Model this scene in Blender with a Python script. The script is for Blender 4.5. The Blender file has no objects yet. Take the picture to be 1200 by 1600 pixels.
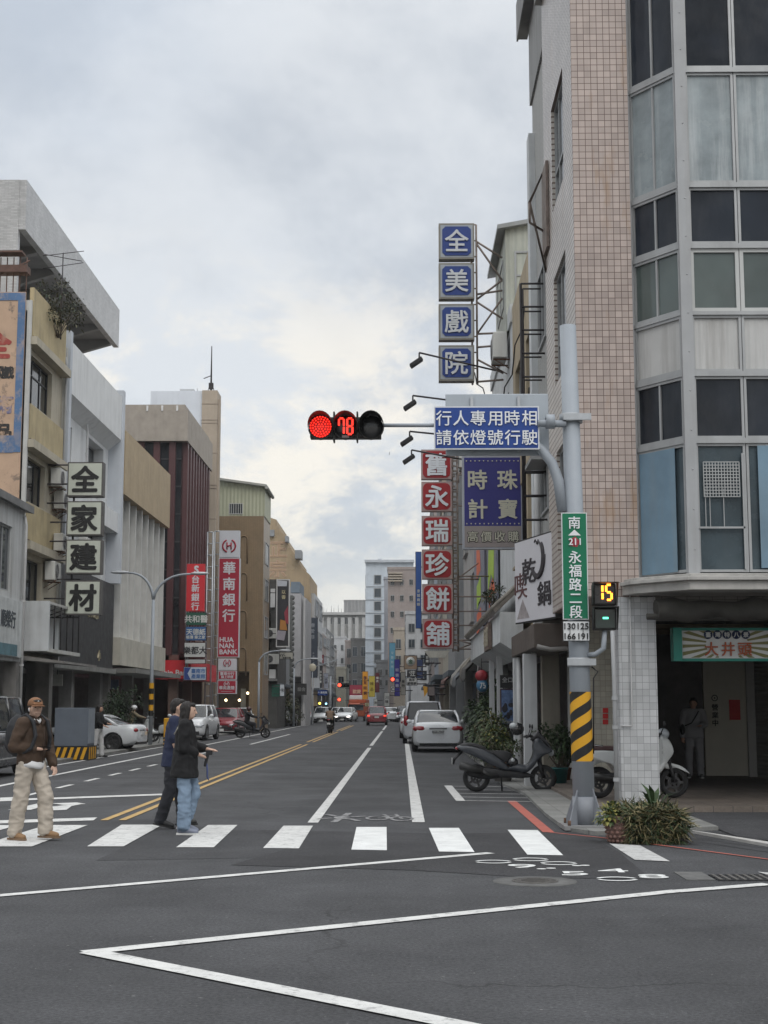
import bpy, bmesh, math, random
from mathutils import Vector, Matrix, noise
random.seed(7)
S = bpy.context.scene
COL = S.collection
rad = math.radians
# ------------------------------------------------------------------ camera
CH = 1.63          # eye height, metres
FPX = 2250.0       # focal length in pixels of the 1200 x 1600 photograph
YAW, PITCH = rad(0.681), rad(7.67)
cam_d = bpy.data.cameras.new('camera')
cam_d.sensor_fit = 'VERTICAL'; cam_d.sensor_height = 36.0
cam_d.lens = 36.0 * FPX / 1600.0
cam_d.clip_start = 0.1; cam_d.clip_end = 4000
cam = bpy.data.objects.new('camera', cam_d); COL.objects.link(cam)
cam.location = (0, 0, CH); cam.rotation_euler = (rad(90) + PITCH, 0, YAW)
S.camera = cam
S.render.resolution_x, S.render.resolution_y = 768, 1024
# ------------------------------------------------------------------ sky, sun, exposure
SUN_EL, SUN_AZ = rad(46), rad(160)      # azimuth clockwise from +Y
w = bpy.data.worlds.new('World'); S.world = w; w.use_nodes = True
nt = w.node_tree; nt.nodes.clear()
def wn(t, **k):
    n = nt.nodes.new(t)
    for a, b in k.items(): setattr(n, a, b)
    return n
def wl_(a, b): nt.links.new(a, b)
def wmath(op, a, b=None, c=None, clamp=False):
    n = wn('ShaderNodeMath', operation=op, use_clamp=clamp)
    for i, v in enumerate((a, b, c)):
        if v is None: continue
        if isinstance(v, (int, float)): n.inputs[i].default_value = v
        else: wl_(v, n.inputs[i])
    return n.outputs[0]
def wmix(f, a, b, bt='MIX'):
    n = wn('ShaderNodeMix', data_type='RGBA', blend_type=bt)
    for i, v in ((0, f), (6, a), (7, b)):
        if isinstance(v, (int, float)): n.inputs[i].default_value = v
        elif isinstance(v, tuple): n.inputs[i].default_value = (*v, 1)
        else: wl_(v, n.inputs[i])
    return n.outputs[2]
tc = wn('ShaderNodeTexCoord'); sep = wn('ShaderNodeSeparateXYZ'); wl_(tc.outputs['Generated'], sep.inputs[0])
z = wmath('MAXIMUM', sep.outputs[2], 0.0)
den = wmath('ADD', z, 0.55)
cx = wmath('DIVIDE', sep.outputs[0], den); cy = wmath('DIVIDE', sep.outputs[1], den)
cmb = wn('ShaderNodeCombineXYZ'); wl_(cx, cmb.inputs[0]); wl_(cy, cmb.inputs[1]); cmb.inputs[2].default_value = 3.7
def wnoise(scale, detail, rough, dist, off):
    mp = wn('ShaderNodeMapping'); wl_(cmb.outputs[0], mp.inputs[0]); mp.inputs['Location'].default_value = off
    n = wn('ShaderNodeTexNoise'); wl_(mp.outputs[0], n.inputs['Vector'])
    n.inputs['Scale'].default_value = scale; n.inputs['Detail'].default_value = detail
    n.inputs['Roughness'].default_value = rough; n.inputs['Distortion'].default_value = dist
    return n.outputs['Fac']
def wramp(v, lo, hi):
    n = wn('ShaderNodeMapRange', interpolation_type='SMOOTHSTEP'); wl_(v, n.inputs[0])
    n.inputs[1].default_value = lo; n.inputs[2].default_value = hi
    return n.outputs[0]
n1 = wnoise(3.9, 10, 0.60, 0.12, (5.4, 1.3, 0)); n2 = wnoise(6.5, 11, 0.66, 0.25, (8.3, 4.2, 0)); n3 = wnoise(1.6, 4, 0.5, 0.2, (7.3, 2.2, 1))
base = wmix(wramp(n1, 0.36, 0.62), (0.515, 0.55, 0.595), (0.70, 0.725, 0.75))
blue = wmix(wmath('MULTIPLY', wramp(n3, 0.48, 0.68), 0.4), base, (0.47, 0.565, 0.70))
# bright cream breaks in the cloud, mostly low in the sky ahead
low = wmath('MULTIPLY', wramp(z, 0.34, 0.20), wramp(z, 0.03, 0.13))
brk = wmath('MULTIPLY', wramp(n2, 0.45, 0.62), low)
cl = wmix(wmath('MULTIPLY', brk, 0.9), blue, (0.95, 0.885, 0.77))
cl = wmix(wmath('MULTIPLY', wramp(z, 0.13, 0.0), 0.75), cl, (0.77, 0.725, 0.65))
up_ = wramp(z, 0.40, 0.95)
g3 = wn('ShaderNodeCombineXYZ')
for i, q in enumerate((2.1, 1.95, 1.75)): wl_(wmath('MULTIPLY_ADD', up_, q, 1.0), g3.inputs[i])
cl = wmix(1.0, cl, g3.outputs[0], 'MULTIPLY')
cl10 = wmix(1.0, cl, (10.0, 10.0, 10.0), 'MULTIPLY')
sky = wn('ShaderNodeTexSky', sky_type='NISHITA', sun_disc=False, sun_elevation=SUN_EL, sun_rotation=SUN_AZ)
mx = wmix(0.88, sky.outputs[0], cl10)
bg = wn('ShaderNodeBackground'); wl_(mx, bg.inputs[0]); bg.inputs[1].default_value = 0.1
wo = wn('ShaderNodeOutputWorld'); wl_(bg.outputs[0], wo.inputs[0])
sd = bpy.data.lights.new('sun', 'SUN'); sd.energy = 0.8; sd.angle = rad(30); sd.color = (1.0, 0.95, 0.88)
so = bpy.data.objects.new('sun', sd); COL.objects.link(so)
so.rotation_euler = (rad(90) - SUN_EL, 0, math.pi - SUN_AZ)
S.view_settings.view_transform = 'Standard'; S.view_settings.look = 'None'
S.view_settings.exposure = 0.24; S.view_settings.gamma = 1.0
S.render.engine = 'CYCLES'
S.cycles.use_denoising = True
S.cycles.max_bounces = 6; S.cycles.diffuse_bounces = 3; S.cycles.glossy_bounces = 3; S.cycles.caustics_reflective = False; S.cycles.caustics_refractive = False

# ------------------------------------------------------------------ measuring from the photograph
_r = Vector((math.cos(YAW), math.sin(YAW), 0))
_f = Vector((-math.sin(YAW)*math.cos(PITCH), math.cos(YAW)*math.cos(PITCH), math.sin(PITCH)))
_u = Vector((math.sin(YAW)*math.sin(PITCH), -math.cos(YAW)*math.sin(PITCH), math.cos(PITCH)))
EYE = Vector((0, 0, CH))
def ray(px, py): return _f + _r*((px-600)/FPX) + _u*((800-py)/FPX)
def gz(px, py, z=0.0): d = ray(px, py); return EYE + d*((z-CH)/d.z)
def ay(px, py, Y): d = ray(px, py); return EYE + d*(Y/d.y)
def ax(px, py, X): d = ray(px, py); return EYE + d*(X/d.x)
def hz(py, Y, px=627): return ay(px, py, Y).z
def hx(px, Y, py=1103): return ay(px, py, Y).x

# ------------------------------------------------------------------ materials
MC = {}
class NB:
    def __init__(s, name):
        s.m = bpy.data.materials.new(name); s.m.use_nodes = True; s.t = s.m.node_tree
        s.b = s.t.nodes['Principled BSDF']; s.tc = s.t.nodes.new('ShaderNodeTexCoord')
    def n(s, t, **k):
        o = s.t.nodes.new(t)
        for a, b in k.items(): setattr(o, a, b)
        return o
    def put(s, sock, v):
        if isinstance(v, tuple): sock.default_value = (*v, 1) if len(v) == 3 else v
        elif isinstance(v, (int, float)): sock.default_value = v
        else: s.t.links.new(v, sock)
    def obj(s, scale=(1, 1, 1)):
        mp = s.n('ShaderNodeMapping'); s.put(mp.inputs[0], s.tc.outputs['Object']); mp.inputs['Scale'].default_value = scale
        return mp.outputs[0]
    def noise(s, vec, scale, detail=5, rough=.55, dist=0):
        o = s.n('ShaderNodeTexNoise'); s.put(o.inputs['Vector'], vec)
        for k, v in (('Scale', scale), ('Detail', detail), ('Roughness', rough), ('Distortion', dist)): o.inputs[k].default_value = v
        return o.outputs['Fac']
    def rng(s, v, a, b, c=0.0, d=1.0):
        o = s.n('ShaderNodeMapRange'); s.put(o.inputs[0], v)
        for i, q in enumerate((a, b, c, d)): o.inputs[i+1].default_value = q
        return o.outputs[0]
    def math(s, op, a, b):
        o = s.n('ShaderNodeMath', operation=op); s.put(o.inputs[0], a); s.put(o.inputs[1], b); return o.outputs[0]
    def mix(s, f, a, b, bt='MIX'):
        o = s.n('ShaderNodeMix', data_type='RGBA', blend_type=bt)
        s.put(o.inputs[0], f); s.put(o.inputs[6], a); s.put(o.inputs[7], b); return o.outputs[2]
    def scale(s, col, f):
        c = s.n('ShaderNodeCombineXYZ')
        for i in range(3): s.put(c.inputs[i], f)
        return s.mix(1.0, col, c.outputs[0], 'MULTIPLY')
    def bump(s, h, st, dist=.01):
        o = s.n('ShaderNodeBump'); s.put(o.inputs['Height'], h); o.inputs['Strength'].default_value = st; o.inputs['Distance'].default_value = dist
        s.put(s.b.inputs['Normal'], o.outputs[0])
    def fin(s, col, rough, metal=0, spec=.5):
        s.put(s.b.inputs['Base Color'], col); s.put(s.b.inputs['Roughness'], rough)
        s.b.inputs['Metallic'].default_value = metal; s.b.inputs['Specular IOR Level'].default_value = spec
        return s.m
def M(name, col=(.5, .5, .5), rough=.75, var=.18, vs=1.3, streak=0.0, scol=(.06, .055, .05), bump=0.0, bs=60, metal=0, spec=.4, coat=0):
    """painted / plastered / metal surface with uneven tone, rain streaks and fine relief"""
    if name in MC: return MC[name]
    k = NB(name); c = k.obj()
    out = k.scale(col, k.rng(k.noise(c, vs, 7, .62), .25, .75, 1-var, 1+var))
    if streak:
        st = k.noise(k.obj((2.6, 2.6, .16)), 1.6, 6, .65)
        blot = k.noise(c, .55, 5, .6)
        f = k.math('MULTIPLY', k.rng(st, .46, .74, 0, 1), k.rng(blot, .34, .66, .1, 1))
        out = k.mix(k.math('MULTIPLY', f, streak), out, scol)
    if bump: k.bump(k.noise(c, bs, 4, .6), bump)
    r = k.rng(k.noise(c, vs*3, 4), .3, .7, max(rough-.08, .02), min(rough+.08, 1))
    MC[name] = k.fin(out, r, metal, spec)
    if coat: k.b.inputs['Coat Weight'].default_value = coat; k.b.inputs['Coat Roughness'].default_value = .06
    return MC[name]
def uv_walls(k):
    """(x+y, z) so that upright walls of either direction carry the same coursing"""
    s = k.n('ShaderNodeSeparateXYZ'); k.put(s.inputs[0], k.tc.outputs['Object'])
    c = k.n('ShaderNodeCombineXYZ'); k.put(c.inputs[0], k.math('ADD', s.outputs[0], s.outputs[1])); k.put(c.inputs[1], s.outputs[2])
    return c.outputs[0]
def TILE(name, col, grout, tw=.1, th=.1, mortar=.006, off=0.0, var=.13, rough=.35, stain=0.0, scol=(.30, .17, .07), streak=.25):
    if name in MC: return MC[name]
    k = NB(name); v = uv_walls(k)
    b = k.n('ShaderNodeTexBrick', offset=off, squash=1.0); k.put(b.inputs['Vector'], v)
    c1 = tuple(min(1, q*(1+var)) for q in col); c2 = tuple(q*(1-var) for q in col)
    k.put(b.inputs['Color1'], c1); k.put(b.inputs['Color2'], c2); k.put(b.inputs['Mortar'], grout)
    for n_, q in (('Scale', 1.0), ('Mortar Size', mortar), ('Mortar Smooth', .1), ('Brick Width', tw), ('Row Height', th), ('Bias', 0)): b.inputs[n_].default_value = q
    c = k.obj()
    out = k.scale(b.outputs['Color'], k.rng(k.noise(c, .9, 6, .6), .28, .72, .84, 1.12))
    st = k.rng(k.noise(k.obj((3, 3, .2)), 1.4, 6, .65), .5, .76, 0, 1)
    out = k.mix(k.math('MULTIPLY', st, streak), out, tuple(q*.35 for q in col))
    if stain:
        s2 = k.math('MULTIPLY', k.rng(k.noise(k.obj((2.2, 2.2, .5)), 1.1, 5, .6), .56, .72, 0, 1), stain)
        out = k.mix(s2, out, scol)
    k.bump(b.outputs['Fac'], .35, -.004)
    MC[name] = k.fin(out, rough); return MC[name]
def RIB(name, col, pitch=.09, rough=.5, streak=.35, depth=.02, horiz=False, var=.1, scol=(.1, .08, .06), metal=0):
    if name in MC: return MC[name]
    k = NB(name); s = k.n('ShaderNodeSeparateXYZ'); k.put(s.inputs[0], k.tc.outputs['Object'])
    u = s.outputs[2] if horiz else k.math('ADD', s.outputs[0], s.outputs[1])
    wv = k.math('SINE', k.math('MULTIPLY', u, 2*math.pi/pitch), 0)
    c = k.obj(); out = k.scale(col, k.rng(k.noise(c, 1.2, 6, .6), .28, .72, 1-var, 1+var))
    st = k.rng(k.noise(k.obj((3, 3, .2)), 1.5, 6, .65), .46, .74, 0, 1)
    out = k.mix(k.math('MULTIPLY', st, streak), out, scol)
    k.bump(wv, .8, depth); MC[name] = k.fin(out, rough, metal); return MC[name]
def GLASS(name, col=(.02, .024, .028), rough=.06, var=.5, wob=.02):
    """window pane seen against a dark room: dark body, sharp reflections, slightly wavy, dusty"""
    if name in MC: return MC[name]
    k = NB(name); c = k.obj()
    out = k.scale(col, k.rng(k.noise(c, .7, 3, .5), .3, .7, 1-var, 1+var))
    dust = k.rng(k.noise(k.obj((1, 1, .4)), 2.2, 6, .65), .45, .8, 0, .10)
    out = k.mix(dust, out, (.25, .25, .25))
    k.bump(k.noise(c, 1.7, 2, .5), wob, .2)
    MC[name] = k.fin(out, k.rng(k.noise(c, 5, 5), .3, .7, rough*.6, rough*2.2), 0, .6); return MC[name]
def EMIT(name, col, st):
    if name in MC: return MC[name]
    k = NB(name); k.fin(tuple(min(1, q*.6) for q in col), .4)
    k.put(k.b.inputs['Emission Color'], col); k.b.inputs['Emission Strength'].default_value = st
    MC[name] = k.m; return k.m
def PAINT(name, col, wear=.3, under=(.075, .075, .08)):
    """road paint worn through to the asphalt"""
    if name in MC: return MC[name]
    k = NB(name); c = k.obj()
    a = k.rng(k.noise(c, 7, 9, .8), .66-.30*wear, .76-.26*wear, 0, 1)
    g = k.rng(k.noise(c, 90, 3, .6), .55, .75, 0, .6*wear+.1)
    out = k.scale(col, k.rng(k.noise(c, 3, 6, .6), .3, .7, .82, 1.06))
    out = k.mix(k.math('MULTIPLY', k.rng(a, 0, 1, 0, 1), min(1, wear*1.6)), out, under)
    out = k.mix(g, out, under)
    k.bump(k.noise(c, 160, 3, .6), .3, .004)
    MC[name] = k.fin(out, .75); return MC[name]
# ------------------------------------------------------------------ mesh building
def V(*a): return Vector(a)
X_, Y_, Z_ = V(1, 0, 0), V(0, 1, 0), V(0, 0, 1)
def wloc(o):
    v = V(0, 0, 0)
    while o is not None: v += Vector(o.location); o = o.parent
    return v
def tag(o, label=None, cat=None, group=None, kind=None):
    if label: o['label'] = label
    if cat: o['category'] = cat
    if group: o['group'] = group
    if kind: o['kind'] = kind
    return o
def thing(name, label, cat, loc=(0, 0, 0), group=None):
    o = bpy.data.objects.new(name, None); COL.objects.link(o); o.location = loc; o.empty_display_size = .3
    return tag(o, label, cat, group)
class MB:
    def __init__(s): s.v = []; s.f = []; s.mi = []; s.k = 0; s.sf = []; s.sm = False
    def add(s, vs, fs):
        b = len(s.v); s.v += [Vector(q) for q in vs]
        for q in fs: s.f.append(tuple(i+b for i in q)); s.mi.append(s.k); s.sf.append(s.sm)
        return s
    def quad(s, a, b, c, d): return s.add([a, b, c, d], [(0, 1, 2, 3)])
    def obox(s, c, a, b, d):
        c = Vector(c); vs = [c+a*i+b*j+d*k for k in (-1, 1) for j in (-1, 1) for i in (-1, 1)]
        fs = [(0, 2, 3, 1), (4, 5, 7, 6), (0, 1, 5, 4), (2, 6, 7, 3), (0, 4, 6, 2), (1, 3, 7, 5)]
        if a.cross(b).dot(d) < 0: fs = [q[::-1] for q in fs]
        return s.add(vs, fs)
    def box(s, x0, x1, y0, y1, z0, z1):
        return s.obox(((x0+x1)/2, (y0+y1)/2, (z0+z1)/2), X_*abs(x1-x0)/2, Y_*abs(y1-y0)/2, Z_*abs(z1-z0)/2)
    def tube(s, p0, p1, r0, r1=None, n=8, cap=True):
        return s.path([p0, p1], [r0, r0 if r1 is None else r1], n, cap)
    def path(s, pts, r, n=6, cap=True):
        pts = [Vector(p) for p in pts]; m = len(pts)
        rs = r if isinstance(r, (list, tuple)) else [r]*m
        vs = []; pa = None
        for i, p in enumerate(pts):
            t = (pts[min(i+1, m-1)]-pts[max(i-1, 0)])
            t = t.normalized() if t.length > 1e-9 else Z_.copy()
            if pa is None: pa = t.orthogonal().normalized()
            else:
                pa = pa - t*pa.dot(t); pa = pa.normalized() if pa.length > 1e-6 else t.orthogonal().normalized()
            pb = t.cross(pa)
            for k in range(n):
                a = 2*math.pi*k/n; vs.append(p+(pa*math.cos(a)+pb*math.sin(a))*rs[i])
        fs = [(i*n+k, i*n+(k+1) % n, (i+1)*n+(k+1) % n, (i+1)*n+k) for i in range(m-1) for k in range(n)]
        if cap: fs += [tuple(range(n))[::-1], tuple((m-1)*n+k for k in range(n))]
        o = s.sm; s.sm = True; s.add(vs, fs); s.sm = o
        if cap: s.sf[-1] = s.sf[-2] = False
        return s
    def loft(s, rings, cap=True):
        n = len(rings[0]); m = len(rings); vs = [q for r in rings for q in r]
        fs = [(i*n+k, i*n+(k+1) % n, (i+1)*n+(k+1) % n, (i+1)*n+k) for i in range(m-1) for k in range(n)]
        if cap: fs += [tuple(range(n))[::-1], tuple((m-1)*n+k for k in range(n))]
        return s.add(vs, fs)
    def prism(s, pts, vec):
        pts = [Vector(p) for p in pts]; vec = Vector(vec)
        nrm = V(0, 0, 0)
        for i in range(len(pts)): nrm += pts[i].cross(pts[(i+1) % len(pts)])
        if nrm.dot(vec) < 0: pts = pts[::-1]
        return s.loft([pts, [p+vec for p in pts]])
    def sheet(s, pts):
        return s.add(pts, [tuple(range(len(pts)))])
    def ell(s, c, r, n=14, m=9, mat=None):
        c = Vector(c); vs = []; fs = []
        if not hasattr(r, '__len__'): r = (r, r, r)
        for j in range(m+1):
            t = math.pi*j/m
            for i in range(n):
                a = 2*math.pi*i/n; p = V(r[0]*math.sin(t)*math.cos(a), r[1]*math.sin(t)*math.sin(a), r[2]*math.cos(t))
                vs.append(c+(mat @ p if mat else p))
        for j in range(m):
            for i in range(n): fs.append((j*n+i, (j+1)*n+i, (j+1)*n+(i+1) % n, j*n+(i+1) % n))
        o = s.sm; s.sm = True; s.add(vs, fs); s.sm = o; return s
    def cap(s, p0, p1, r0, r1=None, n=12):
        """capsule that tapers from r0 to r1"""
        p0, p1 = Vector(p0), Vector(p1); r1 = r0 if r1 is None else r1
        t = (p1-p0).normalized(); pts = []; rs = []
        for k in range(5): a = math.pi/2*(k+.25)/5.25; pts.append(p0-t*r0*math.cos(a)); rs.append(r0*math.sin(a))
        pts += [p0, p1]; rs += [r0, r1]
        for k in range(5): a = math.pi/2*(4-k+.25)/5.25; pts.append(p1+t*r1*math.cos(a)); rs.append(r1*math.sin(a))
        return s.path(pts, rs, n)
    def lathe(s, prof, c, axis=None, n=20):
        """prof: (radius, height) along axis"""
        c = Vector(c); a = (axis or Z_).normalized(); p = a.orthogonal().normalized(); q = a.cross(p)
        rings = [[c+a*h+(p*math.cos(2*math.pi*k/n)+q*math.sin(2*math.pi*k/n))*r for k in range(n)] for r, h in prof]
        o = s.sm; s.sm = True; s.loft(rings, False); s.sm = o; return s
    def build(s, name, mats, parent=None, label=None, cat=None, group=None, kind=None, bev=0, base=None, bang=40):
        if not isinstance(mats, (list, tuple)): mats = [mats]
        me = bpy.data.meshes.new(name); o = bpy.data.objects.new(name, me); COL.objects.link(o)
        if parent is not None: off = wloc(parent); o.parent = parent
        elif kind == 'structure' or not s.v: off = V(0, 0, 0)
        else:
            if base is None:
                lo = [min(q[i] for q in s.v) for i in range(3)]; hi = [max(q[i] for q in s.v) for i in range(3)]
                base = V((lo[0]+hi[0])/2, (lo[1]+hi[1])/2, lo[2])
            off = Vector(base); o.location = off
        me.from_pydata([q-off for q in s.v], [], s.f)
        for m in mats: me.materials.append(m)
        me.polygons.foreach_set('material_index', s.mi); me.polygons.foreach_set('use_smooth', s.sf)
        me.update()
        if bev:
            b = o.modifiers.new('bevel', 'BEVEL'); b.width = bev; b.segments = 2; b.limit_method = 'ANGLE'; b.angle_limit = rad(bang)
        return tag(o, label, cat, group, kind)
def temp_eval(mb, mods):
    me = bpy.data.meshes.new('t'); me.from_pydata([tuple(q) for q in mb.v], [], mb.f); me.update()
    o = bpy.data.objects.new('t', me); COL.objects.link(o); extra = []
    for t, kw in mods:
        m = o.modifiers.new(t, t)
        for a, b in kw.items():
            if isinstance(b, MB):
                cm = bpy.data.meshes.new('c'); cm.from_pydata([tuple(q) for q in b.v], [], b.f); cm.update()
                co = bpy.data.objects.new('c', cm); COL.objects.link(co); extra.append(co); b = co
            setattr(m, a, b)
    bpy.context.view_layer.update()
    ev = o.evaluated_get(bpy.context.evaluated_depsgraph_get()); r = bpy.data.meshes.new_from_object(ev)
    out = MB(); out.v = [q.co.copy() for q in r.vertices]; out.f = [tuple(p.vertices) for p in r.polygons]
    out.mi = [0]*len(out.f); out.sf = [True]*len(out.f)
    for q in [o]+extra:
        d = q.data; bpy.data.objects.remove(q); bpy.data.meshes.remove(d)
    bpy.data.meshes.remove(r)
    return out
def skin(mb, vox=.012, it=4, folds=0.0, fs=6.0, stretch=(1, 1, 1)):
    """fuse overlapping forms into one continuous surface, then relax and crease it"""
    o = temp_eval(mb, [('REMESH', dict(mode='VOXEL', voxel_size=vox)), ('SMOOTH', dict(factor=.5, iterations=it))])
    if folds:
        me = bpy.data.meshes.new('q'); me.from_pydata([tuple(q) for q in o.v], [], o.f); me.update()
        ns = [q.normal.copy() for q in me.vertices]; bpy.data.meshes.remove(me)
        for i, q in enumerate(o.v):
            p = V(q.x*stretch[0], q.y*stretch[1], q.z*stretch[2])*fs
            d = noise.noise(p)+.5*noise.noise(p*2.3+V(3, 1, 7)); o.v[i] = q+ns[i]*(1-abs(d)*2)*folds
    return o
# ------------------------------------------------------------------ lettering
GLYPHS = {}
def glyph(t, bold=0):
    bold = 0; key = t
    if key not in GLYPHS:
        c = bpy.data.curves.new('g', 'FONT'); c.body = t; c.resolution_u = 3; c.offset = bold; c.extrude = .5
        o = bpy.data.objects.new('g', c); COL.objects.link(o); bpy.context.view_layer.update()
        m = bpy.data.meshes.new_from_object(o.evaluated_get(bpy.context.evaluated_depsgraph_get()))
        vs = [tuple(q.co) for q in m.vertices]; fs = [tuple(p.vertices) for p in m.polygons]
        bpy.data.objects.remove(o); bpy.data.curves.remove(c); bpy.data.meshes.remove(m)
        xs = [q[0] for q in vs] or [0]; ys = [q[1] for q in vs] or [0]
        GLYPHS[key] = (vs, fs, min(xs), max(xs), min(ys), max(ys))
    return GLYPHS[key]
def letters(items, c, u, v, name, mat, parent, t=.012, bold=.02):
    """items: (text, x, y, size[, 'h'|'v'[, pitch[, xscale]]]) on the plane through c spanned by u, v"""
    n = u.cross(v).normalized(); mb = MB()
    for it in items:
        s, x, y, sz = it[:4]; d = it[4] if len(it) > 4 else 'h'; pitch = it[5] if len(it) > 5 else 1.12; xs_ = it[6] if len(it) > 6 else 1.0
        runs = [(s, x, y)] if d == 'h' else [(ch, x, y+((len(s)-1)/2-i)*sz*pitch) for i, ch in enumerate(s)]
        if d == 'h' and pitch != 1.12: runs = [(ch, x+(i-(len(s)-1)/2)*sz*pitch, y) for i, ch in enumerate(s)]
        for q, qx, qy in runs:
            vs, fs, x0, x1, y0, y1 = glyph(q, bold)
            cxx = (x0+x1)/2; cyy = (y0+y1)/2
            if ord(q[0]) > 0x2e80: cyy = .385
            ds = [(0, 0)] if bold <= .003 else [(bold*math.cos(k*math.pi/4), bold*math.sin(k*math.pi/4)) for k in range(8)]
            for k, (dx, dy) in enumerate(ds): mb.add([c+u*(qx+(a-cxx+dx)*sz*xs_)+v*(qy+(b-cyy+dy)*sz)+n*((t+.0006*k)*(.5+e)) for a, b, e in vs], fs)
    return mb.build(name, mat, parent)
def panel(name, parent, c, u, w, h, t, case, face, items=(), lm=None, border=.03, bold=.02, label=None, cat=None, group=None, v=None, bev=.004):
    """sign box: case with a face sheet set 4 mm proud, lettering raised from the face"""
    v = v or Z_; n = u.cross(v).normalized(); c = Vector(c); mb = MB()
    mb.obox(c-n*t/2, u*w/2, v*h/2, n*t/2)
    mb.k = 1; mb.obox(c+n*.001, u*(w/2-border), v*(h/2-border), n*.003)
    p = mb.build(name, [case, face], parent, label, cat, group)
    if items: letters(items, c+n*.004, u, v, 'lettering', lm, p, bold=bold)
    return p
def pspan(px0, py0, px1, py1, Y):
    a = ay(px0, py0, Y); b = ay(px1, py1, Y); return (a+b)/2, abs(b.x-a.x), abs(a.z-b.z)
# common materials
WHITE = M('white_paint', (.62, .63, .63), .55, .08, streak=.12)
BLACK = M('black_plastic', (.018, .018, .02), .45, .2)
DARK = M('dark_void', (.03, .03, .032), .8, .3)
STEEL = M('galvanised_steel', (.42, .44, .46), .42, .15, vs=5, metal=.55, streak=.15)
GREYP = M('grey_painted_steel', (.31, .34, .375), .5, .10, streak=.3, bump=.05)
ALU = M('aluminium_frame', (.36, .37, .375), .45, .15, metal=.3, streak=.35)
RUST = M('rusty_iron', (.13, .075, .05), .8, .4, vs=8)
IRON = M('black_iron', (.03, .026, .028), .6, .3)
GL = GLASS('window_glass', (.012, .015, .018)); GLB = GLASS('window_glass_blue', (.022, .034, .046)); GLG = GLASS('window_glass_grey', (.038, .045, .05), .12)
# ================================================================== ground, road, markings
def asphalt(name, col, seed=0, spec=.3):
    k = NB(name); c = k.obj()
    mp = k.n('ShaderNodeMapping'); k.put(mp.inputs[0], k.tc.outputs['Object']); mp.inputs['Location'].default_value = (seed*7.3, seed*3.1, 0)
    c = mp.outputs[0]
    out = k.scale(col, k.rng(k.noise(c, .35, 6, .6), .32, .68, .76, 1.22))
    out = k.scale(out, k.rng(k.noise(c, 2.4, 6, .65), .28, .72, .88, 1.12))
    mp2 = k.n('ShaderNodeMapping'); k.put(mp2.inputs[0], k.tc.outputs['Object']); mp2.inputs['Scale'].default_value = (1.2, .07, 1)
    out = k.scale(out, k.rng(k.noise(mp2.outputs[0], 1.0, 5, .6), .3, .7, .88, 1.1))
    out = k.scale(out, k.rng(k.noise(c, 34, 5, .8), .40, .60, .66, 1.38))
    sp = k.rng(k.noise(c, 26, 2, .5), .70, .76, 0, .55)
    dk_ = k.rng(k.noise(c, 17, 3, .6), .66, .74, 0, .5); out = k.mix(dk_, out, (.02, .02, .02))
    out = k.mix(sp, out, (.30, .29, .28))
    v = k.n('ShaderNodeTexVoronoi', feature='DISTANCE_TO_EDGE'); wv = k.n('ShaderNodeVectorMath', operation='ADD')
    nz = k.n('ShaderNodeTexNoise'); k.put(nz.inputs['Vector'], c); nz.inputs['Scale'].default_value = 1.4; nz.inputs['Detail'].default_value = 6
    k.put(wv.inputs[0], c); k.put(wv.inputs[1], nz.outputs['Color']); k.put(v.inputs['Vector'], wv.outputs[0]); v.inputs['Scale'].default_value = .19
    cr = k.rng(v.outputs['Distance'], .0012, .004, 1, 0)
    cr = k.math('MULTIPLY', cr, k.rng(k.noise(c, .16, 3, .5), .48, .6, 0, .7))
    out = k.mix(cr, out, (.018, .018, .018))
    oil = k.rng(k.noise(c, 1.1, 4, .6), .66, .8, 0, .45); out = k.mix(oil, out, (.03, .03, .031))
    k.bump(k.noise(c, 60, 5, .8), .8, .014)
    return k.fin(out, k.rng(k.noise(c, .8, 5), .3, .7, .72, .9), 0, spec)
ASPH = asphalt('asphalt', (.060, .061, .065)); ASPH2 = asphalt('asphalt_new', (.040, .040, .043), 3); ASPH3 = asphalt('asphalt_right', (.048, .048, .051), 5)
MB().sheet([(-700, -40, 0), (700, -40, 0), (700, 1500, 0), (-700, 1500, 0)]).build('road', ASPH, kind='structure')
PW = PAINT('paint_white', (.70, .71, .70), .30); PWW = PAINT('paint_white_worn', (.60, .60, .585), .45); PF = PAINT('paint_white_faded', (.36, .36, .36), .75)
PY = PAINT('paint_yellow', (.48, .315, .115), .45); PR = PAINT('paint_red', (.42, .11, .08), .35)
def mark(name, polys, mat, zz=.008):
    mb = MB()
    for i_, p in enumerate(polys):
        p = [Vector((q[0], q[1], zz+.0005*(i_ % 4))) for q in p]
        a = sum(p[i].x*p[(i+1) % len(p)].y-p[(i+1) % len(p)].x*p[i].y for i in range(len(p)))
        mb.sheet(p if a > 0 else p[::-1])
    return mb.build(name, mat, kind='structure')
def gpoly(*pp): return [gz(*q) for q in pp]
def gline(a, b, w):
    a, b = (gz(*q) if not isinstance(q, Vector) else q for q in (a, b)); d = (b-a).normalized(); n = V(-d.y, d.x, 0)*w/2
    return [a-n, b-n, b+n, a+n]
mark('asphalt_patch', [gpoly((405, 1297), (700, 1303), (905, 1299), (965, 1330), (1018, 1374), (840, 1372), (640, 1360), (360, 1352), (455, 1325))], ASPH2, .004)
mark('crosswalk_marking', [gpoly((-30, 1290), (28, 1290), (-90, 1323), (-150, 1323)), gpoly((72, 1290), (137, 1290), (50, 1323.5), (-35, 1323.5)), gpoly((190, 1289.5), (254, 1289.5), (193, 1323.5), (136, 1323.5)),
    gpoly((325, 1290), (371, 1290), (334, 1325), (275, 1325)), gpoly((443, 1291), (489, 1291), (467, 1326.5), (411, 1326))], PWW)
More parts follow.
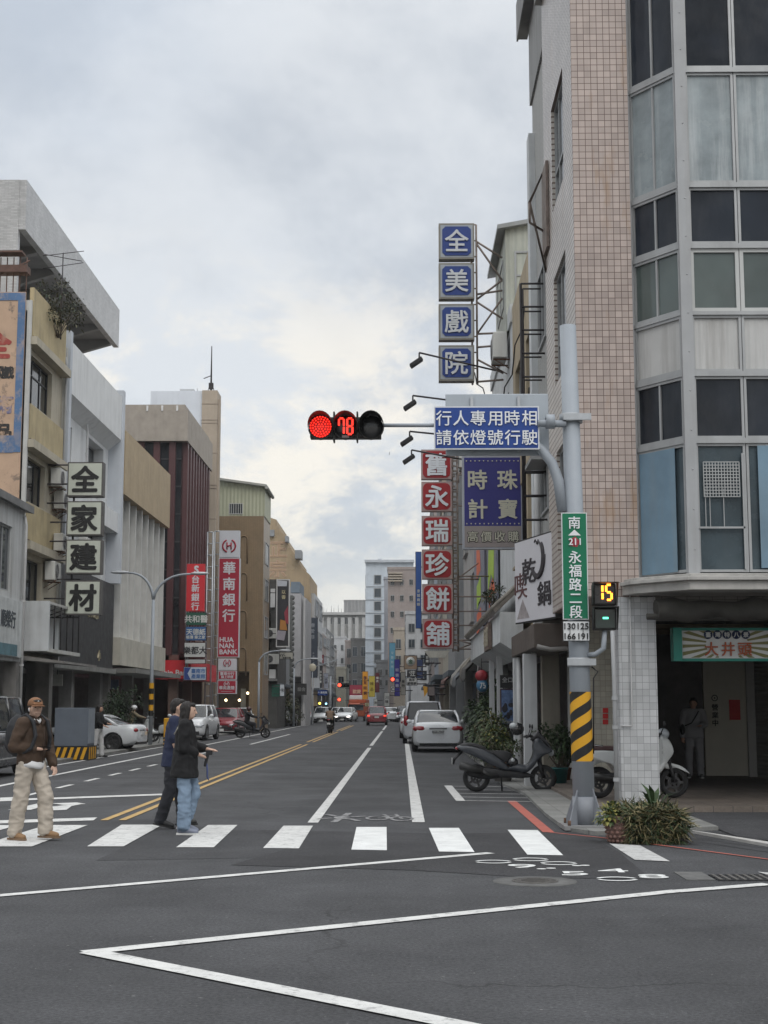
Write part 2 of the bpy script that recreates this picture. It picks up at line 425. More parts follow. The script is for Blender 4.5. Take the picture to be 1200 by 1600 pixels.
mark('crosswalk_marking', [gpoly((557, 1293), (604, 1293), (604.5, 1329.5), (549, 1328.5)),
    gpoly((670, 1294.5), (717, 1294.5), (741.5, 1332.5), (686, 1331.5)), gpoly((793, 1297.5), (840, 1298), (880, 1337.5), (824, 1336.5))], PW)
mark('crosswalk_marking', [gpoly((952, 1319), (1000, 1322), (1047, 1347), (992, 1344.5)), gpoly((1184, 1363.5), (1240, 1368), (1262, 1374), (1205, 1370))], PAINT('paint_white_grey', (.50, .50, .49), .45), .0085)
mark('yellow_box_marking', [gline((-60, 1405.5), (767, 1333.5), .145), gline((132, 1490), (1060, 1393), .16), gline((1055, 1394), (1200, 1382.5), .16), gline((140, 1488.5), (760, 1612), .17)], PWW)
mark('trench_patch', [gpoly((250, 1296), (452, 1297), (440, 1340), (150, 1345))], asphalt('asphalt_trench', (.050, .0505, .054), 9), .0025)
# lane lines
mark('edge_line_marking', [[V(.15, 20.7, 0), V(.33, 20.7, 0), V(.33, 98, 0), V(.15, 98, 0)]], PWW)
lanes = [[V(-1.32, a, 0), V(-1.17, a, 0), V(-1.17, b, 0), V(-1.32, b, 0)] for a, b in ((20.6, 57), (60, 94), (99, 124))]
mark('lane_line_marking', lanes, PWW)
mark('centre_line_marking', [[V(x, a, 0), V(x+.11, a, 0), V(x+.11, b, 0), V(x, b, 0)] for x in (-4.32, -4.06) for a, b in ((21.0, 62), (66, 92), (96, 122))], PY)
mark('edge_line_marking', [[V(-8.3, 24, 0), V(-8.15, 24, 0), V(-8.15, 120, 0), V(-8.3, 120, 0)], [V(-9.6, 37, 0), V(-9.48, 37, 0), V(-9.48, 75, 0), V(-9.6, 75, 0)]], PWW)
mark('lane_line_marking', [[V(-6.92, a, 0), V(-6.8, a, 0), V(-6.8, a+1.3, 0), V(-6.92, a+1.3, 0)] for a in [26.5+2.6*i for i in range(10)]] + [[V(-6.5, 62, 0), V(-6.36, 62, 0), V(-6.36, 84, 0), V(-6.5, 84, 0)]], PWW)
# stop line and scooter waiting box of the far lane
mark('stop_line_marking', [gpoly((-60, 1284.5), (152, 1278), (146, 1282.5), (-60, 1289.5)), gpoly((-60, 1252), (262, 1240.5), (262, 1242.8), (-60, 1255))], PWW)
sc_ = [gpoly((12, 1266), (60, 1256), (78, 1258), (48, 1266)), gpoly((60, 1263), (100, 1259), (134, 1256), (112, 1260), (104, 1266), (66, 1268)), gpoly((80, 1256), (120, 1254.5), (134, 1257), (100, 1258.5))]
mark('scooter_box_marking', sc_, PWW)
mark('turn_arrow_marking', [gpoly((0, 1247), (22, 1246), (22, 1250), (0, 1251.5))], PWW)
# cycle symbols in front of the crosswalk
def ring(c, r0, r1, sy=1.0, n=20):
    return [[c+V(math.cos(a)*r1, math.sin(a)*r1*sy, 0), c+V(math.cos(b)*r1, math.sin(b)*r1*sy, 0), c+V(math.cos(b)*r0, math.sin(b)*r0*sy, 0), c+V(math.cos(a)*r0, math.sin(a)*r0*sy, 0)]
            for a, b in [(2*math.pi*i/n, 2*math.pi*(i+1)/n) for i in range(n)]]
def seg(a, b, w=.05):
    d = (b-a).normalized(); q = V(-d.y, d.x, 0)*w/2; return [a-q, b-q, b+q, a+q]
b0, b1 = gz(590, 1279), gz(628, 1280)
polys = ring(b0, .13, .18, 2.2)+ring(b1, .13, .18, 2.2)
m0 = (b0+b1)/2
polys += [seg(b0, m0+V(0, .1, 0)), seg(m0+V(0, .1, 0), b1+V(-.05, .5, 0)), seg(b0+V(.1, .5, 0), b1+V(-.05, .5, 0)), seg(m0+V(0, .1, 0), b0+V(.08, .75, 0)), seg(b1, b1+V(-.1, .9, 0))]
f0 = gz(534, 1278)
polys += ring(f0, 0, .12, 2.5, 12)+[seg(f0+V(math.cos(a)*.14, math.sin(a)*.35, 0), f0+V(math.cos(a)*.36, math.sin(a)*.9, 0), .1) for a in [i*1.047+.3 for i in range(6)]]
mark('cycle_symbol_marking', polys, PF)
# stencilled figures on the patch
mb = MB()
def arcs(px, py, w_=.20, h=.17, gaps=(0, math.pi), th=.035):
    c = gz(px, py); n = 22
    for i in range(n):
        a, b = 2*math.pi*i/n, 2*math.pi*(i+1)/n
        if any(abs(((a+b)/2-g+math.pi) % (2*math.pi)-math.pi) < .32 for g in gaps): continue
        P = lambda t, k: (c.x+math.cos(t)*(w_-k*th*1.1), c.y+math.sin(t)*(h-k*th*1.5), .009)
        mb.add([P(a, 1), P(a, 0), P(b, 0), P(b, 1)], [(0, 1, 2, 3)])
for px, py in ((771, 1347.5), (829, 1344), (873, 1350), (964, 1374.5)): arcs(px, py)
for s_, px, py, sz in (('9', 816, 1354.5, .5), ('5', 897, 1366, .5), ('4', 957, 1361.5, .48), ('8', 1020, 1370.5, .48), ('.', 846, 1359, .6), ('.', 861, 1358, .6), ('.', 901, 1354, .6), ('.', 914, 1353.5, .6)):
    vs, fs, x0, x1, y0, y1 = glyph(s_, .0); c = gz(px, py)
    mb.add([(c.x+(a-(x0+x1)/2)*sz*1.35, c.y+(b-(y0+y1)/2)*sz*.95, .008+.003*(e+.5)) for a, b, e in vs], fs)
mb.build('stencil_number_marking', PW, kind='structure')
# motorcycle bay in front of the scooter, red kerb line
mark('parking_bay_marking', [gline((700, 1228), (720, 1252), .16)]+[gline((703+5*i, 1229+5.6*i), (790+14*i, 1229.5+6*i), .07) for i in range(5)], PWW)
mark('kerb_line_marking', [gline((799, 1252), (857, 1301), .15)], PR)
mark('kerb_line_marking', [gline((857, 1301), (935, 1309), .05), gline((935, 1309), (1220, 1346), .05)], PR)
# pavement on the right, arcade floor, stone ramp
def slabs(name, col, sz, grout, var=.1):
    k = NB(name); b = k.n('ShaderNodeTexBrick', offset=0, squash=1); k.put(b.inputs['Vector'], k.tc.outputs['Object'])
    k.put(b.inputs['Color1'], tuple(q*(1+var) for q in col)); k.put(b.inputs['Color2'], tuple(q*(1-var) for q in col)); k.put(b.inputs['Mortar'], grout)
    for n_, q in (('Scale', 1.0), ('Mortar Size', .006), ('Mortar Smooth', .2), ('Brick Width', sz), ('Row Height', sz)): b.inputs[n_].default_value = q
    c = k.obj(); out = k.scale(b.outputs['Color'], k.rng(k.noise(c, 1.3, 7, .65), .28, .72, .66, 1.2)); out = k.scale(out, k.rng(k.noise(c, 30, 4, .6), .3, .7, .85, 1.12))
    k.bump(k.noise(c, 70, 4, .6), .3, .005); return k.fin(out, .75)
PAVE = slabs('pavement_slab', (.20, .20, .19), .6, (.09, .09, .085)); FLOOR = slabs('arcade_floor_tile', (.15, .125, .105), .3, (.06, .055, .05)); STONE = M('ramp_stone', (.42, .41, .39), .8, .2, 6, bump=.2)
pv = [gz(782, 1226), gz(820, 1243), gz(852, 1275), gz(884, 1299), gz(930, 1305), gz(1010, 1302), V(9, 17.6, 0), V(9, 22.5, 0), V(2.9, 27.6, 0), V(2.9, 90, 0), V(2.2, 90, 0), V(2.2, 34, 0)]
pv[6] = V(4.2, 19.5, 0); pv[7] = V(4.2, 22.5, 0)
MB().prism([V(p.x, p.y, 0) for p in pv], (0, 0, .05)).build('pavement', PAVE, kind='structure')
MB().box(2.86, 14, 22.62, 34.2, 0, .10).build('arcade_floor', FLOOR, kind='structure')
mark('asphalt_forecourt', [[V(4.2, 18.0, 0), V(14, 15.5, 0), V(14, 22.6, 0), V(4.2, 22.6, 0)]], ASPH3, .012)
rp = MB(); a_, b_ = gz(1072, 1303), gz(1215, 1325); n_ = V(.12, -.9, 0)
rp.prism([a_+V(0, .45, 0), b_+V(0, .42, 0), b_+V(.1, -.5, 0), a_+V(.25, -.42, 0)], (0, 0, .035))
rp.build('kerb_ramp', STONE, kind='structure')
mark('ramp_groove', [gline((1120, 1306), (1220, 1321), .03), gline((1100, 1317), (1215, 1334), .03)], BLACK, .039)
MB().box(-14.5, -9.9, 40, 140, 0, .08).build('pavement', PAVE, kind='structure')
# manhole cover and drain grate
def flat_ring(name, label, cat, c, r, mat, mat2):
    t = MB(); t.lathe([(r*.001, .012), (r*.82, .012), (r*.82, .008), (r*.88, .008), (r*.88, .013), (r, .013), (r, .002)], c); t.k = 1
    t.lathe([(r, .006), (r*1.8, .0055), (r*1.8, 0)], c)
    for i in range(-3, 4): t.k = 0; t.obox(c+V(0, i*r*.2, .0135), X_*r*.6*math.cos(i*.35), Y_*r*.04, Z_*.002)
    return t.build(name, [mat, mat2], None, label, cat)
flat_ring('manhole_cover', 'round iron manhole cover with concrete collar in the road below the stencilled figures', 'manhole cover', gz(836, 1377.5), .22, M('manhole_iron', (.09, .085, .08), .6, .3, 12, metal=.3), M('concrete_collar', (.11, .11, .108), .9, .3, 6))
g = gz(1168, 1372); t = MB(); t.box(g.x-.33, g.x+.35, g.y-.25, g.y+.22, 0, .010); t.k = 1
for i in range(9): t.box(g.x-.31+i*.075, g.x-.28+i*.075, g.y-.22, g.y+.19, .010, .016)
t.k = 2; t.box(g.x-.62, g.x-.35, g.y-.2, g.y+.45, 0, .009)
t.build('drain_grate', [BLACK, M('grate_iron', (.10, .095, .09), .6, .3), M('concrete_collar', (.2, .2, .19))], None, 'rectangular iron drain grate at the end of the white line, right side of the road', 'drain grate')
# ================================================================== facades: openings, windows
def facade(mb, O, u, W, z0, z1, holes, n, dep=.18):
    """wall sheet from O along u with rectangular openings and reveals; n points outward"""
    us = sorted({0.0, W} | {q for h in holes for q in h[:2]}); zs = sorted({z0, z1} | {q for h in holes for q in h[2:4]})
    P = lambda a, b, d=0: V(O.x, O.y, 0)+u*a+Z_*b-n*d
    flip = u.cross(Z_).dot(n) < 0
    def q(a, b, c, d): mb.quad(*((a, b, c, d) if not flip else (d, c, b, a)))
    for a0, a1 in zip(us, us[1:]):
        for b0, b1 in zip(zs, zs[1:]):
            if any(h[0] <= a0+1e-6 and a1 <= h[1]+1e-6 and h[2] <= b0+1e-6 and b1 <= h[3]+1e-6 for h in holes): continue
            q(P(a0, b0), P(a1, b0), P(a1, b1), P(a0, b1))
    for a0, a1, b0, b1 in [h[:4] for h in holes]:
        q(P(a0, b0), P(a0, b0, dep), P(a0, b1, dep), P(a0, b1)); q(P(a1, b0, dep), P(a1, b0), P(a1, b1), P(a1, b1, dep))
        q(P(a0, b0, dep), P(a0, b0), P(a1, b0), P(a1, b0, dep)); q(P(a0, b1), P(a0, b1, dep), P(a1, b1, dep), P(a1, b1))
def window(parent, O, u, n, h, dep=.12, nx=2, nz=1, fm=None, gm=None, fw=.05, split=None, name='window', sill=None):
    a0, a1, b0, b1 = h[:4]; P = lambda a, b, d: V(O.x, O.y, 0)+u*a+Z_*b-n*d
    f = MB()
    def bar(p0, p1, q0, q1, d0=dep-.03, d1=dep+.03):
        f.obox(P((p0+p1)/2, (q0+q1)/2, (d0+d1)/2), u*(p1-p0)/2, Z_*(q1-q0)/2, n*(d1-d0)/2)
    bar(a0, a1, b0, b0+fw); bar(a0, a1, b1-fw, b1); bar(a0, a0+fw, b0+fw, b1-fw); bar(a1-fw, a1, b0+fw, b1-fw)
    for i in range(1, nx): m = a0+(a1-a0)*i/nx; bar(m-fw*.4, m+fw*.4, b0+fw, b1-fw, dep-.02, dep+.02)
    zz = split if split is not None else [i/nz for i in range(1, nz)]
    for q in zz: m = b0+(b1-b0)*q; bar(a0+fw, a1-fw, m-fw*.4, m+fw*.4, dep-.024, dep+.024)
    w_ = f.build(name, fm or ALU, parent)
    g = MB(); g.obox(P((a0+a1)/2, (b0+b1)/2, dep+.012), u*((a1-a0)/2-fw*.5), Z_*((b1-b0)/2-fw*.5), n*.004); g.build('pane', gm or GL, w_)
    if sill:
        s = MB(); s.obox(P((a0+a1)/2, b0-.05, -.05), u*((a1-a0)/2+.06), Z_*.035, n*.08); s.build('sill', sill, w_)
    return w_
def ac_unit(name, label, c, n, group='air conditioners on the left facades', sc=1.0, parent=None):
    """c: centre of the back; n: outward"""
    u = Z_.cross(n).normalized(); c = Vector(c); w_, h, d = .8*sc, .56*sc, .3*sc
    r = thing(name, label, 'air conditioner', c-Z_*h/2, group) if parent is None else parent
    b = MB(); b.obox(c+n*(d/2+.08), u*w_/2, Z_*h/2, n*d/2); b.build('casing', M('ac_beige', (.55, .55, .52), .6, .12, streak=.3), r, bev=.02)
    f = MB(); cc = c+n*(d+.085)-u*.12*sc
    f.lathe([(.22*sc, 0), (.22*sc, .015), (.20*sc, .015)], cc, n, 20)
    for k in range(1, 5): f.lathe([(.05*k*sc-.004, .006), (.05*k*sc-.004, .014), (.05*k*sc+.004, .014), (.05*k*sc+.004, .006)], cc, n, 16)
    for k in range(4): a = k*math.pi/4; f.obox(cc+n*.008, (u*math.cos(a)+Z_*math.sin(a))*.2*sc, (Z_*math.cos(a)-u*math.sin(a))*.005, n*.004)
    f.build('fan_grille', M('ac_grille', (.25, .25, .25), .5), r)
    d2 = MB(); d2.lathe([(.001, .003), (.2*sc, .003)], cc, n, 18); d2.build('fan_opening', BLACK, r)
    k = MB()
    for sgn in (-1, 1): k.obox(c+u*sgn*w_*.35-Z_*(h/2+.03)+n*.22, u*.02, Z_*.02, n*.24); k.tube(c+u*sgn*w_*.35-Z_*(h/2+.28)+n*.02, c+u*sgn*w_*.35-Z_*(h/2+.04)+n*.42, .014)
    k.build('bracket', RUST, r); return r
# ================================================================== corner building on the right
PALET = TILE('pale_side_tile', (.56, .525, .48), (.17, .12, .10), .108, .108, .016, stain=.3); PINK = TILE('pink_tile', (.435, .36, .325), (.10, .06, .05), .108, .108, .005, stain=.7); WT = TILE('white_column_tile', (.47, .48, .49), (.24, .25, .26), .105, .105, .0035, streak=.35)
CREAM = TILE('cream_tile', (.40, .38, .32), (.25, .23, .2), .1, .1, .004)
ZA = 3.34; ZT = 15.6
R1 = thing('corner_building', 'pink tiled corner building with a glazed bay above a dark arcade', 'building', (2.84, 22.8, 0))
core = MB(); plan = [(2.95, 22.95), (3.83, 22.98), (4.45, 22.2), (12, 22.2), (12, 33.9), (4.32, 33.9), (4.32, 27.25), (2.95, 27.25)]
core.prism([V(x, y, 3.40) for x, y in plan], (0, 0, ZT-3.45)); core.build('core', M('dark_interior', (.045, .045, .045), .9), R1)
wl1 = MB(); O1 = V(2.84, 22.8, 0)
facade(wl1, O1, X_, .93, ZA, ZT, [], -Y_)
ws = [(1.25, 3.15, 10.75, 12.75), (1.25, 3.15, 7.45, 9.45), (1.25, 3.15, 4.35, 6.2)]
wl2 = MB(); facade(wl2, V(2.84, 22.8, 0), Y_, 4.6, ZA, ZT, ws, -X_, .14); wl2.build('side_wall', PALET, R1)
facade(wl1, V(3.77, 22.8, 0), Y_, .25, ZA, ZT, [], X_)
wl1.quad(V(2.84, 22.8, ZA), V(2.84, 27.4, ZA), V(3.64, 27.4, ZA), V(3.64, 22.8, ZA))
wl1.build('wall', PINK, R1)
for h in ws: window(R1, V(2.84, 22.8, 0), Y_, -X_, h, .09, 3, 1, ALU, GLG, .05, [.36])
rf = MB(); rf.prism([V(x, y, ZT) for x, y in [(2.7, 22.6), (4.1, 22.6), (4.6, 21.7), (12.2, 21.7), (12.2, 34), (4.2, 34), (4.2, 27.4), (2.7, 27.4)]], (0, 0, .4)); rf.build('roof', M('roof_concrete', (.3, .3, .29)), R1)
# glazed bay
FROST = M('frosted_glass', (.26, .30, .315), .22, .5, .9, streak=.8, scol=(.60, .63, .64), spec=.5)
CORR = RIB('white_corrugated', (.50, .50, .49), .11, .5, .45, .006); POST = M('bay_post', (.36, .37, .38), .5, .12, streak=.45, scol=(.2, .18, .16))
DUSTG = GLASS('dark_bay_glass', (.022, .027, .036), .10, .5); CLRG = GLASS('lower_bay_glass', (.06, .085, .10), .16, .5); REFG = GLASS('clear_bay_glass', (.07, .09, .085), .04, .4, .03)
BLUEP = M('blue_board', (.15, .245, .325), .35, .3, .8, streak=.7, scol=(.20, .235, .25))
for g_ in (DUSTG, CLRG): g_.node_tree.nodes['Principled BSDF'].inputs['Specular IOR Level'].default_value = .22
rows = [(11.78, 13.9, DUSTG), (9.86, 11.70, FROST), (8.86, 9.78, DUSTG), (7.76, 8.78, REFG), (6.80, 7.70, CORR), (5.74, 6.72, DUSTG), (3.66, 5.66, CLRG)]
A0, A1 = V(3.80, 22.88, 0), V(4.40, 22.03, 0); uo = (A1-A0).normalized(); no = V(uo.y, -uo.x, 0); Lo = (A1-A0).length
F0 = V(4.56, 22.02, 0)
for z0, z1, gm in rows:
    window(R1, A0, uo, no, (0, Lo, z0, z1), .03, 1 if gm in (CORR, CLRG) else 2, 1, ALU, gm, .045, name='bay_window' if gm is not CORR else 'bay_panel')
    for i in range(5):
        window(R1, F0, X_, -Y_, (i*.78, i*.78+.77, z0, z1), .03, 1, 1, ALU if gm is not REFG else M('white_frame', (.50, .51, .50), .45, .08), gm, .04 if gm is not REFG else .06, name='bay_window' if gm is not CORR else 'bay_panel')
sp = MB()
for z0, z1 in ((13.9, 14.1), (11.70, 11.78), (9.78, 9.86), (8.78, 8.86), (7.70, 7.76), (6.72, 6.80), (5.66, 5.74)):
    sp.obox(V(0, 0, (z0+z1)/2)+A0+uo*Lo/2-no*.03, uo*Lo/2, Z_*(z1-z0)/2, no*.05); sp.box(4.56, 9, 21.985, 22.1, z0, z1)
sp.build('transom', ALU, R1)
po = MB(); po.box(4.385, 4.56, 21.93, 22.12, 3.6, 14.2); po.obox(A0+V(-.01, .02, 8.9), uo*.035, no*.05, Z_*5.3)
for zz in [4+.62*i for i in range(16)]: po.lathe([(.012, 0), (.012, .006), (.001, .008)], V(4.49, 21.93, zz), -Y_, 8)
po.build('bay_post', POST, R1)
b = MB(); b.obox(A0+uo*Lo*.43+Z_*4.65+no*.012, uo*Lo*.37, Z_*.97, no*.003); b.build('blue_board', BLUEP, R1)
b = MB(); b.box(F0.x+.95, F0.x+1.5, 21.99, 22.0, 3.72, 5.62); b.build('blue_board', BLUEP, R1)
b = MB(); bx0, bx1 = hx(1093, 22), hx(1174, 22)
for q in ((bx0, bx0+.025, 4.35, 5.45), (bx1-.025, bx1, 3.7, 5.5), (bx0, bx1, 4.33, 4.36)): b.box(q[0], q[1], 21.995, 22.02, q[2], q[3])
for px in (1112, 1119, 1141): x = hx(px, 22); b.box(x-.006, x+.006, 22.0, 22.01, 4.36, 4.95)
b.build('inner_frame', ALU, R1)
b = MB(); lx0, lx1, lz0, lz1 = hx(1110, 22), hx(1167, 22), hz(777, 22), hz(723, 22)
for i in range(13): x = lx0+(lx1-lx0)*i/12; b.box(x-.007, x+.007, 21.985, 21.995, lz0, lz1)
for i in range(12): zz = lz0+(lz1-lz0)*i/11; b.box(lx0, lx1, 21.984, 21.994, zz-.007, zz+.007)
b.build('lattice', M('lattice_white', (.36, .37, .37), .6), R1)
pl = MB()
plan2 = [(3.50, 22.80), (3.62, 22.42), (4.34, 21.62), (12.2, 21.62), (12.2, 22.7), (3.9, 22.95)]
pl.prism([V(x, y, 3.36) for x, y in plan2], (0, 0, .14))
pl.prism([V(x*1.0-.05, y-.06, 3.50) for x, y in plan2], (0, 0, .06)); pl.prism([V(x+.02, y+.03, 3.56) for x, y in plan2], (0, 0, .05))
pl.build('bay_ledge', M('ledge_concrete', (.40, .39, .37), .7, .2, 3, streak=.6, scol=(.07, .06, .055)), R1, bev=.008)
co = MB(); co.box(3.42, 4.02, 22.8, 23.4, .1, 3.34); co.build('column', WT, R1, bev=.01)
co = MB(); co.box(11.4, 12, 22.8, 23.4, .1, 3.34); co.build('column', WT, R1)
be = MB(); be.box(4.02, 12, 22.9, 23.2, 2.98, 3.36); be.build('beam', TILE('dark_beam_tile', (.16, .15, .14), (.06, .055, .05), .2, .06, .005), R1)
iw = MB(); iw.box(3.30, 4.3, 27.3, 27.42, .1, 3.4); iw.build('arcade_end_wall', CREAM, R1)
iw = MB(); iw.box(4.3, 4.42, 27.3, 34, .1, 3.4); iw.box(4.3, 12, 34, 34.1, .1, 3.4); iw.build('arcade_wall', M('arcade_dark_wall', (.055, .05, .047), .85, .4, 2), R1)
iw = MB(); x0, x1 = hx(1100, 32), hx(1166, 32); iw.box(x0, x1, 32, 32.12, .12, 3.4); iw.build('arcade_door_wall', M('beige_board', (.46, .44, .38), .7, .1), R1)
iw = MB(); iw.box(x1, x1+.17, 31.9, 32.1, .1, 3.4); iw.build('door_frame', M('grey_frame', (.33, .33, .32), .6), R1)
iw = MB(); iw.quad(V(x1+.18, 31.95, .1), V(9.6, 26, .1), V(9.6, 26, 3.4), V(x1+.18, 31.95, 3.4)); iw.build('roller_shutter', RIB('shutter', (.20, .20, .185), .09, .5, .2, .02, True), R1)
# things in the arcade
def red_slip(px, py, w_, h, Y, name='red_paper', label='', col=(.45, .02, .02)):
    c = ay(px, py, Y); b = MB(); b.box(c.x-w_/2, c.x+w_/2, Y-.008, Y, c.z-h/2, c.z+h/2)
    return b.build(name, M('red_paper', col, .7, .1), None, label, 'notice')
red_slip(1148, 1109, .24, .44, 31.99, label='red paper pasted on the beige door inside the dark arcade')
for k in range(3): red_slip(946, 1110+9*k, .10, .09, 27.29, 'red_sticker', ('top', 'middle', 'bottom')[k]+' of three little red stickers in a column on the cream tiled arcade wall')
c = ay(1117, 1110, 31.985); panel('door_notice', None, c, X_, .26, .8, .006, M('beige_board2', (.46, .44, .38), .7), M('beige_board2'), [('⊙', 0, .27, .2), ('營業中', 0, -.1, .15, 'v')], M('notice_black', (.02, .02, .02)), .0, label='black lettering stuck down the edge of the beige door', cat='notice')
# rolled awning and shop sign
ra = MB(); pts = [V(3.95+.25*i, 22.35+.03*math.sin(i*1.7), 3.10+.035*math.sin(i*2.3)) for i in range(30)]; ra.path(pts, [.16+.03*math.sin(i*1.3) for i in range(30)], 10)
ra.tube(V(3.80, 22.35, 3.0), V(11.2, 22.35, 3.02), .05)
ra.build('rolled_awning', M('awning_cloth', (.055, .052, .046), .85, .4, 3, bump=.3, bs=14), None, 'dark rolled up awning along the arcade opening above the shop sign', 'awning')
cs = (ay(1050, 1032, 23.2)+ay(1250, 982, 23.2))/2; sw = hx(1250, 23.2)-hx(1050, 23.2); sh = hz(982, 23.2)-hz(1034, 23.2)
sgn = panel('shop_sign', None, cs, X_, sw, sh, .16, M('sign_green', (.015, .22, .17), .45, .1), M('sign_white', (.62, .63, .62), .4, .06), [], None, .045, label='white and olive sunburst shop sign with teal frame hanging in the arcade', cat='sign')
ctr = V(hx(1139, 23.2), 23.185, cs.z+.0)
rays = MB(); gold = M('sign_olive', (.20, .19, .07), .5)
xl, xr, zb, zt = cs.x-sw/2+.16, cs.x+sw/2-.06, cs.z-sh/2+.055, cs.z+sh/2-.05
def clipray(a):
    d = V(math.cos(a), 0, math.sin(a)*.62); t = 9
    if d.x > 1e-6: t = min(t, (xr-ctr.x)/d.x)
    if d.x < -1e-6: t = min(t, (xl-ctr.x)/d.x)
    if d.z > 1e-6: t = min(t, (zt-ctr.z)/d.z)
    if d.z < -1e-6: t = min(t, (zb-ctr.z)/d.z)
    return ctr+d*t, ctr+d*min(t, .34)
for i in range(24):
    a = 2*math.pi*i/24; o0, i0 = clipray(a); o1, i1 = clipray(a+.125)
    if (o0-i0).length < .03 and (o1-i1).length < .03: continue
    for q in (o0, o1, i0, i1): q.y = 23.19
    rays.quad(i0, o0, o1, i1)
rays.build('sunburst', gold, sgn)
band = MB(); band.box(cs.x-sw/2, xl-.02, 23.12, 23.2, cs.z-sh/2, cs.z+sh/2); band.build('side_band', M('sign_green'), sgn)
dots = MB()
for i in range(5): dots.lathe([(.001, .004), (.07, .004), (.07, -.004)], V(ctr.x-.30+.15*i, 23.186, cs.z+sh/2-.11), -Y_, 16)
dots.build('name_dots', M('sign_navy', (.02, .035, .09), .5), sgn)
letters([('臺灣特八景', 0, 0, .09, 'h', 1.67)], V(ctr.x, 23.18, cs.z+sh/2-.11), X_, Z_, 'lettering', M('sign_white'), sgn)
letters([('大井頭', 0, 0, .235, 'h', 1.14)], V(ctr.x+.01, 23.176, cs.z-.07), X_, Z_, 'lettering', M('sign_orange', (.40, .09, .03), .5), sgn, bold=.012)
# pipes and conduits on the corner
pp = MB(); pp.path([V(hx(961, 22.7), 22.72, .06), V(hx(961, 22.7), 22.72, 2.0), V(hx(959, 22.7), 22.72, 3.3)], .035, 8)
for zz in (.5, 1.3, 1.75): pp.lathe([(.05, -.03), (.05, .03)], V(hx(961, 22.7), 22.72, zz), Z_, 10)
pp.build('drain_pipe', M('pipe_grey', (.36, .37, .38), .6, .15, streak=.3), None, 'grey drain pipe standing along the white tiled column', 'pipe')
pp = MB(); x_ = hx(988, 22.78); pp.path([V(x_, 22.77, 3.5), V(x_-.01, 22.77, 1.35), V(x_-.02, 22.77, 1.32), V(x_-.17, 22.77, 1.32)], .012, 6)
pp.build('conduit', M('pipe_white', (.5, .5, .5), .6), None, 'thin white conduit running down the face of the tiled column', 'pipe')
# ================================================================== second building: pebble-dashed, canopy roof, pipes
R2 = thing('pebbledash_building', 'narrow grey pebble-dashed house with metal top storey beside the pink corner', 'building', (3.02, 27.42, 0))
PEB = M('pebble_dash', (.36, .36, .35), .85, .3, 22, streak=.35, bump=.6, bs=30); PWALL = M('white_weathered', (.55, .57, .58), .7, .14, 1.5, streak=.5, scol=(.16, .15, .14))
b = MB(); b.box(3.02, 4.31, 27.42, 31.5, 3.4, 15.3); b.box(3.6, 4.29, 27.45, 31.5, .1, 3.4); b.build('wall', PEB, R2)
b = MB(); b.box(2.92, 3.02, 27.45, 27.62, 3.4, 14.3); b.box(2.88, 3.02, 31.0, 31.5, 3.4, 14.4); b.box(2.92, 3.02, 27.7, 31.5, 7.3, 7.45); b.build('pilaster', PWALL, R2)
b = MB(); b.box(2.97, 4.3, 27.42, 31.6, 15.3, 17.9); b.build('top_storey', RIB('grey_corrugated', (.25, .25, .245), .14, .6, .4, .02), R2)
b = MB(); b.box(2.78, 3.0, 27.3, 32.2, 17.2, 17.3); b.box(2.78, 4.3, 27.3, 32.2, 17.9, 18.05); b.box(2.74, 2.78, 27.3, 32.2, 17.15, 18.05); b.build('canopy', M('canopy_grey', (.22, .22, .22), .7, .2, streak=.3), R2)
for h in ((29.0-27.42, 30.4-27.42, 9.2, 10.8), (29.0-27.42, 30.4-27.42, 5.6, 7.0)): window(R2, V(3.0, 27.42, 0), Y_, -X_, h, .0, 2, 1, ALU, GL)
b = MB()
M('pipe_white', (.5, .5, .5), .6); b.path([V(2.93, 30.6, 7.6), V(2.93, 30.6, 4.6), V(3.05, 30.6, 4.3)], .07, 8); b.build('downpipe', M('pipe_white'), R2); b = MB(); b.path([V(2.70, 29.6, 3.2), V(2.72, 29.6, .1)], .05, 8); b.build('downpipe', M('pipe_white'), R2); b = MB(); b.path([V(2.62, 32.2, 2.7), V(2.62, 32.2, .05)], .06, 8); b.build('downpipe', M('pipe_white'), R2)
pass
b = MB(); b.box(2.62, 3.0, 28.6, 30.0, 6.55, 6.62); b.prism([V(2.62, 28.6, 6.6), V(2.62, 30.0, 6.6), V(3.02, 30.0, 6.95), V(3.02, 28.6, 6.95)], (0, 0, .04)); b.build('window_hood', M('hood_grey', (.33, .33, .33), .6), R2)
# brown awning and black and white lightbox sign
aw = MB(); x0 = ay(834, 990, 27.25).x; aw.box(x0, 3.3, 27.25, 32.8, hz(1012, 27.25), hz(974, 27.25)); aw.build('shop_awning', M('awning_brown', (.085, .068, .058), .7, .15, 2), None, 'dark brown box awning over the shop front beneath the hotpot sign', 'awning', bev=.02)
aw = MB(); aw.path([V(x0+.05, 27.2, 2.74), V(x0+.3, 27.18, 2.68), V(x0+.6, 27.2, 2.70), V(3.3, 27.2, 2.62)], .045, 8); aw.build('rolled_sheet', M('clear_sheet', (.22, .21, .2), .4, .2), None, 'rolled pale plastic sheet tied under the front edge of the brown awning', 'sheet')
n0, f0 = V(ay(868, 900, 26.9).x, 26.9, 0), V(ay(805, 920, 29.0).x, 29.0, 0)
zt, zb = hz(828, 26.9), hz(966, 26.9); uu = (n0-f0).normalized(); nn = uu.cross(Z_); Wd = (n0-f0).length
hb = MB(); hb.prism([V(f0.x, f0.y, zb), V(n0.x, n0.y, zb), V(n0.x+.12, n0.y-.01, zb), V(n0.x+.16, n0.y+.5, zb)], (0, 0, zt-zb)); hb.k = 1
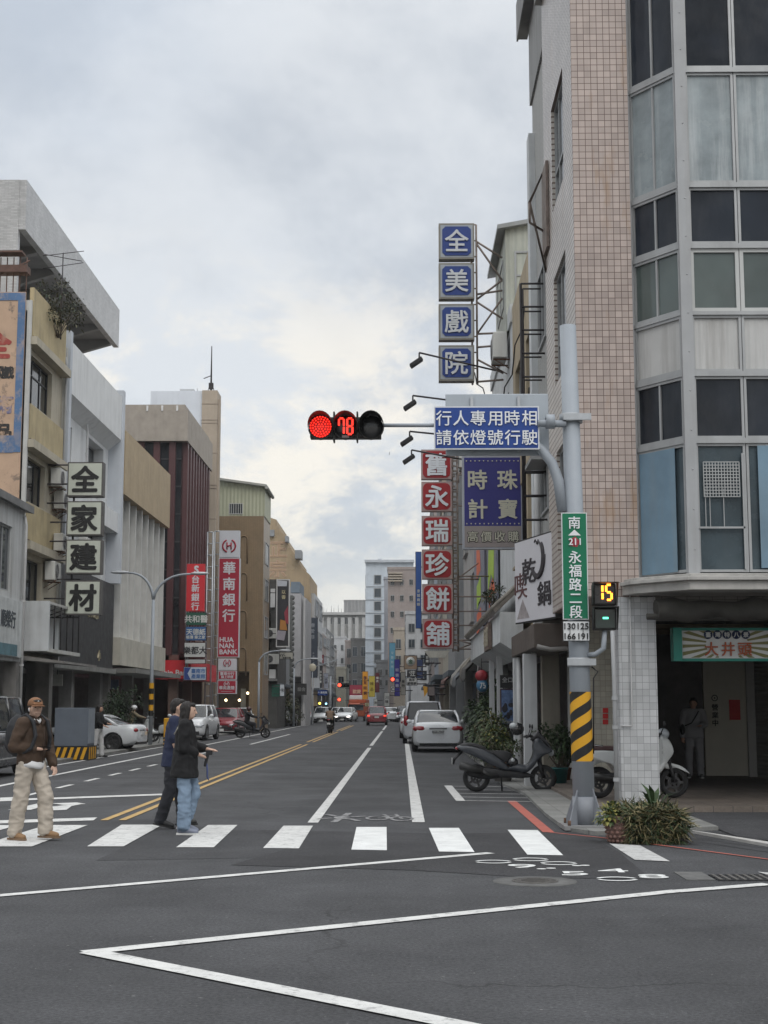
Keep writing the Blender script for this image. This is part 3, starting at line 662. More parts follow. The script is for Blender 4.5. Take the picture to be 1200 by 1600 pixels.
mid = (n0+f0)/2+Z_*(zt+zb)/2; hb.obox(mid+nn*.005, uu*(Wd/2-.03), Z_*((zt-zb)/2-.03), nn*.006)
hp = hb.build('hotpot_sign', [BLACK, M('sign_offwhite', (.58, .57, .60), .4, .06)], None, 'angled white lightbox sign with brushed black and brown characters over the awning', 'sign')
lf = mid+nn*.012
letters([('乾', -.12*Wd, .18, .52, 'h', 1.12, 1.5), ('鍋', .25*Wd, -.32, .5, 'h', 1.12, 1.5)], lf, uu, Z_, 'lettering', M('ink', (.035, .03, .035), .6), hp, bold=.01)
letters([('喫', -.33*Wd, -.08, .55, 'h', 1.12, 1.4)], lf, uu, Z_, 'lettering', M('ink_brown', (.10, .04, .04), .6), hp, bold=.0)
br = MB()
cc = lf+uu*.10*Wd+Z_*.42
for k in range(3):
    pts = [cc+uu*(math.cos(a)*(.36-.05*k))*1.1+Z_*(math.sin(a)*(.42-.05*k)-.02*k)+nn*.008 for a in [(-2.6+.2*i)*1.0 for i in range(14+4*k)]]
    br.path(pts, [.012+.022*math.sin(math.pi*i/len(pts)) for i in range(len(pts))], 5)
br.path([cc+uu*(-.15+.03*i)+Z_*(.28+.05*math.sin(i))+nn*.01 for i in range(8)], .012, 5)
br.build('ink_swirl', M('ink'), hp)
br = MB(); br.prism([lf-uu*.44*Wd-Z_*.74, lf-uu*.12*Wd-Z_*.74, lf-uu*.22*Wd-Z_*.52, lf-uu*.29*Wd-Z_*.36, lf-uu*.35*Wd-Z_*.5], nn*.004); br.build('ink_wash', M('ink_wash', (.30, .27, .27), .7, .5, 5), hp)
# ================================================================== row of older houses beyond on the right
def rhouse(name, label, y0, y1, h, mat, wins=(), xf=3.04, ground=3.3, dep=9, colm=None, balc=None, par=None, zc=.0):
    """house of the right-hand row: upper floors on an arcade, street face at x = xf"""
    r = thing(name, label, 'building', (xf, y0, 0))
    b = MB(); facade(b, V(xf, y0, 0), Y_, y1-y0, ground, h, [(a-y0, c-y0, d, e) for a, c, d, e, *_ in wins], -X_, .2)
    b.box(xf+.24, xf+dep, y0+.003, y1-.003, ground, h-.02); b.quad(V(xf, y0, ground), V(xf+.3, y0, ground), V(xf+.3, y0, h), V(xf, y0, h)); b.quad(V(xf, y0, h), V(xf+.3, y0, h), V(xf+.3, y1, h), V(xf, y1, h)); b.quad(V(xf, y1, ground), V(xf+.3, y1, ground), V(xf+.3, y0, ground), V(xf, y0, ground))
    b.build('wall', mat, r)
    for a, c, d, e, *k in wins: window(r, V(xf, y0, 0), Y_, -X_, (a-y0, c-y0, d, e), .13, k[0] if k else 2, 1, ALU, random.choice((GL, GLB, GLG)), .06, sill=mat)
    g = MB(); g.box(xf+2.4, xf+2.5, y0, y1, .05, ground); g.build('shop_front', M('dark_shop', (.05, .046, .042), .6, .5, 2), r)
    c_ = MB()
    for yy in (y0+.02, y1-.38): c_ = MB(); c_.box(xf+.02, xf+.4, yy, yy+.36, .05, ground); c_.build('column', colm or mat, r, bev=.01)
    if par: p = MB(); p.box(xf-.06, xf+.3, y0, y1, h, h+par); p.build('parapet', mat, r)
    return r
OCH = M('ochre_plaster', (.40, .33, .23), .8, .2, streak=.6, scol=(.07, .06, .05)); GRW = M('grey_wash', (.42, .41, .40), .8, .2, streak=.7, scol=(.08, .075, .07)); PINKW = M('mauve_plaster', (.34, .30, .31), .8, .15, streak=.5)
R3 = rhouse('ochre_house', 'weathered ochre shophouse behind the parked slate scooter', 31.5, 38.2, 12.4, OCH, [(32.2, 34.2, 8.6, 10.4), (35.3, 37.4, 8.6, 10.4), (32.2, 34.2, 5.2, 7.2), (35.3, 37.4, 5.2, 7.2)], colm=M('beige_column', (.22, .20, .165), .8, .2, streak=.5))
R4 = rhouse('stained_white_house', 'stained white shophouse carrying the four blue theatre boxes', 38.2, 47, 12.0, PWALL, [(39, 41, 8, 9.8), (42.5, 44.5, 8, 9.8)], par=.5)
b = MB(); b.box(2.95, 8, 39.2, 43.4, 12.0, 15.1); b.build('rooftop_room', RIB('pale_green_ribs', (.46, .48, .42), .2, .6, .35, .02), R4)
b = MB(); b.prism([V(2.72, 39.0, 14.9), V(2.72, 43.8, 14.9), V(8.2, 43.8, 15.9), V(8.2, 39.0, 15.9)], (0, 0, .12)); b.build('rooftop_roof', M('roof_sheet', (.30, .31, .31), .6, .2, streak=.3), R4)
window(R4, V(2.95, 39.2, 0), X_, -Y_, (.25, 1.5, 12.9, 14.3), .0, 2, 2, ALU, GLB); window(R4, V(2.95, 39.2, 0), Y_, -X_, (.8, 3.2, 12.9, 14.3), .0, 2, 1, ALU, GLB)
R5 = rhouse('mauve_house', 'mauve grey shophouse with bright painted banners between the sign towers', 47, 58, 10.8, PINKW, [(48, 50, 7.8, 9.6), (52, 54, 7.8, 9.6)], par=.4)
R6 = rhouse('pale_stained_house', 'pale grey shophouse with stained upper floors behind the red sign tower', 58, 70, 12.8, GRW, [(60, 63, 8.6, 10.4), (65, 68, 8.6, 10.4), (60, 63, 5.2, 7.2)], par=.5)
# painted boards, pent roof with ridge of tiles, shop hoardings
def fboard(name, label, y0, y1, z0, z1, xf, mat, blobs=(), t=.06, cat='banner'):
    b = MB(); b.box(xf-t, xf, y0, y1, z0, z1); o = b.build(name, mat, None, label, cat)
    for i, (pts, m) in enumerate(blobs):
        q = MB(); P = [V(xf-t-.006, y1-(y1-y0)*a, z0+(z1-z0)*c) for a, c in pts]; q.prism(P, (-.006, 0, 0)); q.build('painted_patch', m, o)
    return o
NG = M('neon_green', (.42, .62, .05), .5, .15); NO = M('neon_orange', (.72, .13, .04), .5, .2); BGY = M('banner_grey', (.22, .23, .28), .6, .3, 2)
fboard('painted_banner', 'tall grey banner with fluorescent green and orange flame shapes, nearer of two', 44.0, 49.0, 4.7, 7.3, 2.98, BGY, [([(.15, .25), (.5, .45), (.75, .3), (.85, .95), (.3, .98), (.2, .6)], NG), ([(.25, .02), (.6, .2), (.9, .15), (.7, .38), (.3, .28)], NO)])
fboard('painted_banner', 'narrow grey banner with orange and green patches, farther of two', 50.5, 57.5, 4.2, 7.8, 2.98, BGY, [([(.3, .62), (.7, .66), (.6, .97), (.3, .98)], NO), ([(.3, .3), (.7, .36), (.7, .6), (.3, .55)], NG), ([(.25, .02), (.75, .1), (.7, .28), (.3, .25)], NO)])
pr = thing('pent_roof', 'long weathered tiled pent roof over the white shop front on the right', 'canopy', (2.4, 33.6, 3.9))
b = MB(); b.prism([V(2.15, 33.6, 3.86), V(2.9, 33.6, 4.55), V(2.9, 33.6, 4.45), V(2.2, 33.6, 3.78)], (0, 14.5, 0)); b.build('roof_slope', M('old_tile', (.20, .18, .16), .8, .35, 6, streak=.4), pr)
b = MB()
for i in range(46): b.tube(V(2.12, 33.7+i*.315, 3.88), V(2.9, 33.7+i*.315, 4.6), .06, .06, 6)
b.build('tile_ridges', M('old_tile2', (.27, .25, .22), .8, .4, 8), pr)
b = MB(); b.box(2.3, 2.84, 33.6, 48, 3.1, 3.8); b.prism([V(2.3, 33.6, 3.1), V(2.84, 33.6, 3.1), V(2.84, 33.6, 2.75)], (0, 14.4, 0)); b.build('fascia', PWALL, pr)
sg = MB(); sg.box(2.2, 2.28, 36.4, 38.4, 3.05, 3.72); so_ = sg.build('carved_sign', M('aged_wood', (.16, .12, .10), .7, .4, 6), None, 'old carved wooden sign with raised characters on the white fascia', 'sign')
letters([('老店舖', 0, 0, .5, 'h', 1.2)], V(2.19, 37.4, 3.38), -Y_, Z_, 'lettering', M('old_cream', (.4, .36, .28), .7), so_, bold=.03)
for a, c, w_, lab in ((29.35, 29.65, .26, 'nearest slim white post under the brown awning'), (32.2, 32.5, .20, 'white post between the brown awning and the blue poster'), (38.2, 38.4, .15, 'slim white post just left of the blue poster'), (41.6, 41.8, .14, 'farthest slim white post beside the blue lantern')):
    q = MB(); x_ = 2.6 if a > 31 else hx(829, 29.4); q.box(x_-w_/2, x_+w_/2, a, c, .05, 3.05 if a > 33 else 2.68); q.build('post', M('post_white', (.50, .51, .52), .6, .12, streak=.4), None, lab, 'post', 'white posts of the shop front')
PXP = hx(793, 36.5)
ps = panel('poster_stand', None, V(PXP, 36.5, 1.60), X_, .36, .92, .06, M('poster_frame', (.05, .02, .025), .5), M('poster_blue', (.10, .16, .30), .4, .9, 7), [], None, .03, label='framed blue film poster with white lettering between the white posts', cat='poster')
letters([('HERO!', 0, -.37, .10)], V(PXP, 36.49, 1.6), X_, Z_, 'lettering', WHITE, ps)
letters([('全口', 0, 0, .14)], V(PXP, 36.48, 2.28), X_, Z_, 'lettering', M('pale_grey', (.4, .4, .4)), ps)
b = MB(); b.box(PXP-.18, PXP+.18, 36.485, 36.53, 2.08, 2.40); b.build('title_board', BLACK, ps)
b = MB()
for k in range(5): b.ell(V(PXP+random.uniform(-.1, .1), 36.488, 1.62+random.uniform(-.25, .2)), (random.uniform(.04, .1), .003, random.uniform(.05, .12)), 10, 6)
b.build('poster_figures', M('poster_dark', (.03, .03, .04), .6, .5), ps)
# lanterns
ln = thing('hanging_lanterns', 'red lantern above a round blue shop lantern hanging by the white fascia', 'lantern', (hx(752, 42), 42, 1.5))
b = MB(); c = V(hx(753, 42), 42, hz(1056, 42)); b.ell(c, (.19, .19, .17), 16, 10); b.build('red_lantern', M('lantern_red', (.32, .03, .04), .5), ln)
b = MB(); c2 = V(hx(754, 42), 42, hz(1071, 42)); b.ell(c2, (.18, .18, .19), 16, 10); b.build('blue_lantern', M('lantern_blue', (.06, .16, .27), .5), ln)
b = MB(); b.tube(c+Z_*.15, c+Z_*.5, .012); b.tube(c+Z_*.4, c+Z_*.4+X_*.5, .02); b.build('hook', IRON, ln)
letters([('乃', 0, 0, .18)], c2-Y_*.19, X_, Z_, 'lettering', WHITE, ln)

for i, (x0_, y0_, z0_, x1_, y1_, z1_, sg_) in enumerate(((2.98, 39, 10.2, 1.98, 40.1, 11.2, .5), (3.0, 33, 9.0, 3.0, 46, 8.3, .6), (3.0, 34, 11.2, 2.2, 40.1, 9.4, .9))):
    q = MB(); A_, B_ = V(x0_, y0_, z0_), V(x1_, y1_, z1_); q.path([A_.lerp(B_, i_/14)-Z_*sg_*4*(i_/14)*(1-i_/14)+X_*.06*math.sin(i_*2.1) for i_ in range(15)], .018, 5)
    q.build('loose_cable', BLACK, None, ('black cable looping from the stained white house to the theatre sign', 'black cable sagging along the house fronts behind the jewellery sign', 'black cable drooping from the ochre house to the theatre sign')[i], 'cable')
for lab, px, py, Y, sc_ in (('air conditioner on the stained white house beside the theatre sign frame', 788, 545, 39.6, 1.3), ('air conditioner high on the mauve house behind the red sign tower', 741, 760, 50, 1.3), ('air conditioner on the pale stained house above the red sign frame', 724, 720, 62, 1.4)):
    p = ax(px, py, 3.02); ac_unit('air_conditioner', lab, V(3.04, Y, ay(px, py, Y).z), -X_, 'air conditioners on the right facades', sc_)

for y0_, y1_, x_, z_, c_, lab in ((48.6, 52.5, 2.15, 3.3, (.10, .095, .09), 'crumpled dark awning beyond the pent roof, nearest of the ragged awnings'), (53.5, 57.2, 2.3, 3.5, (.20, .18, .15), 'brownish ragged awning beyond the crumpled dark one'), (58.6, 63.0, 2.2, 3.2, (.12, .13, .14), 'slate coloured sheet awning under the pale stained house'), (64.5, 69.5, 2.35, 3.4, (.28, .27, .25), 'faded pale awning at the far end of the pale stained house'), (71, 78, 2.1, 3.3, (.14, .08, .07), 'dull maroon awning behind the silver minivan')):
    b = MB(); n_ = 8
    for i in range(n_):
        ya, yb = y0_+(y1_-y0_)*i/n_, y0_+(y1_-y0_)*(i+1)/n_; w0 = .12*math.sin(i*2.3); w1 = .12*math.sin((i+1)*2.3)
        b.prism([V(x_, ya, z_-.5+w0), V(x_, yb, z_-.5+w1), V(3.0, yb, z_+.35), V(3.0, ya, z_+.35)], (0, 0, .03)); b.prism([V(x_, ya, z_-.5+w0), V(x_, yb, z_-.5+w1), V(x_, yb, z_-.78+w1*.6), V(x_, ya, z_-.78+w0*.6)], (.02, 0, 0))
    b.build('ragged_awning', M('ragged_%d' % int(y0_), c_, .85, .35, 3, streak=.5), None, lab, 'awning')
for py, Y, lab in ((742, 52, 'rusty iron sign bracket sticking out of the mauve house, upper one'), (905, 54, 'rusty iron sign bracket sticking out of the mauve house, lower one')):
    zz = hz(py, Y); b = MB(); b.tube(V(3.04, Y, zz), V(2.1, Y, zz), .03); b.tube(V(3.04, Y, zz+.7), V(2.1, Y, zz), .025); b.tube(V(2.1, Y, zz-.3), V(2.1, Y, zz+.1), .03); b.build('iron_bracket', M('frame_iron', (.19, .155, .135), .75, .4, 6), None, lab, 'bracket')
# ================================================================== traffic signal pole and what hangs on it
YP = 19.5
pb = gz(905, 1291); PX = pb.x
pole = thing('signal_pole', 'grey steel signal pole with black and yellow stripes and a curved arm', 'pole', (PX, YP, .05))
shaft = MB(); shaft.tube(V(PX, YP, .06), V(PX-.11, YP, 6.86), .147, .112, 20)
# chevrons as separate sheets wrapped round the shaft
def wrap(name, mats, z0, z1, r, fn, n=40, m=40):
    q = MB(); q.sm = True
    for j in range(m):
        for i in range(n):
            pts = []
            for (ii, jj) in ((i, j), (i+1, j), (i+1, j+1), (i, j+1)):
                a = 2*math.pi*ii/n; zz = z0+(z1-z0)*jj/m; rr = r-.04*(zz-.06)/6.8+.004
                pts.append(V(PX-.11*(zz-.06)/6.8+math.sin(a)*rr, YP-math.cos(a)*rr, zz))
            q.k = fn(2*math.pi*(i+.5)/n, (z0+(z1-z0)*(j+.5)/m)); q.add(pts, [(0, 1, 2, 3)])
    return q.build(name, mats, pole)
YEL = M('hazard_yellow', (.62, .32, .015), .5, .1)
q = MB()
zs0, zs1 = hz(1189, YP), hz(1081, YP)
def spiral(name, mat, phase):
    q = MB(); q.sm = True; q.k = mat; n = 48; pitch = .268; half = pitch/4
    # helical bands cut to the striped height
    for band_ in range(-8, 9):
        for i in range(n):
            a0, a1 = -math.pi+2*math.pi*i/n, -math.pi+2*math.pi*(i+1)/n
            pts = []
            ok = True
            zc = [zs0+phase+band_*pitch+(a/(2*math.pi))*.268*2 for a in (a0, a1)]
            lo = [min(max(v-half, zs0), zs1) for v in zc]; hi = [min(max(v+half, zs0), zs1) for v in zc]
            if hi[0]-lo[0] < 1e-4 and hi[1]-lo[1] < 1e-4: continue
            for a, zz in ((a0, lo[0]), (a1, lo[1]), (a1, hi[1]), (a0, hi[0])):
                rr = .147-.035*(zz-.06)/6.8+.004; pts.append(V(PX-.11*(zz-.06)/6.8+math.sin(a)*rr, YP-math.cos(a)*rr, zz))
            q.add(pts, [(0, 1, 2, 3)])
    return q
for q in (spiral('y', 1, .0), spiral('k', 2, .134)):
    o_ = len(shaft.v); shaft.v += q.v; shaft.f += [tuple(i+o_ for i in f) for f in q.f]; shaft.mi += q.mi; shaft.sf += q.sf
shaft.build('shaft', [GREYP, YEL, M('hazard_black', (.012, .012, .012), .5, .1)], pole)
b = MB(); b.box(PX-.30, PX+.30, YP-.30, YP+.30, .02, .075); b.build('base_plate', M('base_plate', (.22, .22, .22), .7, .2), pole)
b = MB()
for k in range(4):
    a = k*math.pi/2+math.pi/4; d = V(math.cos(a), math.sin(a), 0)
    b.prism([V(PX, YP, .07)+d*.14-d.cross(Z_)*.008, V(PX, YP, .07)+d*.34-d.cross(Z_)*.008, V(PX, YP, .55)+d*.14-d.cross(Z_)*.008], d.cross(Z_)*.016)
b.tube(V(PX, YP, .07), V(PX, YP, .44), .161, .161, 20)
b.build('base_gusset', M('pole_base', (.21, .225, .25), .55, .2, streak=.3), pole)
for sx in (-1, 1):
    for sy in (-1, 1): b = MB(); b.tube(V(PX+sx*.23, YP+sy*.23, .07), V(PX+sx*.23, YP+sy*.23, .14), .022, .022, 6); b.build('anchor_bolt', RUST, pole)
for zz in (hz(1035, YP), hz(655, YP)): b = MB(); b.tube(V(PX-.11*zz/6.8, YP, zz-.06), V(PX-.11*zz/6.8, YP, zz+.06), .16, .16, 20); b.box(PX-.21, PX+.17, YP-.165, YP-.12, zz-.045, zz+.045); b.build('clamp', STEEL, pole)
# arm: leaves the shaft, bends over, runs left
ya = YP-.02; zarm = hz(665, YP)
arm = [V(hx(884, YP), ya, hz(800, YP)), V(hx(878, YP), ya, hz(752, YP)), V(hx(868, YP), ya, hz(724, YP)), V(hx(852, YP), ya, hz(704, YP)), V(hx(832, YP), ya, hz(688, YP)), V(hx(800, YP), ya, hz(674, YP)), V(hx(760, YP), ya, hz(667, YP)), V(hx(680, YP), ya, zarm), V(hx(592, YP), ya, zarm)]
b = MB(); b.path(arm, [.075, .075, .07, .065, .06, .05, .035, .028, .026], 12); b.build('arm', GREYP, pole)
b = MB(); b.tube(V(hx(845, YP), YP-.14, hz(665, YP)), V(hx(890, YP), YP-.1, hz(665, YP)), .05, .05, 8); b.lathe([(.06, -.06), (.1, -.06), (.1, .06), (.06, .06)], V(hx(865, YP), YP-.12, hz(662, YP)), X_, 12); b.build('arm_bracket', GREYP, pole)
b = MB(); b.path([V(PX+.12, YP-.08, hz(1042, YP)), V(PX+.2, YP-.1, hz(1050, YP)), V(PX+.14, YP-.1, hz(1060, YP)), V(PX+.13, YP-.05, 1.0)], .010, 5); b.build('cable', BLACK, pole)
# blue instruction sign and the bare back of a second board behind it
c, w_, h_ = pspan(678, 635, 843, 702, YP-.12)
TB = M('traffic_blue', (.012, .052, .25), .4, .06); TW = M('traffic_white', (.75, .77, .79), .4, .05)
blue = panel('traffic_sign', None, c, X_, w_, h_, .03, M('sign_rim', (.66, .68, .70), .4), TB, [('行人專用時相', 0, .135, .225, 'h', 1.04), ('請依燈號行駛', 0, -.135, .225, 'h', 1.04)], TW, .018, bold=.006,
             label='blue traffic sign with two rows of white characters on the signal arm', cat='traffic sign')
c2, w2, h2 = pspan(696, 616, 858, 712, YP+.10)
b = MB(); b.obox(c2, X_*w2/2, Y_*.02, Z_*h2/2); bk = b.build('sign_board', M('sign_back_grey', (.38, .42, .46), .5, .12, streak=.2), None, 'blank grey back of a larger sign board behind the blue sign', 'sign board', bev=.01)
b = MB()
for sx in (-.35, .3): b.box(c2.x+sx-.02, c2.x+sx+.02, YP+.04, YP+.08, c2.z-h2*.45, c2.z+h2*.45)
b.build('mounting_rail', STEEL, bk)
# three-lens vehicle signal
sg_c = ay(540, 667, YP-.05)
sig = thing('traffic_light', 'horizontal black traffic light with lit red lens and red countdown digits', 'traffic light', (sg_c.x, YP-.05, sg_c.z-.18))
b = MB(); b.box(sg_c.x-.49, sg_c.x+.49, YP-.05, YP+.13, sg_c.z-.15, sg_c.z+.14)
for sx in (-.16, .16): b.box(sg_c.x+sx-.012, sg_c.x+sx+.012, YP-.08, YP+.1, sg_c.z-.205, sg_c.z+.215)
b.build('housing', M('signal_black', (.022, .022, .021), .45, .2), sig, bev=.04)
for i, px in enumerate((501, 540, 580)):
    cx_ = ay(px, 665, YP-.05); cv = V(cx_.x, YP-.05, sg_c.z)
    b = MB(); n = 24; L = .30
    for k in range(n):      # visor: open at the bottom front, longer at the top
        pts = []
        for kk in (k, k+1):
            a = 2*math.pi*kk/n; ext = L*(.5+.5*math.sin(a)) if math.sin(a) > -.75 else .03
            pts.append((a, max(.04, ext)))
        (a0, e0), (a1, e1) = pts
        P = lambda a, y, r: V(cv.x+math.cos(a)*r, cv.y-y, cv.z+math.sin(a)*r)
        b.sm = True; b.quad(P(a0, -.04, .178), P(a1, -.04, .178), P(a1, e1, .172), P(a0, e0, .172)); b.quad(P(a1, -.04, .170), P(a0, -.04, .170), P(a0, e0, .166), P(a1, e1, .166)); b.quad(P(a0, e0, .172), P(a1, e1, .172), P(a1, e1, .166), P(a0, e0, .166))
    b.build('visor', M('signal_black'), sig)
    b = MB(); b.lathe([(.001, .03), (.08, .026), (.15, .008), (.165, -.01)], cv, -Y_, 24)
    ln_ = b.build('lens', GLASS('dark_lens', (.02, .02, .022), .2, .2, .0), sig)
    if i == 0:
        b = MB()
        for r_, m_ in ((.001, 1), (.036, 6), (.072, 12), (.106, 17), (.140, 23)):
            for k in range(m_): a = 2*math.pi*k/m_; b.lathe([(.0115, 0), (.010, .006), (.0005, .008)], cv+V(math.cos(a)*r_, -.033+.10*r_, math.sin(a)*r_), -Y_, 6)
        b.build('red_led', EMIT('led_red', (1, .035, .02), 1.7), ln_)
        b = MB(); b.lathe([(.001, .032), (.08, .028), (.15, .010)], cv, -Y_, 24); b.build('red_glow', EMIT('led_red_dim', (1, .02, .015), .10), ln_)
    if i == 1:
        def seven(mb, c, s, segs, w=.055, h=.1, t=.018, dy=.05, slant=0.0):
            S7 = {'a': ((-w, h), (w, h)), 'b': ((w, h), (w, 0)), 'c': ((w, 0), (w, -h)), 'd': ((-w, -h), (w, -h)), 'e': ((-w, 0), (-w, -h)), 'f': ((-w, h), (-w, 0)), 'g': ((-w, 0), (w, 0))}
            for q_ in segs:
                (x0, z0), (x1, z1) = S7[q_]; d = V(x1-x0, 0, z1-z0); L_ = d.length; d.normalize(); n_ = V(-d.z, 0, d.x); m = c+V((x0+x1)/2+slant*(z0+z1)/2, -dy, (z0+z1)/2)
                mb.obox(m, d*(L_/2-t*.35)*s, n_*t/2*s, Y_*.004)
        b = MB(); seven(b, cv+V(-.056, 0, .0), 1, 'abcf', .034, .11, .026); seven(b, cv+V(.060, 0, .0), 1, 'abcdefg', .036, .11, .026)
        b.build('countdown_digits', EMIT('led_red', (1, .035, .02), 1.7), ln_)
b = MB(); b.box(sg_c.x-.05, sg_c.x+.05, YP-.075, YP-.04, sg_c.z-.155, sg_c.z-.12); b.build('sensor', M('sensor_grey', (.2, .2, .2)), sig)
# green street name sign + number plate
c, w_, h_ = pspan(877, 801, 920, 968, YP-.20)
TG = M('street_green', (.0, .155, .075), .4, .06)
gs = panel('street_name_sign', None, c, X_, w_, h_, .025, M('sign_rim'), TG, [('南', -.0, .585, .175), ('永福路二段', 0, -.25, .178, 'v', 1.03)], TW, .012, bold=.012, label='tall green street name sign with white characters on the pole', cat='street sign')
b = MB(); b.sheet([c+V(-.085, -.008, .41), c+V(.085, -.008, .41), c+V(0, -.008, .49)]); b.build('arrow', TW, gs)
b = MB(); b.lathe([(.001, .007), (.075, .007)], c+V(0, 0, .32), -Y_, 5); b.lathe([(.001, .008), (.05, .008)], c+V(0, 0, .345), -Y_, 5); b.build('route_badge', M('badge_red', (.35, .03, .05), .5), gs)
letters([('211', 0, 0, .125)], c+V(0, -.012, .325), X_, Z_, 'lettering', TW, gs, bold=.02)
c, w_, h_ = pspan(879, 970, 922, 1002, YP-.19)
panel('house_number_plate', None, c, X_, w_, h_, .02, BLACK, M('plate_white', (.68, .70, .71), .4, .05), [('130', -.085, .065, .115), ('166', -.085, -.07, .115), ('125', .09, .065, .115), ('191', .09, -.07, .115), ('|', -.085, 0, .05), ('|', .09, 0, .05)], M('plate_black', (.015, .015, .016)), .010, bold=.012, label='white plate with black house number ranges 130-166 and 125-191 under the green sign', cat='street sign')
# pedestrian signal with countdown
pc = ay(945, 946, YP-.28)
ps_ = thing('pedestrian_signal', 'black pedestrian signal with orange countdown 15 above a small green light', 'traffic light', (pc.x, YP-.28, pc.z-.35))
b = MB()
for zc in (hz(929, YP-.28), hz(967, YP-.28)):
    b.box(pc.x-.155, pc.x+.155, YP-.28, YP-.10, zc-.15, zc+.15)
b.build('housing', M('signal_black'), ps_, bev=.02)
for nm, zc in (('upper_visor', hz(929, YP-.28)), ('lower_visor', hz(967, YP-.28))):
    b = MB(); b.box(pc.x-.165, pc.x+.165, YP-.46, YP-.28, zc+.145, zc+.155); b.prism([V(pc.x-.165, YP-.46, zc+.15), V(pc.x-.165, YP-.28, zc+.15), V(pc.x-.165, YP-.28, zc-.15), V(pc.x-.165, YP-.31, zc-.15)], X_*.008); b.prism([V(pc.x+.157, YP-.46, zc+.15), V(pc.x+.157, YP-.28, zc+.15), V(pc.x+.157, YP-.28, zc-.15), V(pc.x+.157, YP-.31, zc-.15)], X_*.008); b.build(nm, M('signal_black'), ps_)
b = MB(); b.box(pc.x-.13, pc.x+.13, YP-.292, YP-.28, hz(967, YP-.28)-.12, hz(967, YP-.28)+.12); b.build('lower_screen', GLASS('dark_lens_green', (.012, .03, .026), .15, .2, 0), ps_)
b = MB(); b.box(pc.x-.13, pc.x+.13, YP-.292, YP-.28, hz(929, YP-.28)-.12, hz(929, YP-.28)+.12); b.build('upper_screen', GLASS('dark_lens', (.02, .02, .022), .2, .2, .0), ps_)
cv = V(pc.x, YP-.28, hz(926, YP-.28)); b = MB(); seven(b, cv+V(-.03, 0, 0), 1, 'bc', .0, .10, .028, .02); seven(b, cv+V(.055, 0, 0), 1, 'acdfg', .035, .10, .028, .02)
b.build('countdown_digits', EMIT('led_amber', (1, .26, .02), 4.5), ps_)
b = MB(); zc = hz(966, YP-.28); b.box(pc.x-.03, pc.x+.04, YP-.302, YP-.294, zc-.012, zc+.012); b.build('green_light', EMIT('led_green', (.1, 1, .6), 3.0), ps_)
b = MB(); b.path([V(PX+.05, YP-.05, hz(1024, YP)), V(hx(930, YP), YP-.12, hz(1023, YP)), V(hx(942, YP), YP-.18, hz(1014, YP)), V(hx(944, YP), YP-.2, hz(986, YP))], .035, 10); b.build('arm', GREYP, ps_)
# ================================================================== projecting sign towers
def ladder(name, mat, parent, x0, x1, Y, z0, z1, step, r=.03, dy=.0, label=None, cat=None, diag=False):
    b = MB()
    for x in (x0, x1):
        for q in ((0, dy) if dy else (0,)): b.tube(V(x, Y+q, z0), V(x, Y+q, z1), r, r, 6)
    k = int((z1-z0)/step)
    for i in range(k+1):
        zz = z0+(z1-z0)*i/k
        for q in ((0, dy) if dy else (0,)): b.tube(V(x0, Y+q, zz), V(x1, Y+q, zz), r*.8, r*.8, 5)
        if dy: b.tube(V(x0, Y, zz), V(x0, Y+dy, zz), r*.7, r*.7, 5); b.tube(V(x1, Y, zz), V(x1, Y+dy, zz), r*.7, r*.7, 5)
    return b.build(name, mat, parent, label, cat)
# theatre sign: four blue boxes on a light frame
YT = 40.0
SB = M('theatre_blue', (.014, .04, .19), .45, .12, 2); SILV = M('silver_letters', (.50, .52, .54), .4, .15, 6); BRONZE = M('bronze_case', (.20, .19, .165), .5, .2, streak=.2)
th = thing('theatre_sign', 'tower of four blue boxes with silver brush characters projecting high over the road', 'sign', (hx(714, YT), YT, 10.6))
for i, (ch, py) in enumerate(zip('全美戲院', (377, 439, 503, 567.5))):
    c, w_, h_ = pspan(685.5, py-28, 741.5, py+27.5, YT)
    p = panel('sign_panel', th, c, X_, w_, h_, .32, BRONZE, M('inner_frame_grey', (.30, .33, .36), .5), [], None, .05)
    f = MB(); k = .09; hw, hh = w_/2-.10, h_/2-.10
    f.prism([c+V(a, -.008, d) for a, d in ((-hw+k, -hh), (hw-k, -hh), (hw, -hh+k), (hw, hh-k), (hw-k, hh), (-hw+k, hh), (-hw, hh-k), (-hw, -hh+k))], (0, -.012, 0)); f.build('blue_face', SB, p)
    letters([(ch, 0, 0, .70)], c-Y_*.022, X_, Z_, 'lettering', SILV, p, t=.03, bold=.014)
x0, x1 = hx(743, YT), hx(751, YT)
fr = MB()
for x in (x0, x1): fr.tube(V(x, YT+.15, hz(600, YT)), V(x, YT+.15, hz(349, YT)), .03, .03, 6)
for i in range(10): zz = hz(349+25*i, YT); fr.tube(V(x0, YT+.15, zz), V(x1, YT+.15, zz), .022, .022, 5)
wx = 2.84
for py0, py1, x2 in ((375, 405, 800), (378, 440, 812), (458, 456, 815), (466, 440, 815), (470, 500, 800), (520, 522, 815), (541, 541, 812), (595, 595, 820), (560, 585, 825), (520, 468, 812)):
    fr.tube(V(x1, YT+.15, hz(py0, YT)), V(2.9 if x2 > 790 else hx(x2, YT), YT-.1, hz(py1, YT)), .03, .03, 6)
fr.build('support_frame', M('frame_iron', (.19, .155, .135), .75, .4, 6), th)
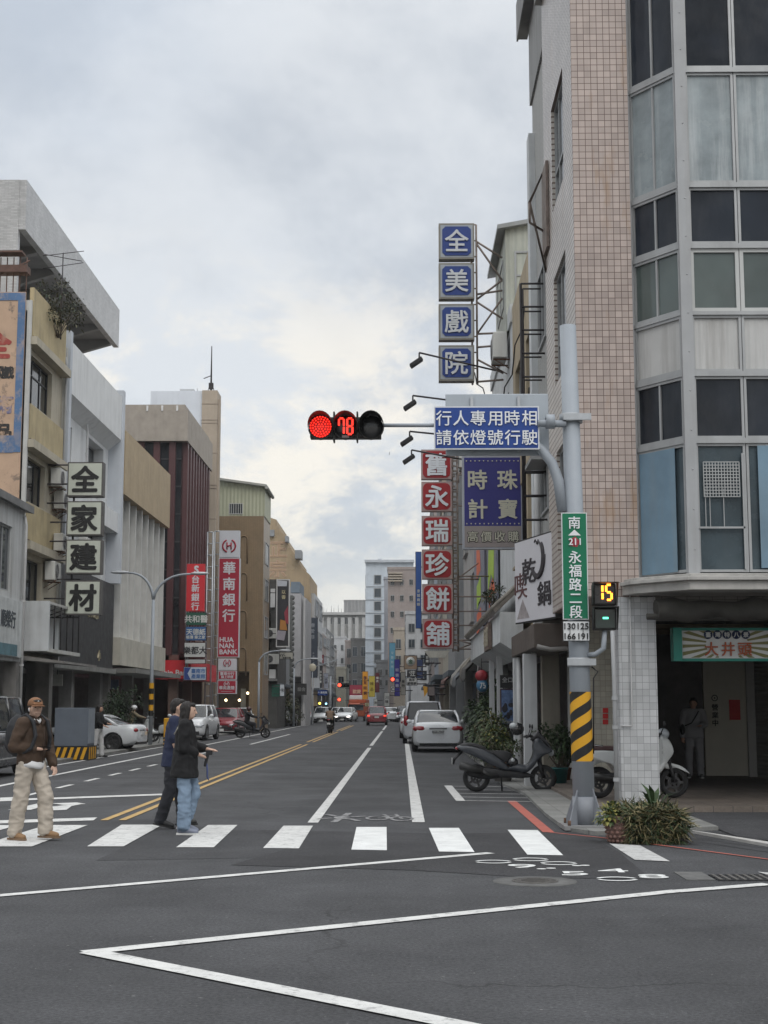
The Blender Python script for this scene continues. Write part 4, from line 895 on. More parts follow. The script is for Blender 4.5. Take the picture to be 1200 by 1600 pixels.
# black scaffold ladder standing before it
ladder('sign_scaffold', IRON, None, hx(816, 29.5, 650), hx(860, 29.5, 650), 29.5, hz(850, 29.5), hz(444, 29.5), .48, .028, label='empty black iron sign frame like a wide ladder beside the pebble-dashed house', cat='sign frame', dy=.0)
ladder('sign_scaffold', IRON, None, hx(819, 30.2, 650), hx(857, 30.2, 650), 30.2, hz(850, 30.2), hz(452, 30.2), .48, .024, label='second black iron frame right behind the empty ladder-like frame', cat='sign frame')
b = MB(); b.path([V(2.5, 26.9, 11.3), V(2.84, 27.2, 12.1), V(2.84, 27.2, 10.0), V(2.5, 26.9, 11.3)], .03, 6); b.path([V(2.5, 26.9, 11.3), V(2.5, 26.9, 10.9), V(2.84, 27.2, 10.8)], .025, 6); b.box(2.78, 2.83, 26.5, 27.3, 10.3, 12.0)
b.build('wall_bracket', M('frame_iron'), None, 'rusty triangular bracket with an old sign plate high on the corner wall', 'bracket')
# red cake shop tower
YR = 47.5
RD = M('cake_red', (.32, .018, .024), .45, .12, 2); PKF = M('cake_frame', (.42, .30, .29), .55, .15)
rt = thing('cake_shop_sign', 'tower of six red boxes with white brush characters projecting over the parked cars', 'sign', (hx(683, YR), YR, 3.4))
for i, (ch, py) in enumerate(zip('舊永瑞珍餅舖', (726, 776, 829.5, 882, 936, 990.5))):
    c, w_, h_ = pspan(658+i*.4, py-23.5, 706+i*.5, py+23, YR)
    p = panel('sign_panel', rt, c, X_, w_, h_, .25, M('cake_case', (.30, .22, .21), .6), PKF, [], None, .02)
    f = MB(); hw = w_/2-.055; hh = h_/2-.055; k = .16; pts = []
    for sx, sz, a0 in ((1, 1, 0), (-1, 1, 90), (-1, -1, 180), (1, -1, 270)):
        for q in range(5): a = rad(a0+22.5*q); pts.append(c+V(sx*(hw-k)+math.cos(a)*k, -.008, sz*(hh-k)+math.sin(a)*k))
    f.prism(pts, (0, -.012, 0)); f.build('red_face', RD, p)
    letters([(ch, 0, 0, .80)], c-Y_*.022, X_, Z_, 'lettering', M('letter_white', (.66, .68, .72), .45, .06), p, t=.03, bold=.020)
x0, x1 = hx(709, YR), hx(717, YR)
fr = MB()
for x in (x0, x1): fr.tube(V(x, YR+.1, hz(1018, YR)), V(x, YR+.1, hz(705, YR)), .035, .035, 6)
for i in range(26): zz = hz(1016-12*i, YR); fr.tube(V(x0, YR+.1, zz), V(x1, YR+.1, zz), .022, .022, 5)
for py in (730, 790, 850, 900, 932, 955, 977, 1000, 1014): fr.tube(V(x1, YR+.1, hz(py, YR)), V(3.05, YR+.1, hz(py, YR)), .026, .026, 5)
fr.tube(V(x1, YR+.1, hz(1000, YR)), V(2.9, YR+.1, hz(1014, YR)), .026); fr.tube(V(x1, YR+.1, hz(1014, YR)), V(2.9, YR+.1, hz(995, YR)), .026)
for i in range(40):
    zz = hz(1016-8*i, YR); fr.obox(V((x0+x1)/2-.05+.07*(i % 2), YR+.05, zz), X_*.07, Y_*.01, Z_*.035)
fr.build('support_frame', M('frame_iron'), rt)
b = MB(); c = ay(683, 1019, YR); b.prism([c+V(-.42, 0, .05), c+V(-.25, 0, -.18), c+V(.25, 0, -.18), c+V(.42, 0, .05)], (0, .2, 0)); b.build('bottom_box', M('cream_metal', (.45, .43, .38), .6, .2, 6), rt)
# jewellery sign
YJ = 36.3
c, w_, h_ = pspan(722, 712, 818, 858, YJ)
jw = panel('jewellery_sign', None, c, X_, w_, h_, .22, M('jewel_case', (.38, .40, .45), .5), M('jewel_navy', (.035, .035, .20), .45, .08), [], None, .05, label='large navy sign with four cream characters and a grey lower band', cat='sign')
b = MB(); zlow = c.z-h_/2+.05; b.box(c.x-w_/2+.05, c.x+w_/2-.05, YJ-.012, YJ, zlow, zlow+.54); b.build('lower_band', M('jewel_band', (.30, .265, .26), .5, .08), jw)
CRM = M('jewel_cream', (.55, .54, .45), .5, .06)
letters([('珠', .38, .58, .53), ('時', -.38, .58, .53), ('寶', .38, -.17, .53), ('計', -.38, -.17, .53)], c-Y_*.012, X_, Z_, 'lettering', CRM, jw, bold=.02)
letters([('高價收購', 0, 0, .29, 'h', 1.18)], V(c.x, YJ-.013, zlow+.27), X_, Z_, 'lettering', M('jewel_black', (.03, .03, .03)), jw, t=.006, bold=.06)
letters([('高價收購', 0, 0, .29, 'h', 1.18)], V(c.x, YJ-.020, zlow+.27), X_, Z_, 'lettering', CRM, jw, t=.008, bold=.008)
b = MB()
for i in range(13):
    for zz in (c.z+h_/2-.14, zlow+.6): b.lathe([(.018, 0), (.018, .012), (.001, .016)], V(c.x-.66+.11*i, YJ-.004, zz), -Y_, 8)
b.build('studs', CRM, jw)
b = MB()
for py in (748, 787, 826): b.tube(V(c.x+w_/2, YJ+.1, hz(py, YJ)), V(2.95, YJ+.1, hz(py, YJ)), .04)
b.tube(V(c.x+w_/2-.1, YJ+.12, c.z-h_/2), V(c.x+w_/2-.1, YJ+.12, c.z+h_/2), .03); b.build('support_arm', IRON, jw)
# flood lamps on long arms
def flood(px, py, Y, ex, ey, label):
    h = ay(px, py, Y); e = ay(ex, ey, Y); r = thing('sign_lamp', label, 'lamp', h, 'arm lamps lighting the signs')
    b = MB(); b.path([e, h], .025, 6); b.path([h, h-Z_*.18], .022, 6); b.build('arm', IRON, r)
    d = V(-.8, 0, -.55).normalized(); nrm = V(.55, 0, -.8).normalized()
    b = MB(); b.obox(h-Z_*.24+d*.06-X_*.03, d*.19, Y_*.13, nrm*.055); b.build('lamp_head', M('lamp_black', (.02, .02, .022), .5), r, bev=.015)
flood(655, 551, 38, 775, 579, 'highest black arm lamp, crossing the lowest blue theatre box')
flood(645, 618, 38.5, 770, 634, 'black arm lamp just above the blue traffic sign')
flood(640, 674, 39, 720, 682, 'black arm lamp between the traffic light and the blue sign')
flood(643, 703, 41, 745, 722, 'lowest black arm lamp, in front of the top red box')
# small signs farther down the right side
def small(px0, py0, px1, py1, Y, face, items, lm, label, case=None, border=.03, bold=.02, t=.15, name='shop_sign', cat='sign'):
    c, w_, h_ = pspan(px0, py0, px1, py1, Y); n = len(items)
    it = []
    for i in items: it.append((i[0], i[1]*w_/2, i[2]*h_/2, i[3]*(w_ if (len(i) < 5 or i[4] == 'v') else h_), *i[4:]))
    o = panel(name, None, c, X_, w_, h_, t, case or IRON, face, it, lm, border, bold, label=label, cat=cat)
    b = MB(); s = 1 if c.x > -3 else -1; x_e = c.x+s*(w_/2); xw = 3.2 if s > 0 else -11.5
    xw = x_e+s*min(.5, max(.3, abs(xw-x_e)))
    for q in (-.3, .3): b.tube(V(x_e, Y+t/2, c.z+h_*q), V(xw, Y+t/2, c.z+h_*q), .03)
    b.build('support_arm', IRON, o); return o
TAN = M('sign_tan', (.30, .22, .16), .6); INK = M('sign_ink', (.03, .03, .035), .6); OFFW = M('sign_cream_white', (.55, .56, .54), .5)
s1 = small(631, 1024, 652, 1046, 78, TAN, [], M('leaf_green', (.06, .14, .08)), 'square tan sign with a pale round emblem over two smaller signs')
cc, w_, h_ = pspan(634, 1026, 649, 1041, 78); b = MB(); b.lathe([(.001, .012), (.24, .012), (.24, 0)], V(cc.x, 78, cc.z), -Y_, 20); b.build('emblem', OFFW, s1)
letters([('金', 0, 0, .26)], V(cc.x, 77.98, cc.z), X_, Z_, 'lettering', M('leaf_green'), s1)
small(636, 1047, 652, 1058, 78, INK, [("'茳", 0, 0, .8, 'h')], OFFW, 'small black sign with one white character under the tan emblem sign')
small(635, 1059, 652, 1071, 78, OFFW, [('魚羊', 0, .45, .4, 'h'), ('鮮喫茶', 0, -.45, .4, 'h')], INK, 'small white sign with two rows of black characters below the black sign')
small(649, 862, 659, 982, 90, M('sign_blue2', (.03, .09, .30), .5), [('京城商銀', 0, -.2, .55, 'v', 1.3)], OFFW, 'tall blue sign half hidden behind the red sign tower')
small(616, 1030, 625, 1088, 120, M('sign_deepblue', (.035, .03, .22), .5), [('眼鏡鐘錶', 0, 0, .6, 'v', 1.5)], M('pale_lilac', (.4, .38, .5)), 'narrow deep blue vertical sign beside the far red signal')
small(608, 1004, 618, 1058, 125, M('sign_sky', (.14, .36, .50), .5), [('牙醫診所', 0, 0, .45, 'v', 1.6)], M('sky_pale', (.45, .6, .65)), 'long pale blue vertical sign in front of the far grey tower')
small(626, 1050, 634, 1086, 105, M('sign_dull', (.30, .29, .26), .6), [('茶行', 0, 0, .6, 'v', 1.4)], INK, 'dull beige vertical sign left of the stacked square signs')
small(566, 1049, 575, 1093, 150, M('sign_orange2', (.68, .30, .03), .5), [('春亮眼鏡', 0, 0, .62, 'v', 1.4)], M('brown_ink', (.12, .03, .02)), 'orange vertical sign with dark characters far down the street')
small(576, 1056, 586, 1089, 148, M('sign_yellow2', (.50, .40, .06), .5), [('精品', 0, 0, .55, 'v', 1.6)], M('olive_ink', (.16, .12, .02)), 'yellow vertical sign right of the orange one far down the street')
small(586, 1051, 593, 1082, 152, M('sign_darkred', (.10, .02, .025), .5), [('燒肉', 0, .3, .6, 'v', 1.2)], OFFW, 'dark vertical sign with red lower half behind the yellow one')
small(546, 1070, 569, 1100, 165, M('sign_crimson', (.32, .04, .07), .5), [('歡慶', 0, .3, .22, 'h'), ('980', .25, -.6, .28, 'h')], M('sign_peach', (.62, .42, .3)), 'wide crimson billboard with big figures far down the street')
small(570, 1098, 577, 1104, 140, M('sign_cream3', (.5, .45, .28), .5), [('S', 0, 0, .8, 'h')], INK, 'tiny cream square sign above the red car')
small(584, 1092, 590, 1104, 140, OFFW, [('洗', 0, 0, .7)], INK, 'little white upright sign right of the tiny cream sign')
small(600, 1082, 609, 1104, 130, OFFW, [('川味', 0, 0, .6, 'v', 1.2)], INK, 'white upright sign with dark writing above the far white cars')
small(610, 1072, 617, 1082, 118, M('sign_round', (.5, .5, .5), .5), [('C', 0, 0, .8, 'h')], INK, 'small pale sign tucked under the far red signal')
b = MB(); P = [ay(661, 1071, 70), ay(672, 1075, 70), ay(663, 1089, 70)]; b.prism(P, (0, .08, 0)); o = b.build('pennant', M('pennant_orange', (.68, .34, .04), .5), None, 'orange triangular pennant sign hanging over the silver van', 'sign')
b = MB(); b.tube(P[0], P[0]+V(1.2, 0, .05), .03); b.build('support_arm', IRON, o)
small(668, 1072, 680, 1088, 68, M('sign_mauve', (.20, .17, .165), .6), [], None, 'blank mauve box sign right of the orange pennant', border=.04)
small(664, 1020, 671, 1040, 64, M('sign_black2', (.03, .03, .03)), [('百樂', 0, 0, .7, 'v', 1.2)], OFFW, 'narrow black vertical sign under the red sign tower')
small(650, 1030, 661, 1060, 82, M('sign_navy2', (.05, .07, .16)), [('茶', 0, 0, .6)], OFFW, 'dim navy vertical sign left of the narrow black one')
# ================================================================== left side of the street
XL = -12.0
def lfac(name, label, y0, y1, h, mat, wins, ground=3.3, xf=None, dep=10, front=None, par=0, colm=None, rec=.25, cols=None):
    xf = XL if xf is None else xf; r = thing(name, label, 'building', (xf, y0, 0))
    b = MB(); facade(b, V(xf, y0, 0), Y_, y1-y0, ground, h, [(a-y0, c-y0, d, e) for a, c, d, e, *_ in wins], X_, rec)
    b.box(xf-dep, xf-rec-.04, y0+.003, y1-.003, ground, h-.02)
    b.quad(V(xf, y0, ground), V(xf, y0, h), V(xf-.35, y0, h), V(xf-.35, y0, ground)); b.quad(V(xf, y1, ground), V(xf-.35, y1, ground), V(xf-.35, y1, h), V(xf, y1, h))
    b.quad(V(xf, y0, h), V(xf, y1, h), V(xf-.35, y1, h), V(xf-.35, y0, h)); b.quad(V(xf, y0, ground), V(xf-.35, y0, ground), V(xf-.35, y1, ground), V(xf, y1, ground))
    b.build('wall', mat, r)
    for a, c, d, e, *k in wins: window(r, V(xf, y0, 0), Y_, X_, (a-y0, c-y0, d, e), rec-.06, k[0] if k else 3, 1, k[2] if len(k) > 2 else ALU, k[1] if len(k) > 1 else GL, .06, [.68] if (e-d) > 1.6 else None, sill=mat)
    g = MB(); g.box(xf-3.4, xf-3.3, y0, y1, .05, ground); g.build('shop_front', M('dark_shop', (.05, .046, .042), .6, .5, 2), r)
    for yy in (cols or (y0+.05, y1-.55)): q = MB(); q.box(xf-.55, xf-.05, yy, yy+.5, .05, ground); q.build('column', colm or M('column_grey', (.24, .23, .22), .8, .25, 2, streak=.5), r)
    if par: q = MB(); q.box(xf-.3, xf+.08, y0, y1, h, h+par); q.build('parapet', mat, r)
    return r
# --- canopy building set back behind
GT = TILE('grey_mosaic', (.44, .44, .44), (.34, .34, .34), .24, .06, .006, off=.5); GTF = TILE('grey_mosaic_side', (.24, .265, .30), (.16, .17, .19), .24, .08, .008, off=.5)
bc = thing('canopy_building', 'tall grey mosaic-clad building with a long roof canopy above the beige house', 'building', (-16, 47, 0))
xc = -13.6
ze, zs = hz(545, 67.4, 173)-.0, 0
y0c, y1c = 50.2, 67.6
zt_ = hz(497, 67.4)+.0; zb_ = hz(545, 67.4)
b = MB(); b.box(xc-.25, xc, y0c, y1c, zb_+.15, zt_+.5); b.box(xc-12, xc-.251, y0c-.02, y0c+.25, zb_-4.5, zt_+.5); b.build('fascia', GT, bc)
b = MB(); b.box(xc-8, xc-.25, y0c+.25, y1c, zb_+.35, zt_+.2)
for i in range(6): yy = y0c+2.6+2.8*i; b.prism([V(xc-2.4, yy, zb_-.5), V(xc-2.4, yy, zb_+.4), V(xc-.26, yy, zb_+.4), V(xc-.26, yy, zb_+.12)], (0, .3, 0))
b.build('soffit', M('soffit_grey', (.26, .255, .25), .8, .15), bc)
wn_ = [(y0c+.6+2.8*i, y0c+2.6+2.8*i, zb_-3.0, zb_-.9, 3) for i in range(6)]
b = MB(); facade(b, V(xc-2.4, y0c, 0), Y_, y1c-y0c, 3, zb_+.35, [(a-y0c, c-y0c, d, e) for a, c, d, e, _ in wn_], X_, .2); b.box(xc-11, xc-2.7, y0c+.3, y1c, 3, zb_+.3); b.quad(V(xc-2.4, y1c, 3), V(xc-2.8, y1c, 3), V(xc-2.8, y1c, zb_+.3), V(xc-2.4, y1c, zb_+.3)); b.build('wall', M('upper_grey', (.33, .33, .32), .8, .15, streak=.4), bc)
for h in wn_: window(bc, V(xc-2.4, y0c, 0), Y_, X_, (h[0]-y0c, h[1]-y0c, h[2], h[3]), .14, 3, 1)
# --- beige house with painted gable
BEI = M('beige_plaster', (.42, .345, .205), .8, .18, 1.4, streak=.65, scol=(.14, .12, .09)); BEID = M('beige_trim', (.42, .38, .30), .75, .15, streak=.4)
XL = -12.3; y0, y1 = 46.0, 51.3
zf = [hz(py, 47.5, 50) for py in (470, 552, 640, 708, 790, 862, 940)]
bw = [(46.5, 49.6, zf[2], zf[1]-.25, 3, GL, BLACK), (46.5, 49.0, zf[4], zf[3]-.25, 3, GL, BLACK), (46.5, 49.0, zf[6]-.1, zf[5]-.25, 3, GL, BLACK)]
B1 = lfac('beige_house', 'beige shophouse with projecting plaster bands and a faded painted side wall', y0, y1, 14.55, BEID, bw, cols=(46.1, 50.7))
for za, zb2 in ((zf[1], zf[0]+.1), (zf[3], zf[2]-.05), (zf[5], zf[4]-.05)):
    b = MB(); b.box(XL, XL+.14, 46.25, 50.9, za+.28, zb2); b.build('plaster_band', BEI, B1)
    b = MB(); b.box(XL, XL+.34, 46.05, 51.0, za-.05, za+.22); b.build('ledge', BEID, B1)
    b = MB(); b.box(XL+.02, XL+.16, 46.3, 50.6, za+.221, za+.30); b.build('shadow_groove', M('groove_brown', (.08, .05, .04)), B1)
b = MB(); b.box(XL-.1, XL+.14, 46.0, 46.12, 3.2, 14.9); b.box(XL-.1, XL+.14, 51.15, 51.3, 3.2, 14.6); b.build('corner_strip', M('corner_white', (.5, .5, .48), .7, streak=.4), B1)
# the gable with the worn mural: bare ochre ground, blue border, broken remains of lettering
def mural(name, base, wear, th=(.42, .62)):
    k = NB(name); c = k.obj(); out = k.scale(base, k.rng(k.noise(c, 1.2, 6), .3, .7, .85, 1.12))
    f = k.rng(k.noise(k.obj((1, 1, .8)), 2.2, 9, .75), *th, 0, 1); f2 = k.rng(k.noise(c, .5, 4), .4, .6, .1, 1)
    return k.fin(k.mix(k.math('MULTIPLY', f, f2), out, wear), .85)
MUB = mural('mural_ground', (.48, .335, .235), (.12, .10, .09), (.56, .62)); MUBL = mural('mural_blue', (.09, .165, .30), (.40, .31, .25), (.48, .60)); MUR = mural('mural_red', (.32, .06, .05), (.48, .335, .235), (.5, .62)); MUK = mural('mural_black', (.03, .028, .028), (.48, .335, .235), (.54, .62)); MUV = mural('mural_violet', (.16, .16, .26), (.48, .335, .235), (.45, .55))
b = MB(); b.box(-24, XL-.05, 45.93, 46.0, 3.2, hz(455, 46)); mu = b.build('painted_gable', MUB, B1)
bx = XL-.05; b = MB(); zt2, zb3 = hz(455, 45.9), hz(705, 45.9)
b.box(bx-.24, bx, 45.91, 45.925, zb3, zt2); b.box(-24, bx-.24, 45.91, 45.925, zt2-.26, zt2); b.box(-24, bx-.24, 45.91, 45.925, zb3-.02, zb3+.55); b.build('mural_border', MUBL, mu)
for t_, px, py, sz, m in (('全', -6, 538, 1.0, MUR), ('戲', 12, 582, .42, MUK), ('欣', -6, 580, .5, MUK), ('術', 6, 632, .62, MUV), ('品', 6, 674, .55, MUK)):
    letters([(t_, 0, 0, sz)], ay(px, py, 45.93), X_, Z_, 'mural_lettering', m, mu, t=.008, bold=.045)
# signs and things on the beige house
b = MB(); b.box(XL+.05, XL+.9, 46.5, 51.2, hz(1016, 48), hz(950, 48)); 
bs = thing('empty_sign_box', 'empty weathered white sign frame with bare ribs on the beige house', 'sign', (XL, 46.5, hz(1016, 48)))
b = MB(); zb4, zt4 = hz(1015, 48), hz(944, 48)
b.box(XL+.1, XL+.18, 46.6, 51.1, zb4, zt4-.1); b.box(XL, XL+.95, 46.3, 46.45, zb4-.1, zt4)
b.build('back_sheet', PWALL, bs)
b = MB(); b.box(XL+.1, XL+.9, 46.4, 51.2, zt4-.08, zt4); b.box(XL+.1, XL+.9, 46.4, 51.2, zb4-.12, zb4)
b.build('rails', M('rail_white', (.5, .5, .48), .6, .2, streak=.5), bs)
for i in range(6): b = MB(); yy = 46.6+.9*i; b.path([V(XL+.2, yy, zt4-.3), V(XL+.85, yy, zt4-.05), V(XL+.85, yy, zb4)], .024); b.build('rib', IRON, bs)
b = MB(); b.prism([V(XL, 46.2, 3.25), V(XL+1.5, 46.2, 3.05), V(XL+1.5, 46.2, 2.98), V(XL, 46.2, 3.1)], (0, 5.0, 0)); b.build('eave', M('eave_sheet', (.22, .21, .2), .7, .3, streak=.4), bs)
for py, px, lab in ((748, 87, 'upper air conditioner of the pair under the second floor windows'), (783, 92, 'lower air conditioner of the pair under the second floor windows'), (893, 78, 'darkened air conditioner on a shelf beside the first floor window')):
    p = ax(px, py, XL+.15); ac_unit('air_conditioner', lab, V(XL, p.y, p.z), X_, sc=1.15)
an = thing('tv_antenna', 'thin television antenna standing on the beige house roof', 'antenna', (hx(77, 50), 50, 14.6))
b = MB(); c = V(hx(77, 50), 50, 14.6); top = V(c.x, 50, hz(393, 50)); b.tube(c, top, .03, .02); b.build('mast', IRON, an)
b = MB()
for dz, L, a in ((0, .75, .25), (-.18, .7, -.3), (-.45, .75, .3)): b.tube(top+V(-L*math.cos(a), 0, dz-L*math.sin(a)*.6), top+V(L*math.cos(a), .1, dz+L*math.sin(a)*.5), .014)
b.build('aerial_rods', IRON, an)
rk = MB()
for i in range(5): rk.tube(V(-12.5-.22*i, 46.5, 14.9), V(-12.5-.22*i, 46.5, hz(400, 46.5)), .02)
rk.box(-14, -12.45, 46.3, 46.8, hz(425, 46.5), hz(414, 46.5)); rk.box(-14, -12.6, 46.2, 46.7, hz(396, 46.5), hz(393, 46.5)); rk.tube(V(-14, 46.5, hz(440, 46.5)), V(-12.4, 46.5, hz(405, 46.5)), .03)
rk.build('rooftop_rack', M('rust_red', (.12, .07, .055), .8, .4, 5), None, 'rusty pipe rack on the roof edge above the painted wall', 'rack')
# --- low corrugated house at the very left
LC = RIB('white_zinc', (.50, .51, .51), .12, .55, .5, .012); b0_ = thing('corrugated_house', 'low white corrugated shop with a sloping grey eave at the left edge', 'building', (-11.6, 40.5, 0))
b = MB(); facade(b, V(-12.0, 36, 0), Y_, 9.4, 3.0, 7.9, [(5.7, 8.0, 5.1, 7.1)], X_, .15); b.box(-20, -12.2, 36, 45.4, 3.0, 7.85); b.quad(V(-12.0, 45.4, 3), V(-12.2, 45.4, 3), V(-12.2, 45.4, 7.9), V(-12.0, 45.4, 7.9)); b.build('wall', LC, b0_)
window(b0_, V(-12.0, 36, 0), Y_, X_, (5.7, 8.0, 5.1, 7.1), .1, 3, 1, ALU, GLB, .06)
b = MB(); b.prism([V(-11.8, 35.5, 7.75), V(-20, 35.5, 9.1), V(-20, 35.5, 9.3), V(-11.8, 35.5, 7.98)], (0, 10.3, 0)); b.build('eave', M('eave_grey', (.17, .17, .17), .7, .3, streak=.4), b0_)
b = MB(); b.box(-12.4, -12.0, 45.0, 45.4, .05, 3); b.build('post', M('column_grey', (.24, .23, .22)), b0_)
b = MB(); b.box(-12.4, -12.0, 40.2, 40.6, .05, 3); b.build('post', M('column_grey', (.24, .23, .22)), b0_)
b = MB(); b.box(-14.5, -14.4, 36, 45.4, .05, 3.0); b.build('shop_front', M('dark_shop', (.05, .046, .042)), b0_)
hb = panel('hoarding', None, V(-11.9, 43.2, 4.0), Y_, 4.2, 1.75, .1, PWALL, M('hoarding_white', (.50, .52, .52), .6, .25, 2.5, streak=.5), [('順榮行', .3, .25, .55)], M('hoarding_ink', (.06, .07, .08)), .02, label='peeling white hoarding with faded black writing under the corrugated wall', cat='sign')
b = MB(); b.box(-11.89, -11.88, 41.6, 44.6, 3.15, 3.5); b.build('lower_strip', M('hoarding_teal', (.09, .17, .20), .6, .4, 3), hb)
# --- white house with fin, dark cladding below
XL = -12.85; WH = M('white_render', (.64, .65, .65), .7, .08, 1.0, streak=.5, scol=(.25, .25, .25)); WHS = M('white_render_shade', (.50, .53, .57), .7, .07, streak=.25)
W1 = lfac('white_house', 'white rendered house with stepped parapet, end fins and dark cladded shopfront', 51.4, 62.6, 13.2, WH, [(53.2, 55.2, 10.2, 12.4, 2, GLG), (58.2, 61.2, 10.2, 12.6, 3, GLG), (53.2, 55.2, 6.95, 8.9, 2), (58.6, 61.4, 6.95, 8.9, 3)], rec=.5, cols=(51.6, 56.6, 62.0), colm=M('column_concrete', (.19, .185, .18), .8, .3, 1.2, streak=.5))
b = MB(); b.box(XL-.3, XL+.55, 51.9, 62.2, 13.2, 15.15); b.prism([V(XL, 51.9, 13.2), V(XL+.55, 51.9, 13.2), V(XL, 51.9, 12.75)], (0, 10.3, 0)); b.build('parapet', WH, W1)
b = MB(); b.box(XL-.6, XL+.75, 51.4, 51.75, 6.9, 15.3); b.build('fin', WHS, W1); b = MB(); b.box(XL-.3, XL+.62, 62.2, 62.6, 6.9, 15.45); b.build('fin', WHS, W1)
b = MB(); b.box(XL, XL+.5, 51.9, 62.2, 9.1, 9.95); b.build('balcony_band', WH, W1)
b = MB(); b.box(XL, XL+.35, 51.5, 62.5, 3.2, 6.85); ck = b.build('dark_cladding', M('charcoal_clad', (.035, .036, .038), .55, .25, 1.2), W1)
b = MB(); b.box(XL-1, XL+.5, 51.4, 62.6, 3.0, 3.2); b.build('canopy_slab', M('slab_grey', (.20, .20, .19), .8, .3, streak=.4), W1)
GOLD = M('brushed_gold', (.45, .40, .28), .4, .4, 9, metal=.5)
letters([('如意', 0, .0, 1.0), ('小', 1.3, -1.9, .5)], V(XL+.352, 58.3, 5.6), Y_, Z_, 'lettering', GOLD, ck, bold=.0, t=.05)
c = ax(163, 835, XL+.1); ac_unit('air_conditioner', 'white air conditioner half hidden behind the lettered tower on the white house', V(XL+.1, 56.5, 7.9), X_, sc=1.1)
# lettered tower of four boxes
YQ = 49.2; PLA = M('lightbox_pale', (.52, .55, .48), .4, .07, 2, streak=.12)
t4 = thing('materials_shop_sign', 'tower of four pale lightboxes with heavy black characters on the left facades', 'sign', (hx(130, YQ), YQ, 4.6))
for i, (ch, py) in enumerate(zip('全家建材', (749, 810, 870, 934))):
    c, w_, h_ = pspan(106-i*1.4, py-27, 160-i*1.2, py+26.5, YQ)
    p = panel('sign_panel', t4, c, X_, w_, h_, .42, M('lightbox_case', (.10, .095, .09), .6), PLA, [], None, .045)
    letters([(ch, 0, 0, .96)], c-Y_*.01, X_, Z_, 'lettering', M('heavy_black', (.015, .015, .015), .5), p, bold=.034)
fr = MB(); xa, xb = XL+.05, hx(104, YQ)
for x in (xa+.3, xb): fr.tube(V(x, YQ+.2, hz(965, YQ)), V(x, YQ+.2, hz(722, YQ)), .035)
for i in range(9): zz = hz(724+30*i, YQ); fr.tube(V(xa, YQ+.2, zz), V(xb+.3, YQ+.2, zz), .028)
fr.build('support_frame', IRON, t4)
# --- tan house with white blades
XL = -12.7; TNF = M('tan_render', (.40, .315, .205), .8, .12, 1.5, streak=.5, scol=(.16, .13, .1)); BLD = M('white_blade', (.56, .56, .54), .65, .12, 1.5, streak=.4)
T1 = thing('tan_bladed_house', 'tan rendered building with a row of white vertical blades', 'building', (XL, 62.9, 0))
b = MB(); b.box(XL-10, XL-.35, 62.75, 75, 3.6, 13.6); b.build('wall', M('blade_back', (.33, .31, .29), .8, .2), T1)
b = MB(); b.box(XL-.35, XL+.5, 62.75, 75.2, 10.9, 13.75); b.box(XL-10, XL-.35, 62.72, 63.1, 4.5, 13.74); b.build('fascia', TNF, T1)
for i in range(8): b = MB(); yy = 63.3+1.62*i; b.box(XL-.35, XL+.32, yy, yy+.16, 4.6, 10.9); b.build('blade', BLD, T1)
b = MB(); b.box(XL-.35, XL+.45, 62.9, 75, 3.4, 4.6); b.build('base_band', M('base_cream', (.46, .44, .38), .75, .2, streak=.5), T1)
b = MB(); b.box(XL-1, XL+1.2, 62.7, 75.4, 3.05, 3.25); b.build('canopy_slab', M('slab_grey'), T1)
for yy in (63.0, 68.5, 74.4): b = MB(); b.box(XL-.55, XL-.05, yy, yy+.5, .05, 3.05); b.build('column', M('column_grey'), T1)
b = MB(); b.box(XL-3.4, XL-3.3, 62.9, 75, .05, 3.05); b.build('shop_front', M('dark_shop'), T1)
# --- maroon office building
XL = -12.15; MAR = M('maroon_fin', (.085, .036, .038), .5, .15, streak=.2); CNC = M('board_concrete', (.335, .30, .26), .8, .15, 2, streak=.45, scol=(.14, .12, .11))
O1b = thing('maroon_office', 'concrete-topped office building with maroon vertical fins and dark glass corner', 'building', (XL, 78.5, 0))
zt5, zb5 = hz(642, 79), hz(690, 79)
b = MB(); b.box(XL-9, XL+.3, 78.6, 89.2, zb5, zt5); b.box(XL-9, XL+.1, 78.8, 89, zt5, zt5+.35); b.build('crown', CNC, O1b)
b = MB()
for i in range(3): b.box(hx(218+24*i, 78.5), hx(220.5+24*i, 78.5), 78.55, 78.7, zt5-.05, zt5+.25)
b.build('crown_light', M('crown_notch', (.7, .7, .7)), O1b)
b = MB(); b.box(XL-8.9, XL-.1, 79.1, 88.9, 4.4, zb5); b.build('glass_wall', GLASS('office_glass', (.025, .027, .032), .1, .5), O1b)
b = MB()
for k in range(9): zz = 4.4+k*1.55; b.box(XL-4.5, XL-.08, 79.06, 79.1, zz, zz+.08)
b.build('mullion', M('mullion_dark', (.05, .05, .055)), O1b)
for px in (212, 237, 262): b = MB(); x = hx(px, 79); b.box(x-.18, x+.18, 78.85, 79.12, 4.4, zb5); b.build('fin', MAR, O1b)
for i in range(9): b = MB(); yy = 79.2+1.1*i; b.box(XL-.1, XL+.25, yy, yy+.42, 4.5, zb5); b.build('fin', MAR, O1b)
b = MB(); b.box(XL-9, XL-3.0, 78.7, 79.0, 0, zb5); b.box(XL-.1, XL-.02, 79.2, 89, 4.4, zb5); b.build('side_wall', M('maroon_dark', (.06, .028, .03), .6), O1b)
b = MB(); b.box(XL-3.4, XL-3.3, 79.3, 89, .05, 4.4); b.box(XL-9, XL-3.4, 79.2, 79.3, .05, 4.4); b.box(XL-3.3, XL-.3, 88.6, 88.9, .05, 4.4); b.build('shop_front', M('brown_shop', (.10, .06, .05), .6, .3), O1b)
